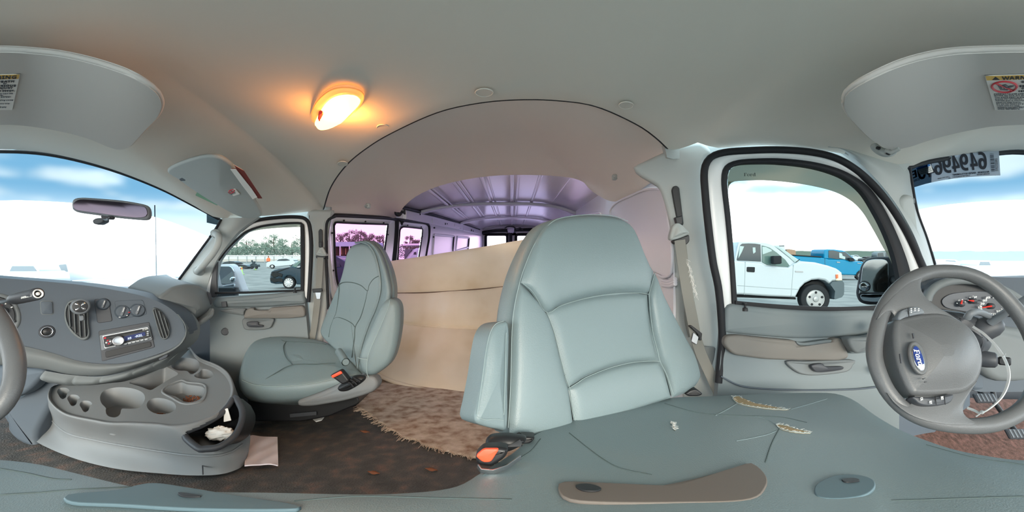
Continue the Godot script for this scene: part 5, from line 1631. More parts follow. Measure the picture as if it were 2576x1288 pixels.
	var cu := part(MB.new().grid(rows), "cushion", M.vinyl_cushion, s)
	var zq := func(px, py): return zdrop(py, 0.5512)
	for q in [[1432, 1090, 1475, 1125, 1520, 1158, 1563, 1180, 1640, 1196], [1360, 1105, 1330, 1140, 1270, 1172, 1215, 1196], [1672, 1016, 1760, 1040, 1850, 1046, 1960, 1050, 2030, 1064], [0, 1180, 70, 1192, 130, 1205, 180, 1208], [1925, 1165, 1940, 1120, 1960, 1080], [2330, 1120, 2450, 1152, 2576, 1170], [2080, 1264, 2300, 1259, 2450, 1254, 2576, 1250], [740, 1262, 900, 1250, 1100, 1254, 1288, 1258], [0, 1246, 100, 1240, 200, 1232, 330, 1226]]:
		part(tube(MB.new(), cr(L(q, zq), 30), 0.0026, false, 6), "seam", M.groove, cu)
	# torn vinyl with bare foam
	for q in [[1843, 1001, 1856, 996, 1866, 1002, 1880, 1010, 1920, 1020, 1960, 1027, 1985, 1030, 1950, 1029, 1905, 1024, 1870, 1018, 1852, 1012], [1953, 1067, 1975, 1070, 2000, 1078, 2040, 1088, 2010, 1088, 1985, 1084, 1962, 1077], [1690, 1062, 1694, 1066, 1699, 1082, 1695, 1078]]:
		var tl := cr(L(q, func(px, py): return zdrop(py, 0.5475)), 44, true)
		for i in tl.size():
			tl[i] += Vector3(rng.randf_range(-0.002, 0.002), 0.0, rng.randf_range(-0.002, 0.002))
		var t := part(pad(MB.new(), tl, Vector3(0, 1, 0), 0.012, 0.002, 0.002, 3), "tear", M.foam, cu, "torn vinyl showing beige foam")
		part(tube(MB.new(), tl, 0.0014, true, 6), "torn_edge", M.thread, t)
		var fringe := MB.new()
		for i in tl.size():
			var p := tl[i] + Vector3(0, 0.002, 0)
			tube(fringe, PackedVector3Array([p, p + Vector3(rng.randf_range(-0.008, 0.012), rng.randf_range(0, 0.003), rng.randf_range(-0.004, 0.005))]), 0.00035, false, 4)
		part(fringe, "fringe", M.paper, t).set_meta("kind", "stuff")
	# creases that run from the tears
	for q in [[1852, 1110, 1890, 1103, 1930, 1094, 1955, 1084], [1860, 1012, 1830, 1030, 1800, 1046], [1990, 1030, 2040, 1016, 2080, 1004], [1955, 1070, 1930, 1056, 1900, 1048]]:
		part(tube(MB.new(), cr(L(q, func(px, py): return zdrop(py, 0.5508)), 24), 0.0022, false, 6), "crease", M.vinyl_cushion, cu)
	# buckle between the seats
	var bk := thing("seat_belt_buckle", "black seat belt buckle with a red orange button beside the driver's cushion", "buckle", P(1260, 1185, 1.4))
	pad2("boot", M.black_plastic, bk, K(5, [130, 1150, 150, 1115, 200, 1106, 260, 1108, 320, 1120, 300, 1150, 240, 1180, 180, 1185]), 1.40, 0.06, 0.02, 0.01)
	padc("housing", M.black_plastic, bk, K(5, [82, 1195, 120, 1155, 195, 1152, 240, 1160, 225, 1200, 160, 1245, 90, 1235]), 1.33, 0.05, 0.01, 0.01)
	padc("button", M.orange, bk, K(5, [84, 1192, 122, 1158, 196, 1158, 156, 1220, 120, 1221]), 1.315, 0.012, 0.003, 0.008, 0.001, "red orange press button")
	part(strap(MB.new(), L3([1202, 1172, 1.30, 1210, 1184, 1.29, 1240, 1187, 1.29, 1275, 1175, 1.3, 1310, 1150, 1.33]), Vector3(0, 1, 0.2), 0.012, 0.004), "plate", M.steel, bk)
	padc("seat_hinge", M.black_plastic, s, K(5, [1055, 905, 1080, 885, 1110, 880, 1140, 905, 1120, 915, 1070, 915]), 2.03, 0.05, 0.006, 0.01)
	padc("seat_hinge", M.black_plastic, s, K(5, [270, 1115, 300, 1102, 365, 1105, 340, 1135, 300, 1140]), 1.5, 0.05, 0.006, 0.01)
	# feet of the stand that carries the camera, lying on the cushion; the pointed one stands in for a dark floor gap
	var feet := [["grey stand foot with a slot at the lower left edge", [170, 1243, 290, 1232, 380, 1214, 480, 1226, 600, 1246, 738, 1267, 735, 1280, 500, 1279, 300, 1268, 180, 1262], [448, 1238, 475, 1240, 508, 1247, 480, 1249, 455, 1246]], ["brown pointed plate standing in for a dark gap to the floor below the driver's backrest", [1405, 1216, 1440, 1210, 1500, 1214, 1560, 1222, 1650, 1222, 1760, 1200, 1850, 1174, 1890, 1164, 1925, 1192, 1926, 1224, 1880, 1256, 1700, 1263, 1500, 1262, 1420, 1250], [1448, 1220, 1480, 1216, 1512, 1226, 1500, 1234, 1465, 1232]], ["small grey stand foot with a slot at the lower right", [2050, 1222, 2075, 1204, 2110, 1194, 2160, 1194, 2196, 1206, 2200, 1226, 2170, 1246, 2100, 1254, 2055, 1246], [2118, 1204, 2150, 1202, 2162, 1208, 2130, 1212]]]
	for q in feet:
		var f := thing("cushion_plate", q[0], "stand foot", P(q[1][0], q[1][1] + 20, 1.15), "feet of the camera stand")
		var zz := func(px, py): return zdrop(py, 0.540)
		var fl := cr(L(q[1], zz), 60, true)
		part(pad(MB.new(), fl, Vector3(0, 1, 0), 0.009, 0.003, 0.001, 4), "plate", M.gap_brown if "pointed" in q[0] else M.stand_grey, f)
		var sl := cr(L(q[2], func(px, py): return zdrop(py, 0.536)), 24, true)
		part(pad(MB.new(), sl, Vector3(0, 1, 0), 0.004, 0.001, 0.0, 3), "slot", M.black_plastic, f)

# curve laid on a pad whose front swells from its edge loop towards c
func domed(pts: PackedVector3Array, loop: PackedVector3Array, c: Vector3, n: Vector3, h0: float, dome: float) -> PackedVector3Array:
	var o := PackedVector3Array()
	for p in pts:
		var v := p - c
		v -= n * v.dot(n)
		var best := -2.0
		var far := 1.0
		for e in loop:
			var u := e - c
			u -= n * u.dot(n)
			var d := u.normalized().dot(v.normalized())
			if d > best:
				best = d
				far = u.length()
		var q := clampf(v.length() / far, 0, 1)
		o.append(c + v + n * (h0 + dome * (1 - q * q)))
	return o

func zcush(_px, py) -> float:
	return 3.1 + (953.0 - py) * 0.0042

func build_passenger_seat() -> void:
	var s := thing("passenger_seat", "blue grey vinyl passenger seat with a folded armrest", "seat", P(760, 1060, 3.3))
	# cushion
	var top := cr(L(K(3, [232, 1012, 238, 930, 268, 850, 318, 806, 420, 788, 560, 796, 680, 816, 770, 870, 850, 960, 862, 990, 720, 1018, 560, 1046, 400, 1055, 300, 1046]), zcush), 90, true)
	var c := mean(top)
	var low := cr(L(K(3, [258, 1120, 262, 1060, 290, 930, 330, 860, 420, 830, 560, 830, 680, 850, 770, 900, 850, 985, 870, 1040, 730, 1100, 560, 1152, 420, 1152, 320, 1142]), func(px, py): return zcush(px, py) + 0.42), 90, true)
	var n := normal_of(top)
	var rows := [low]
	for k in [[-0.012, -0.11], [-0.022, -0.07], [-0.02, -0.04], [-0.012, -0.016], [0.0, 0.0], [0.016, 0.008]]:
		rows.append(inset(top, n, k[0], k[1]))
	var t2: PackedVector3Array = rows[-1]
	for k in range(1, 7):
		var q := 1.0 - k / 7.0
		rows.append(scaled(t2, c, q, n * 0.022 * (1 - q * q)))
	var cu := part(MB.new().grid(rows, true).fan(rows[-1], c + n * 0.03), "cushion", M.vinyl_cushion, s)
	seam(cu, cr(L(K(3, [234, 1024, 300, 1048, 400, 1057, 560, 1048, 720, 1020, 850, 992]), func(px, py): return zcush(px, py) - 0.012), 60), n, 0.0022)
	for q in [[475, 828, 462, 868, 475, 925, 510, 967], [332, 1042, 420, 1003, 510, 968, 640, 962, 740, 952], [385, 792, 430, 806, 475, 828, 600, 832, 690, 840]]:
		part(tube(MB.new(), domed(cr(L(K(3, q), zcush), 30), t2, c, n, 0.0065, 0.030), 0.003, false, 6), "seam", M.groove, cu)
	# backrest: front face and the side that turns towards the aisle
	var zb := func(px, py): return 3.5 - (px - 805.0) * 0.0022 + (700.0 - py) * 0.0002
	var f := cr(L(K(3, [648, 752, 668, 690, 705, 600, 748, 500, 772, 420, 788, 345, 812, 300, 850, 282, 890, 280, 925, 298, 955, 345, 975, 420, 984, 500, 978, 560, 955, 640, 920, 720, 886, 820, 864, 920, 855, 985, 812, 935, 740, 874, 680, 818, 656, 788]), zb), 110, true)
	var fnrm := normal_of(f)
	part(pad(MB.new(), f, fnrm, 0.10, 0.03, 0.012, 8), "backrest", M.vinyl, s)
	var pipe := L(K(3, [850, 281, 890, 280, 925, 298, 955, 345, 975, 420, 985, 500, 980, 560, 957, 640, 922, 720, 888, 820, 866, 920, 857, 985]), func(px, py): return zb.call(px, py) - 0.0)
	var sil := L(K(3, [862, 273, 905, 267, 945, 278, 982, 315, 1014, 375, 1041, 450, 1054, 525, 1052, 590, 1040, 680, 1010, 800, 960, 930, 930, 1000]), func(px, py): return zb.call(900, py) + 0.02)
	var rws := through([pipe, L(K(3, [856, 277, 898, 272, 936, 286, 972, 328, 1000, 395, 1022, 475, 1032, 540, 1028, 590, 1010, 670, 980, 780, 940, 900, 900, 990]), func(px, py): return zb.call(px, py) - 0.03), sil], 60, 6)
	part(sheet(MB.new(), rws, Vector3(0, 0, -0.1)), "side_panel", M.vinyl_side, s)
	part(tube(MB.new(), moved(cr(pipe, 70), fnrm * 0.006), 0.006, false, 8), "piping", M.vinyl, s)
	for q in [[758, 505, 790, 494, 840, 496, 885, 512, 917, 540, 925, 510, 945, 478, 975, 458], [758, 505, 760, 560, 750, 650, 735, 690, 715, 740, 704, 790], [917, 540, 905, 600, 880, 680, 852, 735, 846, 800, 830, 900], [735, 690, 760, 683, 800, 695, 835, 715, 850, 735]]:
		part(tube(MB.new(), domed(cr(L(K(3, q), zb), 50), f, mean(f), fnrm, -0.001, 0.012), 0.003, false, 6), "seam", M.groove, s)
	# folded armrest
	var al := cr(L(K(3, [860, 900, 878, 840, 925, 735, 975, 630, 1008, 592, 1040, 585, 1070, 604, 1083, 650, 1081, 740, 1062, 850, 1032, 930, 985, 975, 930, 1003, 882, 990, 862, 940]), 3.02), 80, true)
	var arm := part(pad(MB.new(), al, normal_of(al), 0.16, 0.04, 0.01), "armrest", M.vinyl_side, s)
	part(tube(MB.new(), moved(cr(L(K(3, [1036, 588, 1034, 620, 1010, 680, 975, 760, 935, 850, 918, 910, 916, 975, 925, 1000]), 3.0), 50), Vector3(0, 0, 0.03)), 0.0022, false, 6), "stitching", M.thread, arm)
	part(tube(MB.new(), moved(cr(L(K(3, [866, 895, 880, 900, 905, 903, 918, 905]), 3.0), 16), Vector3(0, 0, 0.03)), 0.002, false, 6), "stitching", M.thread, arm)
	# base cover, black pedestal and the label plate on it
	pad2("side_cover", M.console, s, K(3, [528, 1145, 540, 1130, 640, 1095, 720, 1062, 760, 1040, 850, 1010, 930, 1003, 962, 1030, 958, 1065, 920, 1095, 800, 1132, 680, 1155, 600, 1166, 540, 1164]), zp(3.02, 800, 990, -0.02, 0.0), 0.1, 0.02, 0.012, 60)
	padc("pedestal", M.black_plastic, s, K(3, [262, 1120, 420, 1135, 560, 1140, 860, 1110, 868, 1150, 700, 1220, 560, 1246, 275, 1246]), zp(3.28, 700, 1040, 0.0, 0.0), 0.5, 0.01, 0.02)
	padc("plate", M.dark_plastic, s, K(3, [490, 1205, 634, 1192, 636, 1212, 492, 1225]), 3.255, 0.01, 0.002, 0.004)
	# buckle on its boot
	var bk := thing("seat_belt_buckle", "black seat belt buckle with a red orange button on the passenger seat", "buckle", P(880, 985, 2.95))
	pad2("boot", M.black_plastic, bk, K(3, [745, 1070, 760, 1050, 800, 1030, 830, 1005, 870, 1000, 898, 1010, 890, 1030, 850, 1060, 800, 1085, 760, 1087]), 2.98, 0.05, 0.02, 0.008)
	for k in 3:
		part(tube(MB.new(), cr(L(K(3, [800 + k * 18, 1030 - k * 10, 822 + k * 18, 1042 - k * 10, 836 + k * 18, 1060 - k * 14]), 2.955), 12), 0.006, false, 6), "boot_fold", M.rubber, bk)
	padc("housing", M.black_plastic, bk, K(3, [708, 1000, 716, 992, 762, 968, 772, 972, 812, 1022, 805, 1035, 775, 1048]), 2.93, 0.05, 0.01, 0.008)
	padc("button", M.orange, bk, K(3, [714, 999, 764, 973, 776, 986, 722, 1013]), 2.915, 0.012, 0.003, 0.005, 0.001, "red orange press button")
	# hollow plastic lever between cushion and backrest
	var lv := MB.new()
	var p0 := P(853, 885, 3.16)
	var p1 := P(870, 911, 2.98)
	tube(lv, PackedVector3Array([p0, p0.lerp(p1, 0.5), p1]), 0.024, false, 18, false)
	tube(lv, PackedVector3Array([p1, p0.lerp(p1, 0.6)]), 0.019, false, 18)
	solo(lv, "plastic_tube", M.vinyl, "short hollow blue grey tube poking out by the passenger backrest", "tube")

# ---------------------------------------------------------------- load space
func build_rear() -> void:
	# side windows: pressed frame, seal, pane
	for q in [["window_3", "first side window of the load space behind the passenger seat", K(13, [62, 200, 66, 165, 95, 145, 140, 142, 500, 160, 1000, 178, 1030, 190, 1018, 300, 985, 560, 940, 900, 900, 1200, 840, 1420, 300, 1480, 160, 1300, 110, 1130, 80, 800, 68, 450]), K(13, [-68, 260, -50, 130, -15, 70, 50, 40, 140, 32, 500, 50, 1000, 82, 1150, 100, 1172, 125, 1168, 300, 1150, 560, 1120, 900, 1090, 1300, 1000, 1620, 300, 1700, 60, 1540, 0, 1200, -40, 800])], ["window_4", "second side window of the load space beside the beige mattress", K(13, [1250, 275, 1285, 235, 1330, 222, 1480, 235, 1640, 255, 1655, 268, 1645, 400, 1620, 580, 1590, 760, 1570, 900, 1210, 950, 1212, 800, 1225, 560, 1240, 400]), K(13, [1222, 200, 1226, 125, 1250, 112, 1400, 130, 1680, 165, 1735, 185, 1768, 230, 1768, 400, 1740, 600, 1710, 800, 1690, 960, 1170, 1010, 1185, 800, 1200, 560, 1212, 400])]]:
		var w := setting(q[0], P(q[2][0], q[2][1] + 100, zl(q[2][0], 0)), q[1])
		var zi := func(px, py): return zl(px, py) + 0.02
		var zo := func(px, py): return zl(px, py) - 0.03
		var inner := cr(L(q[2], zi), 80, true)
		var outer := cr(L(q[3], zo), 80, true)
		var m1 := PackedVector3Array()
		var m2 := PackedVector3Array()
		# the two outlines start at the same corner, so they can be joined point by point
		for i in 80:
			m1.append(outer[i].lerp(inner[i], 0.25) + Vector3(0.015, 0, 0.012))
			m2.append(outer[i].lerp(inner[i], 0.8) + Vector3(0.0, 0, 0.0))
		part(MB.new().grid([outer, m1, m2, inner], true), "frame", M.paint_frame, w)
		part(tube(MB.new(), moved(inner, Vector3(0.01, 0, 0.015)), 0.009, true, 8), "window_seal", M.rubber, w)
		part(MB.new().fan(moved(inner, Vector3(-0.01, 0, -0.01))), "pane", M.rear_glass, w)
	var w3 := get_node("window_3")
	for q in [[255, 105], [640, 123], [970, 147], [40, 330], [1045, 360], [62, 1005]]:
		var p := K(13, q)
		var o := P(p[0], p[1], zl(p[0], 0) - 0.03)
		part(lathe(MB.new(), o, Vector3(0.6, 0, 0.8), [[0.007, -0.01], [0.007, 0.004], [0.004, 0.008], [0.0, 0.008]], 12), "screw", M.rubber, w3)
	var w4 := get_node("window_4")
	for q in [[1400, 190], [1645, 222], [1665, 392], [1245, 365]]:
		var p := K(13, q)
		var o := P(p[0], p[1], zl(p[0], 0) - 0.03)
		part(lathe(MB.new(), o, Vector3(0.6, 0, 0.8), [[0.007, -0.01], [0.007, 0.004], [0.004, 0.008], [0.0, 0.008]], 12), "screw", M.rubber, w4)
	# dark door seal round both windows
	var sl := K(13, [-75, 800, -78, 260, -60, 110, -20, 45, 50, 20, 200, 15, 700, 38, 1000, 58, 1150, 78, 1220, 88, 1500, 122, 1700, 150, 1760, 178, 1788, 230, 1780, 420, 1750, 600, 1722, 760])
	struct(tube(MB.new(), cr(L(sl, func(px, py): return zl(px, py) - 0.045), 90), 0.017, false, 10), "trim_5", M.rubber, "dark rubber seal round the side door windows")
	struct(strap(MB.new(), cr(L(K(13, [1190, 85, 1185, 300, 1165, 560, 1135, 850]), func(px, py): return zl(px, py) - 0.045), 30), Vector3(1, 0, -1), 0.055, 0.03), "trim_6", M.rubber, "dark rubber post between the two side windows")
	# black latch knob and hinge above the second window
	var kn := thing("door_latch", "black latch knob on the white rail above the side windows", "latch", P(1003, 545, 4.9))
	var ko := P(1002, 535, 4.9)
	part(lathe(MB.new(), ko, Vector3(0.3, 0, 1), [[0.036, -0.03], [0.038, 0.0], [0.034, 0.015], [0.018, 0.02], [0.0, 0.02]], 24), "knob", M.black_plastic, kn)
	part(tube(MB.new(), L3([1002, 535, 4.88, 1010, 533, 4.86, 1017, 534, 4.86]), 0.014, false, 8), "arm", M.black_plastic, kn)
	part(rbox(MB.new(), P(1018, 533, 4.86), Vector3(0.016, 0.05, 0.02), 0.003), "tab", M.black_plastic, kn)
	var hg := get_node("window_4")
	part(rbox(MB.new(), P(1011, 558, 5.55), Vector3(0.05, 0.02, 0.03), 0.005), "hinge", M.black_plastic, hg)
	part(rbox(MB.new(), P(1011, 562, 5.53), Vector3(0.026, 0.035, 0.03), 0.008), "hinge_pin", M.black_plastic, hg)
	# rails, pressed panels and holes of the side
	var rail := thing("wall_rail", "white pressed metal rail under the roof of the load space", "rail", P(1100, 570, 7.0))
	part(strap(MB.new(), cr(L([1018, 540, 1060, 549, 1120, 562, 1206, 583], func(px, py): return zl(px, py) - 0.06), 30), Vector3(0, 1, 0), 0.10, 0.04), "rail", M.paint_white, rail)
	part(tube(MB.new(), cr(L([1004, 520, 1050, 531, 1120, 549, 1206, 578], func(px, py): return zl(px, py) - 0.1), 30), 0.018, false, 8), "gutter", M.rubber, rail)
	for q in [[1052, 539, 0.011], [1116, 563, 0.016], [1121, 563, 0.010], [1154, 573, 0.012], [1182, 579, 0.022], [1187, 581, 0.016], [1089, 573, 0.012], [1087, 596, 0.010]]:
		var o := P(q[0], q[1], zl(q[0], 0) - 0.06) + Vector3(0.022, 0, 0)
		part(lathe(MB.new(), o, Vector3(0.7, 0, 0.7), [[q[2], -0.01], [q[2], 0.002], [q[2] * 0.7, 0.003], [0.0, 0.0]], 14), "hole", M.black_plastic, rail)
	for q in [[1082, 549, 1096, 553, 1096, 566, 1082, 562], [1140, 562, 1156, 566, 1155, 574, 1139, 570], [1163, 569, 1172, 571, 1171, 582, 1162, 580]]:
		var bk := rounded(moved(L(q, func(px, py): return zl(px, py) - 0.06), Vector3(0.032, 0, 0)), 0.01)
		part(pad(MB.new(), bk, Vector3(0.99, 0, 0.11), 0.03, 0.006, 0.0), "bracket", M.paint_white, rail)
	for q in [[1092, 590, 1142, 594, 1138, 636, 1088, 644], [1150, 595, 1180, 598, 1178, 622, 1146, 632]]:
		var lp := rounded(L(q, func(px, py): return zl(px, py) - 0.02), 0.03)
		var nn := Vector3(0.9, 0, 0.43).normalized()
		var pr := MB.new()
		pr.grid([inset(lp, nn, -0.02, -0.01), inset(lp, nn, -0.01, 0.012), inset(lp, nn, 0.008, 0.012), inset(lp, nn, 0.02, -0.004)], true)
		struct(pr, "trim_panel" if q[0] == 1092 else "trim_panel_second", M.paint_white, "pressed frame in the white side of the load space")
	for q in [[1142, 594, 1138, 640], [1180, 598, 1177, 628]]:
		struct(tube(MB.new(), L(q, func(px, py): return zl(px, py) - 0.03), 0.014, false, 8), "trim_gap" if q[0] == 1142 else "trim_gap_second", M.rubber, "dark gap between pressed panels")
	# driver's side: big pressed panel with rounded corners
	var zz := func(px, py): return zr(px, py) - 0.03
	for q in [[[1535, 530, 1600, 486, 1655, 474, 1672, 500, 1684, 570, 1692, 660, 1686, 690, 1670, 697, 1650, 690, 1560, 640], "trim_7", "pressed outline in the white wall behind the driver's seat"], [[1440, 560, 1500, 535, 1512, 560, 1510, 640, 1450, 640], "trim_8", "pressed outline far back in the white wall on the driver's side"]]:
		var lp := cr(L(q[0], zz), 60, true)
		struct(tube(MB.new(), lp, 0.008, true, 8), q[1], M.paint_white, q[2])
	for k in 3:
		struct(tube(MB.new(), cr(L([1668, 706 + k * 6, 1685, 708 + k * 6, 1699, 702 + k * 6], zz), 12), 0.01, false, 8), ["trim_9", "trim_10", "trim_11"][k], M.paint_white, "pressed rib low on the wall behind the driver's seat")
	# back door fittings above the windows
	var bl := thing("brake_light", "round high brake light housing over the back doors", "light housing", P(1285, 582, 10.9))
	part(lathe(MB.new(), P(1285, 577, 10.85), Vector3(0, 0.25, 1), [[0.075, -0.1], [0.075, 0.0], [0.06, 0.02], [0.0, 0.025]], 20), "housing", M.paint_white, bl)
	part(tube(MB.new(), cr(L3([1270, 574, 10.8, 1278, 570, 10.75, 1292, 571, 10.75, 1300, 577, 10.8, 1308, 573, 10.8, 1316, 578, 10.85]), 30), 0.012, false, 6), "cable", M.black_plastic, bl)
	struct(tube(MB.new(), cr(L3([1203, 640, 10.9, 1202, 600, 10.9, 1208, 588, 10.9, 1235, 582, 10.9, 1288, 579, 10.9, 1360, 577, 10.9]), 40), 0.035, false, 8), "trim_12", M.rubber, "dark seal round the back doors")
	struct(tube(MB.new(), L3([1284, 584, 10.88, 1284, 640, 10.88]), 0.04, false, 8), "trim_13", M.rubber, "dark seal between the two back doors")
	for q in [[1199, 607, 0], [1199, 617, 1]]:
		var o := P(q[0], q[1], 10.6)
		var hb := MB.new()
		rbox(hb, o, Vector3(0.06, 0.05, 0.05), 0.01)
		tube(hb, PackedVector3Array([o + Vector3(0, -0.035, 0.02), o + Vector3(0, 0.035, 0.02)]), 0.012, false, 8)
		part(hb, "hinge", M.rubber, get_node("window_rear"))
	# folded foam mattress
	var m := thing("mattress", "large stained beige foam mattress folded in three across the load space", "mattress", P(1120, 990, 4.3))
	var b0 := L3([938, 936, 4.5, 1000, 961, 4.35, 1080, 981, 4.2, 1150, 993, 4.08, 1230, 1003, 3.98, 1330, 1012, 3.9])
	var s2 := L3([996, 812, 4.78, 1080, 821, 4.8, 1180, 827, 4.82, 1290, 829, 4.84, 1400, 828, 4.86])
	var s1 := L3([984, 738, 4.86, 1080, 735, 4.92, 1200, 727, 4.98, 1300, 717, 5.04, 1420, 703, 5.1])
	var t0 := L3([976, 658, 4.9, 1100, 639, 4.98, 1230, 618, 5.06, 1350, 597, 5.14, 1440, 582, 5.2])
	var nn := Vector3(0, 0.25, 1).normalized()
	part(sheet(MB.new(), puffed(b0, s2, Vector3(0, 0.5, 0.85).normalized(), 0.03), Vector3(0, -0.10, -0.12)), "lower_section", M.mattress, m)
	part(sheet(MB.new(), puffed(s2, s1, nn, 0.035), Vector3(0, 0, -0.16)), "middle_section", M.mattress, m)
	part(sheet(MB.new(), puffed(s1, t0, nn, 0.035), Vector3(0, 0.0, -0.16)), "upper_section", M.mattress, m)
	part(tube(MB.new(), moved(cr(s2, 50), nn * 0.004), 0.007, false, 8), "welt", M.mattress, m)
	part(tube(MB.new(), moved(cr(b0, 50), Vector3(0, -0.002, 0.02)), 0.018, false, 8), "welt", M.mattress, m)
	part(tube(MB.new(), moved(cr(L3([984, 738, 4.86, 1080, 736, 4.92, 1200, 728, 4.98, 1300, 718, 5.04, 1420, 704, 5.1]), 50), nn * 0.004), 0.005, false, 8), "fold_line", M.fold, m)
	var sp := P(1213, 888, 4.42)
	part(rbox(MB.new(), sp, Vector3(0.02, 0.016, 0.006), 0.002, facing(Vector3(0, 0.5, 0.85), Vector3.RIGHT)), "burn_mark", M.ink, m)
	# stained carpet offcut on the floor
	var cz := func(px, py): return zdrop(py, 1.082)
	var ca := cr(L([952, 935, 935, 958, 918, 985, 903, 1003, 896, 1018, 912, 1028, 935, 1043, 962, 1064, 1005, 1090, 1050, 1109, 1090, 1122, 1150, 1137, 1215, 1150, 1290, 1160, 1360, 1120, 1400, 1010, 1300, 960, 1150, 930], cz), 140, true)
	for i in ca.size():
		ca[i] += Vector3(rng.randf_range(-0.012, 0.012), 0, rng.randf_range(-0.012, 0.012))
	var cp := thing("carpet_offcut", "stained tan carpet offcut with a frayed edge on the dark floor", "carpet", P(1100, 1050, 3.4) * Vector3(1, 0, 1) + Vector3(0, FLOOR_Y, 0))
	part(pad(MB.new(), ca, Vector3.UP, 0.014, 0.004, 0.0, 5), "pile", M.plank_carpet, cp)
	var fringe := MB.new()
	for i in 520:
		var p := ca[int(rng.randf() * 100)].lerp(ca[int(rng.randf() * 100)], 0.0)
		var k := int(rng.randf() * 96) + 2
		p = ca[k].lerp(ca[k + 1], rng.randf())
		var d := (p - mean(ca)) * Vector3(1, 0, 1)
		d = d.normalized() * rng.randf_range(0.01, 0.05) + Vector3(rng.randf_range(-0.02, 0.02), -0.008, rng.randf_range(-0.02, 0.02))
		tube(fringe, PackedVector3Array([p, p + d]), 0.0018, false, 4)
	part(fringe, "fringe", M.plank_carpet, cp).set_meta("kind", "stuff")
	# litter on the floor
	var ps := MB.new()
	pad(ps, rounded(L([786, 1053, 800, 1044, 820, 1043, 810, 1056, 795, 1060], func(px, py): return zdrop(py, 1.09)), 0.008), Vector3.UP, 0.006, 0.002, 0.004)
	solo(ps, "paper_scrap", M.paper, "small white paper scrap on the floor beside the passenger seat", "paper")
	var tw := MB.new()
	var z2 := func(px, py): return zdrop(py, 1.085) + 0.0
	var rowsT := face_rows([620, 1112, 632, 1100, 660, 1103, 698, 1104], [615, 1176, 640, 1175, 670, 1172, 700, 1176], z2, 22, 14)
	for r in rowsT.size():
		for i in rowsT[r].size():
			rowsT[r][i] += Vector3(0, 0.007 * sin(i * 0.5 + r * 0.9) * sin(r * 0.5) + 0.012, 0)
	sheet(tw, rowsT, Vector3(0, -0.006, 0))
	solo(tw, "paper_napkin", M.paper_pink, "crumpled pinkish white napkin on the floor by the console", "napkin")
	for q in [[918, 1085, "brown dry leaf on the dark floor near the carpet offcut"], [1085, 1180, "long brown leaf stalk on the dark floor"], [940, 1188, "tiny brown leaf scrap near the front of the dark floor"]]:
		var lf := MB.new()
		var o := P(q[0], q[1], zdrop(q[1], 1.09))
		var lp := PackedVector3Array()
		for k in 14:
			var a := TAU * k / 14
			lp.append(o + Vector3(cos(a) * 0.035, 0.004 * sin(3 * a), sin(a) * 0.012 + cos(a) * 0.012))
		pad(lf, lp, Vector3.UP, 0.003, 0.001, 0.003, 3)
		solo(lf, "dry_leaf", M.crumbs, q[2], "leaf", "dry leaves on the floor")

func puffed(low: PackedVector3Array, top: PackedVector3Array, n: Vector3, h: float) -> Array:
	var a := cr(low, 60)
	var b := cr(top, 60)
	var rows := []
	for j in 19:
		var t := j / 18.0
		var r := PackedVector3Array()
		for i in 60:
			r.append(a[i].lerp(b[i], t) + n * h * pow(sin(PI * t), 0.5) + n * 0.004 * sin(i * 0.35 + j * 0.4))
		rows.append(r)
	return rows

# ---------------------------------------------------------------- things on the headliner and the windscreen
const VISOR_R := [165, 350, 175, 312, 220, 275, 300, 230, 450, 162, 600, 116, 750, 89, 900, 78, 1168, 72]
const VISOR_R_LOW := [1168, 475, 1000, 484, 900, 500, 800, 520, 700, 545, 600, 575, 540, 596, 470, 612, 430, 618, 400, 610, 350, 580, 300, 545, 200, 440, 167, 385]
const VISOR_L := [150, 112, 300, 128, 450, 160, 600, 206, 700, 250, 780, 302, 812, 345, 817, 385, 795, 435, 745, 488, 695, 542, 655, 583, 610, 597, 560, 588, 520, 572, 440, 540, 330, 510, 200, 486, 100, 474]

func visor_loop(shift: float) -> Array:
	# shift 0: the visor seen at the right; -2576: its other half at the left
	var a := K(7, VISOR_R)
	var b := K(2, VISOR_L)
	var c := K(7, VISOR_R_LOW)
	var o := []
	for i in range(0, a.size(), 2):
		o.append(a[i] + shift); o.append(a[i + 1])
	for i in range(0, b.size(), 2):
		o.append(b[i] + 2576 + shift); o.append(b[i + 1])
	for i in range(0, c.size(), 2):
		o.append(c[i] + shift); o.append(c[i + 1])
	return o

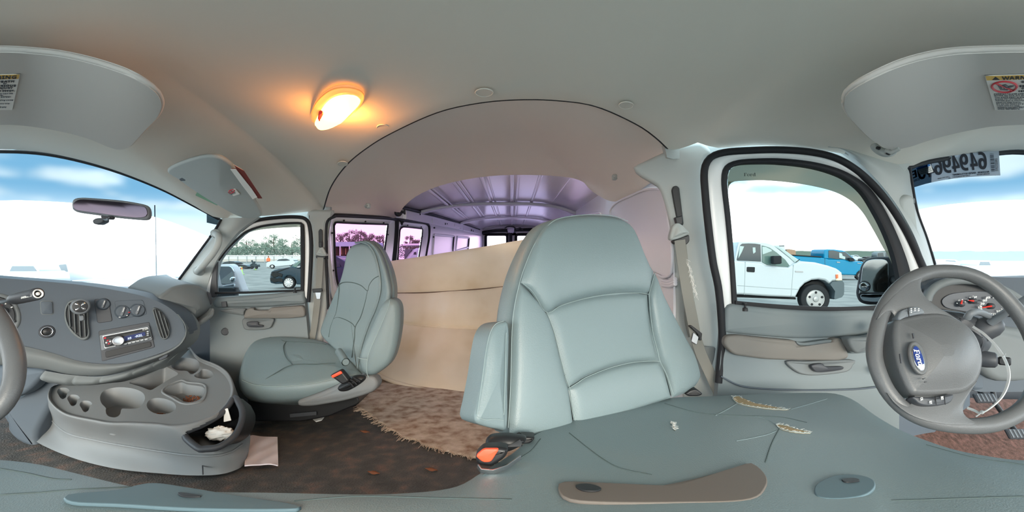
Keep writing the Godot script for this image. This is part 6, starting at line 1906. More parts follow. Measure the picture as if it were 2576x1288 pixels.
func visor(label: String, shift: float, yv: Callable) -> Node3D:
	var v := thing("sun_visor", label, "sun visor", P(2552 + shift, 250, 1.9))
	var z := func(px, py): return yv.call(px) * 1288.0 / (644.0 - py)
	var up := []
	var dn := []
	var a7 := K(7, [165, 365] + VISOR_R)
	var b2 := K(2, VISOR_L)
	var c7 := K(7, VISOR_R_LOW + [165, 365])
	for i in range(0, a7.size(), 2):
		up += [a7[i] + shift, a7[i + 1]]
	for i in range(0, 16, 2):
		up += [b2[i] + 2576 + shift, b2[i + 1]]
	for i in range(c7.size() - 2, -1, -2):
		dn += [c7[i] + shift, c7[i + 1]]
	for i in range(b2.size() - 2, 12, -2):
		dn += [b2[i] + 2576 + shift, b2[i + 1]]
	part(sheet(MB.new(), face_rows(up, dn, z, 90, 12), Vector3(0, 0.02, 0)), "panel", M.visor_cloth, v)
	part(tube(MB.new(), moved(cr(L(visor_loop(shift), z), 150, true), Vector3(0, 0.010, 0)), 0.0075, true, 10), "rolled_edge", M.visor_cloth, v)
	# warning label, half of it past the picture's edge
	var q := func(u: float, w: float) -> Vector3:
		var x0 := lerpf(2477, 2503, w)
		var x1 := lerpf(2627, 2607, w)
		var px := lerpf(x0, x1, u) + shift
		var py := lerpf(lerpf(188, 184, u), 275, w)
		return P(px, py, z.call(px, py)) + Vector3(0, -0.998, 0.06) * 0.003
	var n := Vector3(0, -1, 0.35).normalized()
	var box := func(u0: float, w0: float, u1: float, w1: float) -> PackedVector3Array:
		var a := PackedVector3Array()
		for k in 9:
			a.append(q.call(lerpf(u0, u1, k / 8.0), w0))
		for k in 9:
			a.append(q.call(lerpf(u1, u0, k / 8.0), w1))
		return a
	var lb := part(pad(MB.new(), box.call(0, 0, 1, 1), n, 0.002, 0.0006, 0.0, 3), "label", M.paper, v, "white warning label with a yellow heading")
	part(pad(MB.new(), moved(box.call(0.01, 0.01, 0.99, 0.13), n * 0.001), n, 0.001, 0.0003, 0.0, 3), "heading", M.yellow_print, lb)
	var word := func(s: String, u0: float, w0: float, u1: float, w1: float, m: Material, weight := 700) -> void:
		part(lettering(s, q.call(u0, w1) + n * 0.0016, q.call(u1, w1) + n * 0.0016, q.call(u1, w0) + n * 0.0016, q.call(u0, w0) + n * 0.0016, 0.0006, "Droid Sans", weight), "lettering", m, lb)
	word.call("WARNING", 0.28, 0.025, 0.95, 0.115, M.ink)
	word.call("DEATH", 0.62, 0.165, 0.92, 0.215, M.ink)
	word.call("or", 0.73, 0.235, 0.79, 0.265, M.ink)
	word.call("SERIOUS", 0.58, 0.285, 0.97, 0.335, M.ink)
	word.call("INJURY", 0.62, 0.355, 0.92, 0.405, M.ink)
	word.call("can occur.", 0.56, 0.43, 0.96, 0.475, M.ink)
	var lines := ["Children 12 and under can be", "killed by the air bag.", "The BACK SEAT is the SAFEST", "place for children.", "NEVER put a rear-facing child", "seat in the front.", "Sit as far back as possible", "from the air bag.", "ALWAYS use SEAT BELTS and", "CHILD RESTRAINTS."]
	for k in lines.size():
		var w0 := 0.51 + k * 0.048
		word.call(lines[k], 0.07, w0, 0.07 + 0.031 * lines[k].length(), w0 + 0.034, M.ink_grey, 600)
	# triangle and the ringed picture
	var tri := PackedVector3Array([q.call(0.11, 0.115), q.call(0.24, 0.115), q.call(0.175, 0.025)])
	part(pad(MB.new(), moved(tri, n * 0.002), n, 0.001, 0.0003, 0.0, 2), "warning_triangle", M.ink, lb)
	var ring := PackedVector3Array()
	for k in 30:
		ring.append(q.call(0.30 + 0.23 * cos(TAU * k / 30), 0.32 + 0.155 * sin(TAU * k / 30)) + n * 0.002)
	part(tube(MB.new(), ring, 0.0028, true, 6), "red_ring", M.red_print, lb)
	part(tube(MB.new(), PackedVector3Array([q.call(0.15, 0.21) + n * 0.002, q.call(0.45, 0.43) + n * 0.002]), 0.0022, false, 6), "red_bar", M.red_print, lb)
	var icon := MB.new()
	tube(icon, PackedVector3Array([q.call(0.2, 0.26), q.call(0.24, 0.4), q.call(0.36, 0.41)]), 0.003, false, 6)
	tube(icon, PackedVector3Array([q.call(0.3, 0.26), q.call(0.36, 0.33), q.call(0.3, 0.36)]), 0.004, false, 6)
	lathe(icon, q.call(0.42, 0.31), n, [[0.008, -0.001], [0.008, 0.002], [0.0, 0.002]], 14)
	part(icon, "pictogram", M.ink_grey, lb)
	return v

func build_ceiling_things() -> void:
	visor("sun visor at the left edge with a cut off warning label", -2576.0, func(px): return lerpf(0.565, 0.45, smoothstep(60.0, 430.0, px)))
	var cl := thing("visor_clip", "small clear clip at the lower edge of the left visor", "clip", P(247, 352, 2.45))
	padc("clip", M.trim, cl, K(2, [462, 543, 480, 526, 505, 521, 530, 532, 532, 556, 512, 558]), 2.38, 0.02, 0.004, 0.008)
	padc("clip_eye", M.dark_plastic, cl, K(2, [488, 530, 525, 530, 526, 545, 500, 545]), 2.365, 0.012, 0.002, 0.004)
	visor("sun visor at the right edge on a pivot bracket", 0.0, func(px): return lerpf(0.42, 0.515, smoothstep(2120.0, 2480.0, px)))
	var br := thing("visor_bracket", "pale pivot bracket with two screws at the right visor", "bracket", P(2230, 392, 2.25))
	pad2("plate", M.trim, br, K(7, [330, 590, 345, 575, 385, 600, 440, 615, 462, 625, 455, 640, 430, 650, 390, 645, 350, 620]), 2.2, 0.03, 0.008, 0.004)
	for q in [[357, 606], [414, 636]]:
		var p := K(7, q)
		var o := P(p[0], p[1], 2.185)
		part(lathe(MB.new(), o, Vector3(0, -0.4, 1), [[0.007, -0.01], [0.007, 0.003], [0.004, 0.004], [0.0, 0.001]], 14), "screw", M.black_plastic, br)
	part(tube(MB.new(), L3([2230, 378, 2.15, 2244, 384, 2.12, 2262, 374, 2.1]), 0.009, false, 10), "pivot", M.trim, br)
	# passenger's visor with papers tucked behind it
	var zv := func(px, py): return 2.4 - (px - 530.0) * 0.00083 + (py - 396.0) * 0.00534
	var pv := thing("sun_visor", "small sun visor turned down over the passenger side with papers tucked in", "sun visor", P(540, 535, 2.9))
	var lp := cr(L(K(2, [845, 706, 862, 690, 920, 664, 1000, 640, 1060, 633, 1110, 640, 1150, 662, 1190, 702, 1240, 782, 1290, 860, 1325, 925, 1300, 945, 1240, 945, 1190, 928, 1150, 908, 1050, 850, 960, 792, 900, 748, 855, 722]), zv), 100, true)
	var n := normal_of(lp)
	part(pad(MB.new(), lp, n, 0.024, 0.012, 0.006, 6), "panel", M.trim, pv)
	padc("clip", M.dark_plastic, pv, K(2, [906, 748, 920, 738, 942, 742, 938, 756, 915, 757]), func(px, py): return zv.call(px, py) - 0.012, 0.02, 0.003, 0.005)
	var lb := padc("label", M.paper, pv, K(2, [1104, 826, 1190, 795, 1214, 822, 1130, 850]), func(px, py): return zv.call(px, py) - 0.03, 0.003, 0.0006, 0.004)
	for k in 4:
		var c := L(K(2, [1118 + k * 5, 838 - 10 + k * 4, 1178 + k * 5, 815 - 10 + k * 4, 1176 + k * 5, 811 - 10 + k * 4, 1116 + k * 5, 834 - 10 + k * 4]), func(px, py): return zv.call(px, py) - 0.0325)
		part(lettering(["NEVER put a rear seat", "in the front of the", "BACK SEAT is SAFEST", "use SEAT BELTS"][k], c[0], c[1], c[2], c[3], 0.0004), "lettering", M.ink_grey, lb)
	var pr := cr(L(K(2, ellipse2(1172, 808, 15, 8, 16, -0.35)), func(px, py): return zv.call(px, py) - 0.034), 24, true)
	part(tube(MB.new(), pr, 0.0022, true, 5), "red_ring", M.red_print, lb)
	part(tube(MB.new(), L(K(2, [1162, 802, 1182, 814]), func(px, py): return zv.call(px, py) - 0.034), 0.0018, false, 5), "red_bar", M.red_print, lb)
	var pp := [[1180, 672, 1230, 700, 1290, 790, 1322, 838, 1300, 838, 1240, 760], [1172, 690, 1200, 690, 1280, 790, 1308, 832, 1285, 842, 1230, 770]]
	for k in 2:
		var pg := thing("folded_paper", ["folded tan and white paper sticking out above the passenger visor", "red edged folded paper tucked behind the passenger visor"][k], "paper", P(625, 490, 2.9), "papers behind the visor")
		for j in 3:
			var off := j * 3.0
			var a := []
			for i in range(0, pp[k].size(), 2):
				a.append(pp[k][i] + off * (1 if k == 0 else -1)); a.append(pp[k][i + 1] + off)
			padc("sheet", [M.paper, M.paper_tan, M.paper_red][(j + k) % 3], pg, K(2, a), func(px, py): return zv.call(px, py) - 0.02 - j * 0.01 - k * 0.015, 0.002, 0.0006, 0.003)
	# green print lying under the windscreen edge
	var gs := MB.new()
	pad(gs, rounded(L(K(2, [988, 828, 1000, 808, 1115, 868, 1100, 880]), 3.05), 0.006), Vector3(0, -0.5, 1).normalized(), 0.003, 0.0006, 0.0)
	solo(gs, "window_decal", M.green_print, "small green decal at the windscreen's upper edge under the passenger visor", "decal")
	# dome lamp
	var zd := func(px, py): return 0.602 * 1288.0 / (644.0 - py)
	var dl := thing("dome_lamp", "lit oval dome lamp glowing warm yellow on the headliner", "lamp", P(842, 290, 2.2))
	var od := cr(L(K(14, [197, 830, 210, 740, 260, 600, 340, 440, 450, 312, 580, 222, 700, 182, 850, 172, 1000, 196, 1092, 242, 1130, 300, 1130, 360, 1080, 450, 960, 592, 830, 722, 700, 832, 560, 912, 420, 955, 320, 960, 240, 922]), zd), 80, true)
	var dn := Vector3(0, -1, 0.1).normalized()
	part(pad(MB.new(), od, dn, 0.03, 0.022, 0.0, 4), "housing", M.lamp_housing, dl)
	var ln := cr(L(K(14, [295, 830, 335, 700, 420, 530, 520, 392, 650, 300, 820, 262, 960, 275, 1045, 322, 1072, 390, 1020, 470, 900, 590, 780, 710, 640, 810, 500, 880, 380, 905, 315, 885]), func(px, py): return zd.call(px, py) - 0.02), 70, true)
	part(pad(MB.new(), ln, dn, 0.02, 0.008, 0.012, 5), "lens", M.lamp_lens, dl, "glowing lens")
	padc("switch", M.red_print, dl, K(14, [385, 650, 400, 570, 455, 545, 475, 570, 430, 650, 405, 680]), func(px, py): return zd.call(px, py) - 0.055, 0.02, 0.004, 0.006)
	var lamp := OmniLight3D.new()
	lamp.name = "dome_light"
	lamp.position = P(846, 285, 2.15) + Vector3(0, -0.03, 0)
	lamp.light_color = Color(1.0, 0.62, 0.25)
	lamp.light_energy = 0.05
	lamp.light_size = 0.06
	lamp.omni_range = 12.0
	lamp.omni_attenuation = 2.0
	lamp.shadow_enabled = true
	add_child(lamp)
	# round trim buttons in the headliner
	for q in [[1218, 233, 22, 10, 0.617, "round headliner button nearest the middle of the arch"], [1575, 265, 18, 9, 0.600, "round headliner button right of the arch's middle"], [963, 321, 15, 8, 0.590, "round headliner button beside the dome lamp"], [862, 412, 12, 6, 0.508, "faint round headliner button low on the left of the arch"]]:
		var mb := MB.new()
		var a := cr(L(ellipse2(q[0], q[1], q[2], q[3]), func(px, py): return q[4] * 1288.0 / (644.0 - py)), 36, true)
		tube(mb, a, 0.0022, true, 6)
		mb.fan(moved(a, Vector3(0, -0.0005, 0)))
		solo(mb, "trim_button", M.headliner, q[5], "button", "headliner buttons")
	# coat hooks
	for q in [[926, 518, 3.42, "white coat hook on the headliner over the side windows"], [1546, 446, 2.95, "white coat hook on the headliner over the driver's seat"]]:
		var h := thing("coat_hook", q[3], "hook", P(q[0], q[1] + 12, q[2]))
		var o := P(q[0], q[1], q[2])
		part(rbox(MB.new(), o, Vector3(0.028, 0.034, 0.03), 0.006), "base", M.trim, h)
		part(tube(MB.new(), PackedVector3Array([o + Vector3(-0.004, 0.004, 0.01), o + Vector3(-0.006, -0.012, 0.035), o + Vector3(-0.01, -0.002, 0.045)]), 0.006, false, 10), "hook", M.trim, h)
	# rear view mirror on the windscreen
	var rm := thing("rear_view_mirror", "long grey rear view mirror hanging on the windscreen", "mirror", P(275, 552, 2.7))
	var zm := zp(2.72, 275, 525, 0.03, 0)
	var ml := cr(L(K(2, [361, 862, 372, 845, 400, 839, 450, 840, 600, 852, 700, 868, 740, 882, 753, 905, 753, 935, 740, 951, 700, 952, 600, 943, 500, 930, 400, 916, 370, 905, 361, 890]), zm), 70, true)
	part(pad(MB.new(), ml, normal_of(ml), 0.04, 0.012, 0.002), "housing", M.grey_plastic, rm)
	var mg := cr(L(K(2, [372, 868, 400, 850, 450, 850, 600, 862, 700, 878, 738, 892, 742, 930, 700, 941, 600, 932, 500, 919, 400, 905, 374, 893]), func(px, py): return zm.call(px, py) - 0.006), 60, true)
	part(pad(MB.new(), mg, normal_of(mg), 0.004, 0.001, 0.0), "mirror_glass", M.mirror_dim, rm)
	part(tube(MB.new(), L3([262, 545, 2.74, 266, 549, 2.85, 270, 530, 3.2]), 0.014, false, 10), "stalk", M.dark_plastic, rm)
	part(rbox(MB.new(), P(279, 548, 2.72), Vector3(0.03, 0.02, 0.03), 0.006), "toggle", M.dark_plastic, rm)
	padc("sensor", M.dark_plastic, rm, K(2, [464, 955, 480, 943, 518, 942, 524, 952, 520, 965, 495, 978, 470, 972]), 2.95, 0.05, 0.008, 0.012)
	# mirror image number sheet stuck on the windscreen
	var st := thing("windscreen_sheet", "grey sheet with large mirrored lot numbers stuck inside the windscreen", "sign", P(2400, 455, 2.6))
	var zs := func(px, py): return 2.565 + (py - 390.0) * 0.0006
	var up := K(17, [215, 485, 370, 400, 480, 358, 850, 240, 1300, 150, 1750, 100, 2060, 78])
	var dn2 := K(17, [282, 838, 420, 795, 600, 745, 900, 682, 1300, 627, 1700, 597, 2092, 580])
	part(sheet(MB.new(), face_rows(up, dn2, zs, 40, 6), Vector3(0, 0, -0.002)), "sheet", M.sheet_grey, st)
	var uu := PackedVector3Array()
	var dd := PackedVector3Array()
	for i in range(0, up.size(), 2):
		uu.append(Vector3(up[i], up[i + 1], 0)); dd.append(Vector3(dn2[i], dn2[i + 1], 0))
	uu = cr(uu, 101)
	dd = cr(dd, 101)
	var at := func(u: float, w: float) -> Vector3:
		var p := uu[int(u * 100)].lerp(dd[int(u * 100)], w)
		return P(p.x, p.y, zs.call(p.x, p.y) - 0.003)
	# written from right to left: u runs leftwards for the reader outside
	var mir := func(s: String, u0: float, u1: float, w0: float, w1: float, m: Material) -> void:
		part(lettering(s, at.call(u1, w1), at.call(u0, w1), at.call(u0, w0), at.call(u1, w0), 0.0006), "lettering", m, st)
	var digits := [["6", 0.775, 0.86], ["4", 0.68, 0.765], ["9", 0.58, 0.665], ["4", 0.485, 0.57], ["9", 0.385, 0.47], ["6", 0.29, 0.375], ["4", 0.19, 0.28], ["0", 0.095, 0.18]]
	for q in digits:
		mir.call(q[0], q[1], q[2], -0.02, 0.72, M.ink)
	mir.call("E", 0.02, 0.085, 0.12, 0.52, M.ink)
	mir.call("(CSBO)", 0.02, 0.10, 0.60, 0.74, M.ink_grey)
	mir.call("ALLSTATE - RAPID SETTLEMENT", 0.47, 0.88, 0.79, 0.86, M.ink)
	mir.call("POSSIBLE NOTES", 0.74, 0.88, 0.89, 0.95, M.ink_grey)
	mir.call("CLM# 0872534521-V-1", 0.47, 0.66, 0.90, 0.96, M.ink_grey)
	mir.call("LOSS TYPE: 00000", 0.30, 0.43, 0.86, 0.91, M.ink_grey)
	mir.call("PA", 0.42, 0.44, 0.93, 0.98, M.ink_grey)
	var bl := MB.new()
	for k in 26:
		var w0 := 0.1 + k * 0.028
		if (k * 7 + 3) % 5 != 0:
			var h := 0.02 if k % 3 else 0.012
			bl.quad(at.call(0.905, w0) + Vector3(0, 0, 0.0012), at.call(0.945, w0) + Vector3(0, 0, 0.0012), at.call(0.945, w0 + h) + Vector3(0, 0, 0.0012), at.call(0.905, w0 + h) + Vector3(0, 0, 0.0012))
	part(bl, "barcode", M.ink, st)
	var code := PackedVector3Array([at.call(0.985, 0.82), at.call(0.985, 0.3), at.call(0.955, 0.3), at.call(0.955, 0.82)])
	part(lettering("SVKD5039A8", code[0], code[1], code[2], code[3], 0.0005), "lettering", M.ink_grey, st)
	var tag2 := padc("blue_ticket", M.paper, st, K(17, [385, 425, 660, 345, 720, 510, 470, 575, 430, 540]), func(px, py): return zs.call(px, py) - 0.006, 0.002, 0.0005, 0.004)
	padc("ticket_band", M.blue_print, tag2, K(17, [365, 430, 640, 345, 662, 385, 385, 470]), func(px, py): return zs.call(px, py) - 0.0075, 0.002, 0.0005, 0.002)
	for k in 3:
		var c := L(K(17, [410 + k * 12, 490 + k * 34, 650 + k * 15, 420 + k * 34, 648 + k * 15, 408 + k * 34, 408 + k * 12, 478 + k * 34]), func(px, py): return zs.call(px, py) - 0.0085)
		part(lettering(["LOT TICKET KEYS", "IN YARD ROW 12", "RETURN TO OFFICE"][k], c[1], c[0], c[3], c[2], 0.0004), "lettering", M.ink_grey, tag2)

# ---------------------------------------------------------------- outside: vehicles, fence, trees
# upright slab: outline in picture units on a plane at depth z, `deep` metres through, edges rounded by er
func slab(outline: Array, z: float, deep: float, er := 0.06, mb: MB = null) -> MB:
	if mb == null:
		mb = MB.new()
	var lp := L(outline, z)
	var n := Vector3(0, 0, 1)
	var front := inset(lp, n, er, 0.0)
	var poly := PackedVector2Array()
	for p in front:
		poly.append(Vector2(p.x, p.y))
	var tris := Geometry2D.triangulate_polygon(poly)
	if tris.is_empty():
		front = inset(lp, n, 0.0, 0.0)
		poly = PackedVector2Array()
		for p in front:
			poly.append(Vector2(p.x, p.y))
		tris = Geometry2D.triangulate_polygon(poly)
	for s in [0.0, -deep]:
		var base := mb.v.size()
		for p in front:
			mb.v.append(p + Vector3(0, 0, s))
		for i in tris:
			mb.f.append(base + i)
	mb.grid([front, inset(lp, n, er * 0.35, -er * 0.3), inset(lp, n, 0.0, -er), inset(lp, n, 0.0, -deep + er), inset(lp, n, er * 0.35, -deep + er * 0.3), moved(front, Vector3(0, 0, -deep))], true)
	return mb

func slab_part(called: String, m: Material, parent: Node3D, outline: Array, z: float, deep: float, er := 0.03, label := "") -> MeshInstance3D:
	return part(slab(outline, z, deep, er), called, m, parent, label)

func wheel(parent: Node3D, px: float, py: float, r: float, rim: float, z: float, spokes: int, rim_mat: Material, width := 0.24, pressed := false) -> void:
	var o := P(px, py, z)
	var k := z / 1288.0
	var rr := r * k
	var ri := rim * k
	var ax := Vector3(0, 0, 1)
	var w := part(lathe(MB.new(), o, ax, [[ri, -width], [rr * 0.96, -width], [rr, -width * 0.8], [rr, -0.03], [rr * 0.95, 0.0], [ri * 1.03, 0.01], [ri, 0.0], [ri * 0.95, -0.05]], 36), "tyre", M.tyre, parent)
	part(lathe(MB.new(), o, ax, [[ri * 0.97, -0.005], [ri * 0.92, 0.008], [ri * 0.86, -0.01], [ri * 0.84, -0.06], [0.0, -0.065]], 36), "rim", rim_mat, w)
	if pressed:
		part(lathe(MB.new(), o, ax, [[ri * 0.93, -0.01], [ri * 0.8, 0.01], [ri * 0.5, 0.0], [0.0, 0.005]], 36), "disc", rim_mat, w)
		for s in spokes:
			var a := TAU * s / spokes + 0.3
			var c := o + Vector3(cos(a), sin(a), 0) * ri * 0.70
			part(lathe(MB.new(), c, ax, [[ri * 0.13, -0.02], [ri * 0.13, 0.014], [ri * 0.10, 0.016], [0.0, 0.012]], 16), "vent_hole", M.tyre, w)
	for s in (0 if pressed else spokes):
		var a := TAU * s / spokes + 0.3
		var d := Vector3(cos(a), sin(a), 0)
		part(strap(MB.new(), PackedVector3Array([o + d * ri * 0.15 + ax * 0.012, o + d * ri * 0.55 + ax * 0.012, o + d * ri * 0.92]), Vector3(-sin(a), cos(a), 0), ri * (1.9 / spokes), 0.03), "spoke", rim_mat, w)
	part(lathe(MB.new(), o, ax, [[ri * 0.30, -0.05], [ri * 0.30, 0.02], [ri * 0.24, 0.03], [0.0, 0.034]], 24), "hub_cap", rim_mat, w)

func line_part(called: String, parent: Node3D, a: Array, z: float, r: float, m: Material) -> void:
	part(tube(MB.new(), L(a, z), r, false, 5), called, m, parent)

func build_vehicles() -> void:
	# white pickup beside the driver's window
	var z := 15.2
	var t := thing("pickup_truck", "white pickup truck parked right outside the driver's window", "truck", Vector3(P(1960, 780, z).x, 0, -z - 1))
	slab_part("body", M.car_white, t, K(15, [-900, 400, 110, 395, 300, 408, 500, 430, 560, 470, 900, 495, 980, 440, 1100, 402, 1300, 418, 1500, 468, 1620, 510, 1680, 552, 1692, 620, 1700, 690, 1560, 705, 1512, 742, 1440, 692, 1350, 676, 1250, 686, 1150, 732, 1080, 802, 1040, 880, 1005, 945, 600, 930, 200, 905, -900, 880]), z, 1.9, 0.06)
	slab_part("cab", M.car_white, t, K(15, [80, 420, 95, 390, 112, 290, 135, 180, 152, 122, 200, 108, 400, 112, 560, 130, 660, 160, 750, 230, 900, 350, 1000, 440, 940, 500, 560, 480, 300, 425]), z - -0.1, 1.7, 0.08)
	slab_part("windscreen", M.car_glass_pale, t, K(15, [665, 165, 740, 168, 830, 225, 960, 320, 1080, 400, 1110, 405, 1000, 438, 900, 345, 760, 230]), z + 0.12, 1.5, 0.02)
	slab_part("rear_side_window", M.car_glass, t, K(15, [122, 382, 150, 270, 178, 160, 205, 138, 300, 134, 400, 138, 478, 150, 486, 408, 300, 398, 140, 392]), z + 0.08, 0.05, 0.01)
	slab_part("front_side_window", M.car_glass_green, t, K(15, [500, 165, 560, 178, 620, 200, 720, 270, 850, 380, 912, 465, 905, 490, 760, 480, 580, 460, 520, 428, 500, 415]), z + 0.08, 0.05, 0.01)
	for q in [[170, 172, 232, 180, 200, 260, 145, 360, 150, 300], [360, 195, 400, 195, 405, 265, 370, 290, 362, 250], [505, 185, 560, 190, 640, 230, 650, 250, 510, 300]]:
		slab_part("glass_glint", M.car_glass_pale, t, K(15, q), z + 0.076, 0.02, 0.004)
	slab_part("wing_mirror", M.tyre, t, K(15, [672, 330, 700, 322, 785, 320, 798, 335, 800, 430, 780, 442, 700, 446, 675, 435]), z - 0.2, 0.2, 0.03)
	slab_part("door_handle", M.tyre, t, K(15, [275, 492, 290, 487, 390, 490, 395, 500, 393, 560, 380, 568, 285, 562, 273, 550]), z - 0.02, 0.05, 0.01)
	slab_part("fender_badge", M.steel, t, K(15, [995, 546, 1112, 550, 1115, 570, 1000, 566]), z - 0.015, 0.03, 0.004)
	slab_part("headlamp", M.headlamp, t, K(15, [1608, 595, 1640, 580, 1685, 565, 1697, 620, 1700, 690, 1640, 697, 1605, 692]), z - 0.02, 0.3, 0.02)
	slab_part("indicator", M.orange_lens, t, K(15, [1606, 602, 1638, 600, 1640, 655, 1610, 662]), z - 0.035, 0.05, 0.008)
	slab_part("bumper", M.bumper_grey, t, K(15, [1520, 750, 1550, 712, 1600, 702, 1698, 690, 1725, 730, 1727, 850, 1720, 905, 1690, 942, 1590, 975, 1578, 955, 1590, 850, 1555, 800]), z - 0.05, 2.0, 0.06)
	slab_part("inner_arch", M.tyre, t, K(15, [1080, 820, 1150, 745, 1250, 698, 1350, 690, 1440, 705, 1520, 760, 1560, 830, 1560, 940, 1040, 940]), z + 0.25, 1.3, 0.02)
	wheel(t, 1830 + 1300 / 5.99, 590 + 968 / 5.99, 36.5, 23.5, z + 0.05, 5, M.steel_wheel, 0.24, true)
	for q in [[248, 412, 232, 905], [968, 455, 930, 935], [130, 765, 600, 800, 1040, 824]]:
		line_part("panel_gap", t, K(15, q), z + 0.004, 0.010, M.seam_grey)
	line_part("wiper", t, K(15, [1000, 420, 1055, 380, 1060, 372]), z - 0.04, 0.012, M.tyre)
	slab_part("underside", M.tyre, t, K(15, [-900, 890, 200, 908, 1005, 945, 1005, 975, 200, 945, -900, 930]), z + 0.3, 1.2, 0.01)
	# blue pickup behind it
	z = 36.5
	t = thing("pickup_truck", "bright blue pickup truck parked behind the white one", "truck", Vector3(P(2080, 703, z).x, 0, -z - 1))
	slab_part("body", M.car_blue, t, K(15, [700, 300, 1000, 318, 1380, 345, 1420, 352, 1500, 372, 1700, 380, 1880, 405, 1960, 400, 2010, 412, 2030, 440, 2035, 520, 2025, 560, 1990, 545, 1950, 545, 1920, 575, 1900, 612, 1700, 605, 1300, 560, 700, 500]), z, 1.9, 0.08)
	slab_part("cab", M.car_blue, t, K(15, [1415, 360, 1425, 260, 1440, 230, 1480, 222, 1580, 225, 1700, 240, 1740, 252, 1830, 320, 1910, 395, 1700, 395]), z + 0.08, 1.7, 0.08)
	slab_part("side_window", M.car_glass, t, K(15, [1490, 350, 1492, 240, 1560, 238, 1660, 262, 1740, 262, 1830, 340, 1885, 398, 1800, 400, 1730, 375, 1600, 370]), z + 0.05, 0.05, 0.01)
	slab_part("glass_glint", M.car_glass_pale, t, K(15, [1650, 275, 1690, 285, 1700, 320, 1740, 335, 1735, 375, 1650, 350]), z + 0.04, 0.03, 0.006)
	slab_part("wing_mirror", M.tyre, t, K(15, [1800, 355, 1850, 350, 1880, 375, 1880, 402, 1810, 402]), z - 0.15, 0.15, 0.03)
	slab_part("door_handle", M.steel, t, K(15, [1612, 408, 1662, 412, 1662, 428, 1614, 424]), z - 0.03, 0.05, 0.01)
	slab_part("fender_badge", M.steel, t, K(15, [1920, 425, 1980, 432, 1980, 442, 1922, 438]), z - 0.02, 0.04, 0.01)
	slab_part("bed_rail", M.tyre, t, K(15, [700, 288, 1000, 305, 1385, 330, 1385, 345, 1000, 322, 700, 305]), z - 0.02, 1.9, 0.02)
	slab_part("running_board", M.steel, t, K(15, [1500, 600, 1700, 612, 1892, 618, 1892, 628, 1700, 624, 1500, 612]), z - 0.1, 0.3, 0.02)
	slab_part("white_box", M.car_white, t, K(15, [1360, 300, 1375, 248, 1415, 235, 1420, 330, 1385, 330]), z + 0.6, 1.0, 0.04)
	wheel(t, 1830 + 1965 / 5.99, 590 + 618 / 5.99, 11, 6.5, z + 0.05, 6, M.steel_wheel)
	line_part("panel_gap", t, K(15, [1435, 352, 1432, 400, 1440, 560]), z + 0.01, 0.02, M.seam_dark)
	# grey suv and far cars beyond
	car("grey off-road car with an upright cab beyond the driver's mirror", "off_road_car", 15, 52.0, M.car_grey, [2195, 430, 2200, 345, 2470, 345, 2520, 365, 2530, 430], [2208, 350, 2214, 275, 2255, 258, 2400, 254, 2440, 275, 2475, 350], [[2220, 340, 2222, 285, 2300, 275, 2310, 340], [2340, 335, 2342, 275, 2400, 272, 2440, 320, 2440, 335]], [[2240, 430, 6], [2480, 430, 6]])
	car("low white car far away between the blue pickup and the grey one", "distant_car", 15, 70.0, M.car_white, [1845, 360, 1850, 335, 1890, 325, 1960, 340, 1995, 350, 2000, 385, 1850, 385], [1855, 335, 1870, 310, 1920, 308, 1960, 342], [[1868, 332, 1875, 314, 1915, 314, 1945, 335]], [[1870, 385, 3.5], [1975, 385, 3.5]])
	car("dark low car far away left of the driver's mirror", "distant_car", 15, 62.0, M.car_dark, [1990, 400, 1992, 365, 2060, 350, 2190, 345, 2200, 400], [2040, 352, 2070, 330, 2150, 328, 2190, 348], [[2062, 348, 2080, 334, 2140, 332, 2160, 345]], [[2020, 400, 4], [2170, 400, 4]])
	car("brown box trailer far away above the white pickup's bonnet", "box_trailer", 15, 95.0, M.car_brown, [860, 388, 865, 235, 900, 220, 990, 235, 1000, 250, 1000, 388], [], [], [[890, 396, 3], [970, 396, 3]])
	car("white far away box truck behind the white pickup's windscreen", "box_truck", 15, 110.0, M.car_white, [740, 388, 745, 165, 830, 160, 838, 200, 850, 388], [], [[750, 180, 752, 168, 825, 166, 828, 180]], [[770, 396, 3], [830, 396, 3]])
	# passenger's window: teal car with a broken front
	z = 26.5
	t = thing("damaged_car", "dark teal car with a smashed front outside the passenger window", "car", Vector3(P(760, 727, z).x, 0, -z - 1))
	slab_part("body", M.car_teal, t, K(12, [998, 1000, 1005, 930, 1025, 880, 1080, 850, 1150, 832, 1250, 815, 1340, 800, 1400, 785, 1470, 810, 1620, 815, 2300, 800, 2400, 1000, 2380, 1110, 1700, 1120, 1475, 1112, 1465, 1040, 1430, 985, 1370, 955, 1310, 955, 1270, 985, 1250, 1040, 1235, 1100, 1100, 1105, 1015, 1085, 1000, 1045]), z, 1.8, 0.05)
	slab_part("cabin", M.car_teal, t, K(12, [1340, 805, 1420, 755, 1500, 700, 1570, 660, 1700, 620, 2100, 610, 2250, 700, 2300, 815]), z + 0.1, 1.5, 0.06)
	slab_part("windscreen", M.car_glass_green, t, K(12, [1370, 800, 1430, 758, 1500, 706, 1560, 672, 1590, 690, 1530, 740, 1475, 806]), z + 0.07, 1.4, 0.01)
	slab_part("side_window", M.car_glass, t, K(12, [1495, 802, 1540, 745, 1620, 690, 1800, 660, 2050, 655, 2150, 720, 2180, 800]), z + 0.06, 0.05, 0.01)
	slab_part("wing_mirror", M.steel, t, K(12, [1475, 810, 1490, 785, 1540, 775, 1550, 800, 1530, 815]), z - 0.1, 0.15, 0.02)
	slab_part("bonnet_crease", M.car_black, t, K(12, [1035, 885, 1090, 880, 1150, 870, 1250, 835, 1340, 808, 1345, 816, 1260, 848, 1160, 885, 1140, 898, 1080, 892, 1060, 940, 1040, 945]), z - 0.03, 0.06, 0.008)
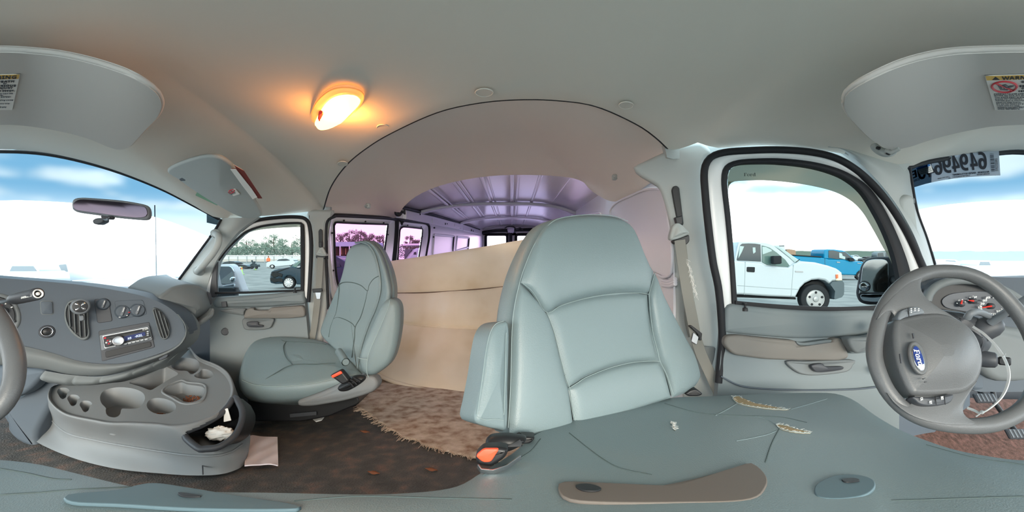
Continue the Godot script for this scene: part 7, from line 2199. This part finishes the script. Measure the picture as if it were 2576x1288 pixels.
	for q in [[1015, 930, 1060, 905, 1120, 900, 1180, 905, 1230, 930, 1215, 985, 1160, 960, 1090, 990, 1040, 965], [1005, 1000, 1060, 985, 1120, 1010, 1180, 995, 1235, 1015, 1228, 1075, 1150, 1060, 1080, 1080, 1020, 1050]]:
		slab_part("broken_bumper", M.car_black, t, K(12, q), z - 0.04, 0.2, 0.02)
	wheel(t, 540 + 1338 / 7.155, 560 + 1080 / 7.155, 15.3, 11.5, z + 0.05, 10, M.alloy_white)
	for q in [[1460, 815, 1475, 920, 1478, 1050], [1250, 940, 1400, 915, 1470, 905, 1600, 900]]:
		line_part("panel_gap", t, K(12, q), z + 0.01, 0.015, M.seam_dark)
	# white crossover and black saloon further off
	car("white crossover parked by the far fence, seen through the passenger window", "parked_car", 12, 69.0, M.car_white, [935, 760, 940, 725, 965, 708, 1090, 692, 1150, 690, 1400, 690, 1450, 695, 1458, 720, 1440, 745, 1370, 765, 1120, 790, 1095, 792, 1080, 765, 1045, 755, 1010, 765, 995, 800, 940, 800], [1085, 700, 1150, 660, 1220, 642, 1340, 640, 1400, 655, 1450, 700], [[1120, 692, 1165, 660, 1230, 652, 1300, 650, 1360, 672, 1360, 680, 1200, 695]], [[1045, 792, 5.4], [1380, 752, 4.6]])
	car("black saloon car by the far fence, seen through the passenger window", "parked_car", 12, 66.0, M.car_dark, [60, 800, 62, 768, 100, 748, 150, 742, 400, 742, 470, 748, 560, 762, 605, 785, 612, 815, 560, 830, 520, 825, 505, 790, 470, 775, 440, 795, 432, 825, 100, 830], [130, 748, 200, 705, 280, 692, 350, 698, 440, 748], [[165, 745, 210, 712, 270, 702, 275, 742], [285, 702, 340, 706, 410, 742, 285, 742]], [[472, 808, 4.6], [140, 812, 4.6]])
	# side window of the load space: dark car and white van
	z = 34.5
	t = thing("dark_car", "dark grey car with a white wheel outside the first side window", "car", Vector3(P(870, 707, z).x, 0, -z - 1))
	slab_part("body", M.car_dark, t, K(13, [-300, 850, 90, 800, 160, 830, 220, 880, 400, 900, 420, 1100, 300, 1110, 215, 1030, 150, 990, 90, 1010, 50, 1100, -300, 1120]), z, 1.8, 0.06)
	slab_part("cabin", M.car_dark, t, K(13, [-300, 830, -300, 735, 80, 745, 150, 800, 260, 890, 100, 850]), z + 0.1, 1.5, 0.06)
	slab_part("side_window", M.car_glass_pale, t, K(13, [-200, 820, -200, 760, 70, 765, 110, 800, 150, 810, 90, 852]), z + 0.05, 0.04, 0.01)
	wheel(t, 830 + 145 / 7.154, 540 + 1125 / 7.154, 12.5, 9, z + 0.05, 8, M.alloy_white)
	z = 24.0
	t = thing("white_van", "white van with a roof rack outside the second side window", "van", Vector3(P(1040, 720, z).x, 0, -z - 1))
	slab_part("body", M.car_white, t, K(13, [1000, 1500, 1010, 1050, 1100, 900, 1225, 800, 1300, 700, 1380, 625, 1450, 600, 1700, 585, 2400, 580, 2400, 1500]), z, 1.9, 0.1)
	slab_part("windscreen", M.car_glass, t, K(13, [1140, 900, 1230, 800, 1240, 660, 1250, 620, 1370, 620, 1300, 710, 1250, 790]), z - 0.05, 0.3, 0.03)
	slab_part("side_window", M.car_glass_pale, t, K(13, [1330, 780, 1400, 690, 1450, 640, 1600, 625, 1620, 780]), z - 0.02, 0.05, 0.01)
	slab_part("seat", M.car_dark, t, K(13, [1480, 740, 1490, 680, 1530, 665, 1570, 690, 1570, 740]), z - 0.03, 0.04, 0.01)
	slab_part("seat", M.car_dark, t, K(13, [1390, 720, 1400, 675, 1440, 670, 1445, 720]), z - 0.03, 0.04, 0.01)
	slab_part("roof_rack", M.paper, t, K(13, [1200, 530, 1300, 522, 1700, 515, 2300, 512, 2300, 548, 1700, 552, 1300, 558, 1200, 562]), z + 0.2, 1.4, 0.03)
	wheel(t, 1098, 700, 18, 11, z + 0.05, 8, M.steel_wheel)
	# pale cars seen through the windscreen
	car("pale car facing the windscreen near the left edge", "pale_car", 1, 44.0, M.car_white, [10, 140, 14, 100, 40, 85, 190, 85, 215, 105, 222, 140], [28, 92, 50, 55, 80, 44, 150, 44, 180, 55, 200, 92], [[45, 88, 60, 58, 165, 58, 185, 88]], [[35, 142, 7], [200, 142, 7]])
	car("pale upright truck ahead of the windscreen beside the pale car", "pale_truck", 1, 50.0, M.car_white, [262, 130, 265, 70, 275, 50, 330, 45, 345, 60, 348, 130], [], [[290, 88, 295, 52, 330, 48, 338, 86]], [[275, 132, 5], [335, 132, 5]])
	car("low pale car ahead of the windscreen under the rear view mirror", "pale_car", 1, 30.0, M.car_white, [540, 230, 560, 180, 640, 150, 720, 125, 890, 120, 920, 160, 930, 230], [700, 140, 760, 100, 830, 92, 900, 128], [[730, 130, 770, 106, 830, 100, 870, 124]], [[600, 232, 10], [880, 232, 10]])
	car("pale off-road car ahead of the windscreen above the steering wheel", "pale_car", 8, 44.0, M.car_white, [680, 148, 683, 105, 700, 92, 760, 92, 800, 100, 818, 115, 818, 150], [690, 96, 702, 68, 755, 68, 768, 96], [[702, 92, 708, 74, 750, 74, 758, 92]], [[705, 150, 6], [795, 150, 6]])
	car("pale saloon ahead of the windscreen beside the off-road car", "pale_car", 8, 60.0, M.car_white, [480, 110, 490, 85, 540, 72, 620, 78, 640, 112], [510, 84, 535, 62, 590, 64, 615, 82], [[525, 80, 542, 67, 582, 68, 598, 80]], [[510, 115, 5], [610, 115, 5]])

func car(label: String, called: String, crop: int, z: float, m: Material, body: Array, cabin: Array, glass_list: Array, wheels: Array) -> void:
	var c := K(crop, body)
	if wheels:
		z = clampf(zdrop(K(crop, [0, wheels[0][1]])[1] + wheels[0][2] * 0.9, 1.7), 20.0, 185.0)
	var t := thing(called, label, "car" if not "tr" in called else "truck", Vector3(P(c[0], c[1], z).x, 0, -z - 0.9))
	# wheels reach the ground
	slab_part("body", m, t, K(crop, body), z, 1.8, 0.05)
	if cabin:
		slab_part("cabin", m, t, K(crop, cabin), z + 0.12, 1.5, 0.05)
	for g in glass_list:
		slab_part("window", M.car_glass, t, K(crop, g), z + (0.08 if cabin else -0.03), 0.05, 0.01)
	for w in wheels:
		var p := K(crop, [w[0], w[1]])
		wheel(t, p[0], p[1] - w[2] * 0.1, w[2], w[2] * 0.62, z + 0.03, 6, M.alloy_white)

func build_yard() -> void:
	# long white fence far behind, boards between posts
	var f := thing("yard_fence", "long white board fence at the far edge of the car lot", "fence", P(640, 660, 130))
	var xs := []
	for k in 26:
		xs.append(540 + (105.0 + (k - 8) * 162.0) / 7.155)
	for k in xs.size():
		part(rbox(MB.new(), P(xs[k], 651, 130), Vector3(0.16, 2.0, 0.16), 0.02), "post", M.seam_grey, f)
		if k < xs.size() - 1:
			for j in 2:
				var a := P(xs[k], 648.5 + j * 6.5, 130.1)
				var b := P(xs[k + 1], 648.5 + j * 6.5, 130.1)
				part(rbox(MB.new(), (a + b) / 2, Vector3(a.distance_to(b), 0.7, 0.05), 0.02), "board", M.fence_white if j == 0 else M.fence_low, f)
	part(rbox(MB.new(), (P(xs[0], 643.5, 130) + P(xs[-1], 643.5, 130)) / 2, Vector3(P(xs[0], 0, 130).distance_to(P(xs[-1], 0, 130)), 0.24, 0.2), 0.03), "top_rail", M.paint_white, f)
	# far ridge beyond the driver's side
	var rg := MB.new()
	var pr := FastNoiseLite.new()
	pr.frequency = 0.02
	pr.seed = 4
	var r0 := PackedVector3Array()
	var r1 := PackedVector3Array()
	var r2 := PackedVector3Array()
	for k in 80:
		var px := 1750.0 + k * 12.0
		var p := P(px, 631.5 + pr.get_noise_1d(px) * 2.5, 190)
		r0.append(Vector3(p.x, -0.5, p.z + 14))
		r1.append(p)
		r2.append(Vector3(p.x, -0.5, p.z - 14))
	rg.grid([r0, r1, r2])
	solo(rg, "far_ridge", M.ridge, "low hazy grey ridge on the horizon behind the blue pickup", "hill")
	# open shed with timber racks, behind the first side window
	var s := thing("storage_shed", "open storage shed with a pale blue roof and timber racks", "shed", Vector3(P(860, 660, 95).x, 0, -95))
	slab_part("roof", M.shed_roof, s, K(13, [-200, 495, 480, 488, 620, 490, 640, 565, 480, 570, -200, 572]), 95, 8.0, 0.05)
	for x in [-150, 75, 240, 400, 560]:
		slab_part("post", M.paper, s, K(13, [x - 6, 565, x + 6, 565, x + 6, 915, x - 6, 915]), 94.8, 0.3, 0.02)
	for k in 12:
		slab_part("timber", [M.timber, M.timber_dark][k % 2], s, K(13, [90 + k * 36, 590 + (k * 7) % 20, 118 + k * 36, 588 + (k * 5) % 18, 116 + k * 36, 720, 92 + k * 36, 720]), 97.0, 0.4, 0.03)
	slab_part("back_wall", M.timber_dark, s, K(13, [-200, 570, 620, 570, 620, 900, -200, 900]), 101, 0.3, 0.02)
	# trees: leafy crowns beyond the fence
	var spots := []
	for q in [[598, 610, 26, 150], [622, 600, 24, 148], [648, 612, 22, 152], [672, 600, 24, 149], [690, 589, 26, 146], [712, 600, 24, 150], [735, 606, 22, 148], [758, 592, 24, 150], [566, 618, 26, 152], [782, 600, 22, 149]]:
		spots.append(q + [0])
	for q in [[842, 588, 20, 120], [864, 580, 26, 118], [892, 579, 24, 122], [912, 588, 20, 119], [938, 588, 22, 120], [956, 604, 18, 124], [1012, 593, 16, 122], [1032, 602, 18, 120], [1052, 593, 18, 121], [1072, 600, 18, 119]]:
		spots.append(q + [1])
	for k in spots.size():
		var q: Array = spots[k]
		var rank := 0
		for s2 in spots:
			if s2[4] == q[4] and s2[0] < q[0]:
				rank += 1
		var nth: String = ["leftmost", "second", "third", "fourth", "fifth", "sixth", "seventh", "eighth", "ninth", "last"][rank]
		tree(q[0], q[1], q[2], q[3], (nth + " green tree from the left beyond the fence outside the passenger window") if q[4] == 0 else (nth + " brownish tree from the left outside the load space windows"), q[4], k)
	# understorey that fills the gaps between trunks
	for q in [[560, 700, 1, "dense green undergrowth right behind the fence"], [700, 900, 2, "dense green undergrowth between the fence and the shed"], [900, 1100, 3, "dense undergrowth behind the white van"]]:
		var mb := MB.new()
		rng.seed = 100 + q[2]
		for i in 5200:
			var px := rng.randf_range(q[0], q[1])
			var o := P(px, rng.randf_range(622, 650) if q[2] < 3 else rng.randf_range(615, 648), rng.randf_range(140, 150))
			leaf(mb, o, rng.randf_range(0.2, 0.45))
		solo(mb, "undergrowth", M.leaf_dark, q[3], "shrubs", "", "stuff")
	# traffic cones, hand cart and a man in an orange vest
	for q in [[503, 790, 935, "green and orange traffic cone nearest the passenger mirror"], [750, 762, 852, "yellow green traffic cone beside the hand cart"]]:
		var p := K(12, [q[0], q[2], q[0], q[1]])
		var zc := zdrop(p[1], 1.7)
		var k := zc / 1288.0
		var h: float = (p[1] - p[3]) * k
		var b := P(p[0], p[1], zc)
		var c := thing("traffic_cone", q[3], "cone", b, "traffic cones in the lot")
		part(lathe(MB.new(), b + Vector3(0, 0.03, 0), Vector3.UP, [[h * 0.16, 0.0], [h * 0.10, h * 0.5], [h * 0.05, h * 0.93], [h * 0.03, h * 0.96], [0.0, h * 0.96]], 18), "cone", M.cone_green, c)
		part(lathe(MB.new(), b + Vector3(0, 0.03, 0), Vector3.UP, [[h * 0.100, h * 0.62], [h * 0.085, h * 0.68], [h * 0.065, h * 0.82], [h * 0.07, h * 0.84]], 18), "band", M.orange_lens, c)
		part(rbox(MB.new(), b + Vector3(0, 0.03, 0), Vector3(h * 0.5, 0.06, h * 0.5), 0.02), "base", M.cone_green, c)
	var hc := thing("hand_cart", "dark folded hand cart standing in the lot between the parked cars", "cart", Vector3(P(640, 675, 62).x, 0, -62))
	for q in [[655, 770, 700, 740, 760, 750, 775, 800], [680, 680, 720, 740, 760, 800], [660, 800, 700, 770, 740, 700]]:
		part(tube(MB.new(), L(K(12, q), 62), 0.10, false, 6), "frame_tube", M.seam_dark, hc)
	slab_part("tray", M.seam_dark, hc, K(12, [655, 765, 770, 755, 778, 795, 660, 800]), 61.9, 0.8, 0.05)
	for x in [680, 762]:
		var p := K(12, [x, 808])
		part(lathe(MB.new(), P(p[0], p[1], 61.8), Vector3(0, 0, 1), [[0.0, 0.0], [0.16, 0.0], [0.18, -0.03], [0.18, -0.09], [0.0, -0.1]], 16), "wheel", M.tyre, hc)
	var an := MB.new()
	tube(an, L3([391, 514, 4.6, 392, 600, 4.6, 394, 730, 4.6, 394, 1119, 4.6]), 0.004, false, 6)
	tube(an, L3([394, 728, 4.6, 394, 745, 4.6]), 0.02, false, 8)
	solo(an, "radio_antenna", M.tyre, "thin black radio antenna standing beyond the windscreen", "antenna")
	person_far(P(677, 672.5, 76.0))

func person_far(o: Vector3) -> void:
	# standing man, about 1.7 m: legs, trunk, neck and head in one surface, arms blended at the shoulder
	var s := 1.0
	o = Vector3(o.x, 0, o.z)
	var t := thing("person", "person in an orange vest and dark trousers standing behind the white crossover", "person", o)
	var body := MB.new()
	for sx in [-1, 1]:
		tube(body, PackedVector3Array([o + Vector3(sx * 0.10, 0.03, 0.08), o + Vector3(sx * 0.10, 0.06, 0), o + Vector3(sx * 0.10, 0.48, 0.01), o + Vector3(sx * 0.09, 0.86, 0), o + Vector3(sx * 0.06, 0.98, 0)]), [0.05, 0.05, 0.065, 0.09, 0.10], false, 10)
	tube(body, PackedVector3Array([o + Vector3(0, 0.84, 0), o + Vector3(0, 0.95, 0), o + Vector3(0, 1.12, 0), o + Vector3(0, 1.32, 0), o + Vector3(0, 1.42, 0), o + Vector3(0, 1.46, 0), o + Vector3(0, 1.52, 0), o + Vector3(0, 1.58, 0.01), o + Vector3(0, 1.66, 0.01), o + Vector3(0, 1.72, 0.0), o + Vector3(0, 1.745, 0.0)]), [0.15, 0.17, 0.16, 0.20, 0.15, 0.06, 0.06, 0.09, 0.10, 0.08, 0.02], false, 14, true, 0.75, Vector3(0, 0, 1))
	part(body, "body", M.skin, t)
	var tro := MB.new()
	for sx in [-1, 1]:
		tube(tro, PackedVector3Array([o + Vector3(sx * 0.10, 0.07, 0), o + Vector3(sx * 0.10, 0.48, 0.01), o + Vector3(sx * 0.09, 0.86, 0), o + Vector3(sx * 0.06, 1.0, 0)]), [0.07, 0.08, 0.105, 0.115], false, 10)
	part(tro, "trousers", M.car_dark, t)
	var vest := MB.new()
	tube(vest, PackedVector3Array([o + Vector3(0, 0.92, 0), o + Vector3(0, 1.12, 0), o + Vector3(0, 1.32, 0), o + Vector3(0, 1.41, 0), o + Vector3(0, 1.44, 0)]), [0.185, 0.178, 0.212, 0.165, 0.10], false, 14, true, 0.8, Vector3(0, 0, 1))
	for sx in [-1, 1]:
		tube(vest, PackedVector3Array([o + Vector3(sx * 0.17, 1.37, 0), o + Vector3(sx * 0.25, 1.12, 0.02), o + Vector3(sx * 0.22, 0.88, 0.12)]), [0.07, 0.055, 0.04], false, 8)
	part(vest, "vest", M.orange_lens, t)

func leaf(mb: MB, o: Vector3, s: float) -> void:
	var d := Vector3(rng.randf_range(-1, 1), rng.randf_range(-0.7, 0.7), rng.randf_range(-1, 1)).normalized()
	var u := d.cross(Vector3(rng.randf(), rng.randf(), rng.randf() + 0.1)).normalized()
	var w := d.cross(u)
	mb.quad(o - u * s * 0.5, o + w * s * 0.28, o + u * s * 0.5, o - w * s * 0.28)

func tree(px: float, top: float, half: float, z: float, label: String, kind: int, k: int) -> void:
	rng.seed = 500 + k
	var base := P(px, 660, z)
	base.y = 0.0
	var h := P(px, top, z).y
	var w := half / 1288.0 * z
	var t := thing("tree", label, "tree", base, "trees outside the passenger window" if kind == 0 else "trees outside the side windows")
	var tr := MB.new()
	tube(tr, PackedVector3Array([base, base + Vector3(0.2, h * 0.4, 0), base + Vector3(0.0, h * 0.75, 0.1), base + Vector3(0.1, h * 0.95, 0)]), [0.28, 0.22, 0.14, 0.04], false, 7)
	for j in 7:
		var a := rng.randf() * TAU
		var y := h * rng.randf_range(0.35, 0.8)
		tube(tr, PackedVector3Array([base + Vector3(0.1, y, 0), base + Vector3(cos(a) * w * 0.4, y + h * 0.1, sin(a) * w * 0.4), base + Vector3(cos(a) * w * 0.75, y + h * 0.16, sin(a) * w * 0.75)]), [0.09, 0.06, 0.03], false, 5)
	part(tr, "trunk", M.bark, t)
	var cr2 := MB.new()
	# foliage hangs in clumps round the branches
	for c in 38:
		var a := rng.randf() * TAU
		var v := rng.randf_range(0.30, 1.0)
		var rr := w * sqrt(1.0 - pow(absf(v - 0.6) / 0.55, 2.0)) * rng.randf_range(0.25, 1.0)
		var o := base + Vector3(cos(a) * rr, h * v * 0.96, sin(a) * rr)
		var cs := w * rng.randf_range(0.16, 0.34)
		for i in 90:
			leaf(cr2, o + Vector3(rng.randfn(), rng.randfn() * 0.75, rng.randfn()) * cs * 0.55, rng.randf_range(0.14, 0.30))
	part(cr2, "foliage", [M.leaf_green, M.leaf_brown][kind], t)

func _ready() -> void:
	rng.seed = 7
	set_view()
	make_materials()
	build_shell()
	build_front_glass()
	build_dash()
	build_console()
	build_wheel()
	build_right_dash()
	build_passenger_door()
	build_driver_door()
	build_mirrors()
	build_pillars()
	build_driver_seat()
	build_passenger_seat()
	build_rear()
	build_ceiling_things()
	build_vehicles()
	build_yard()
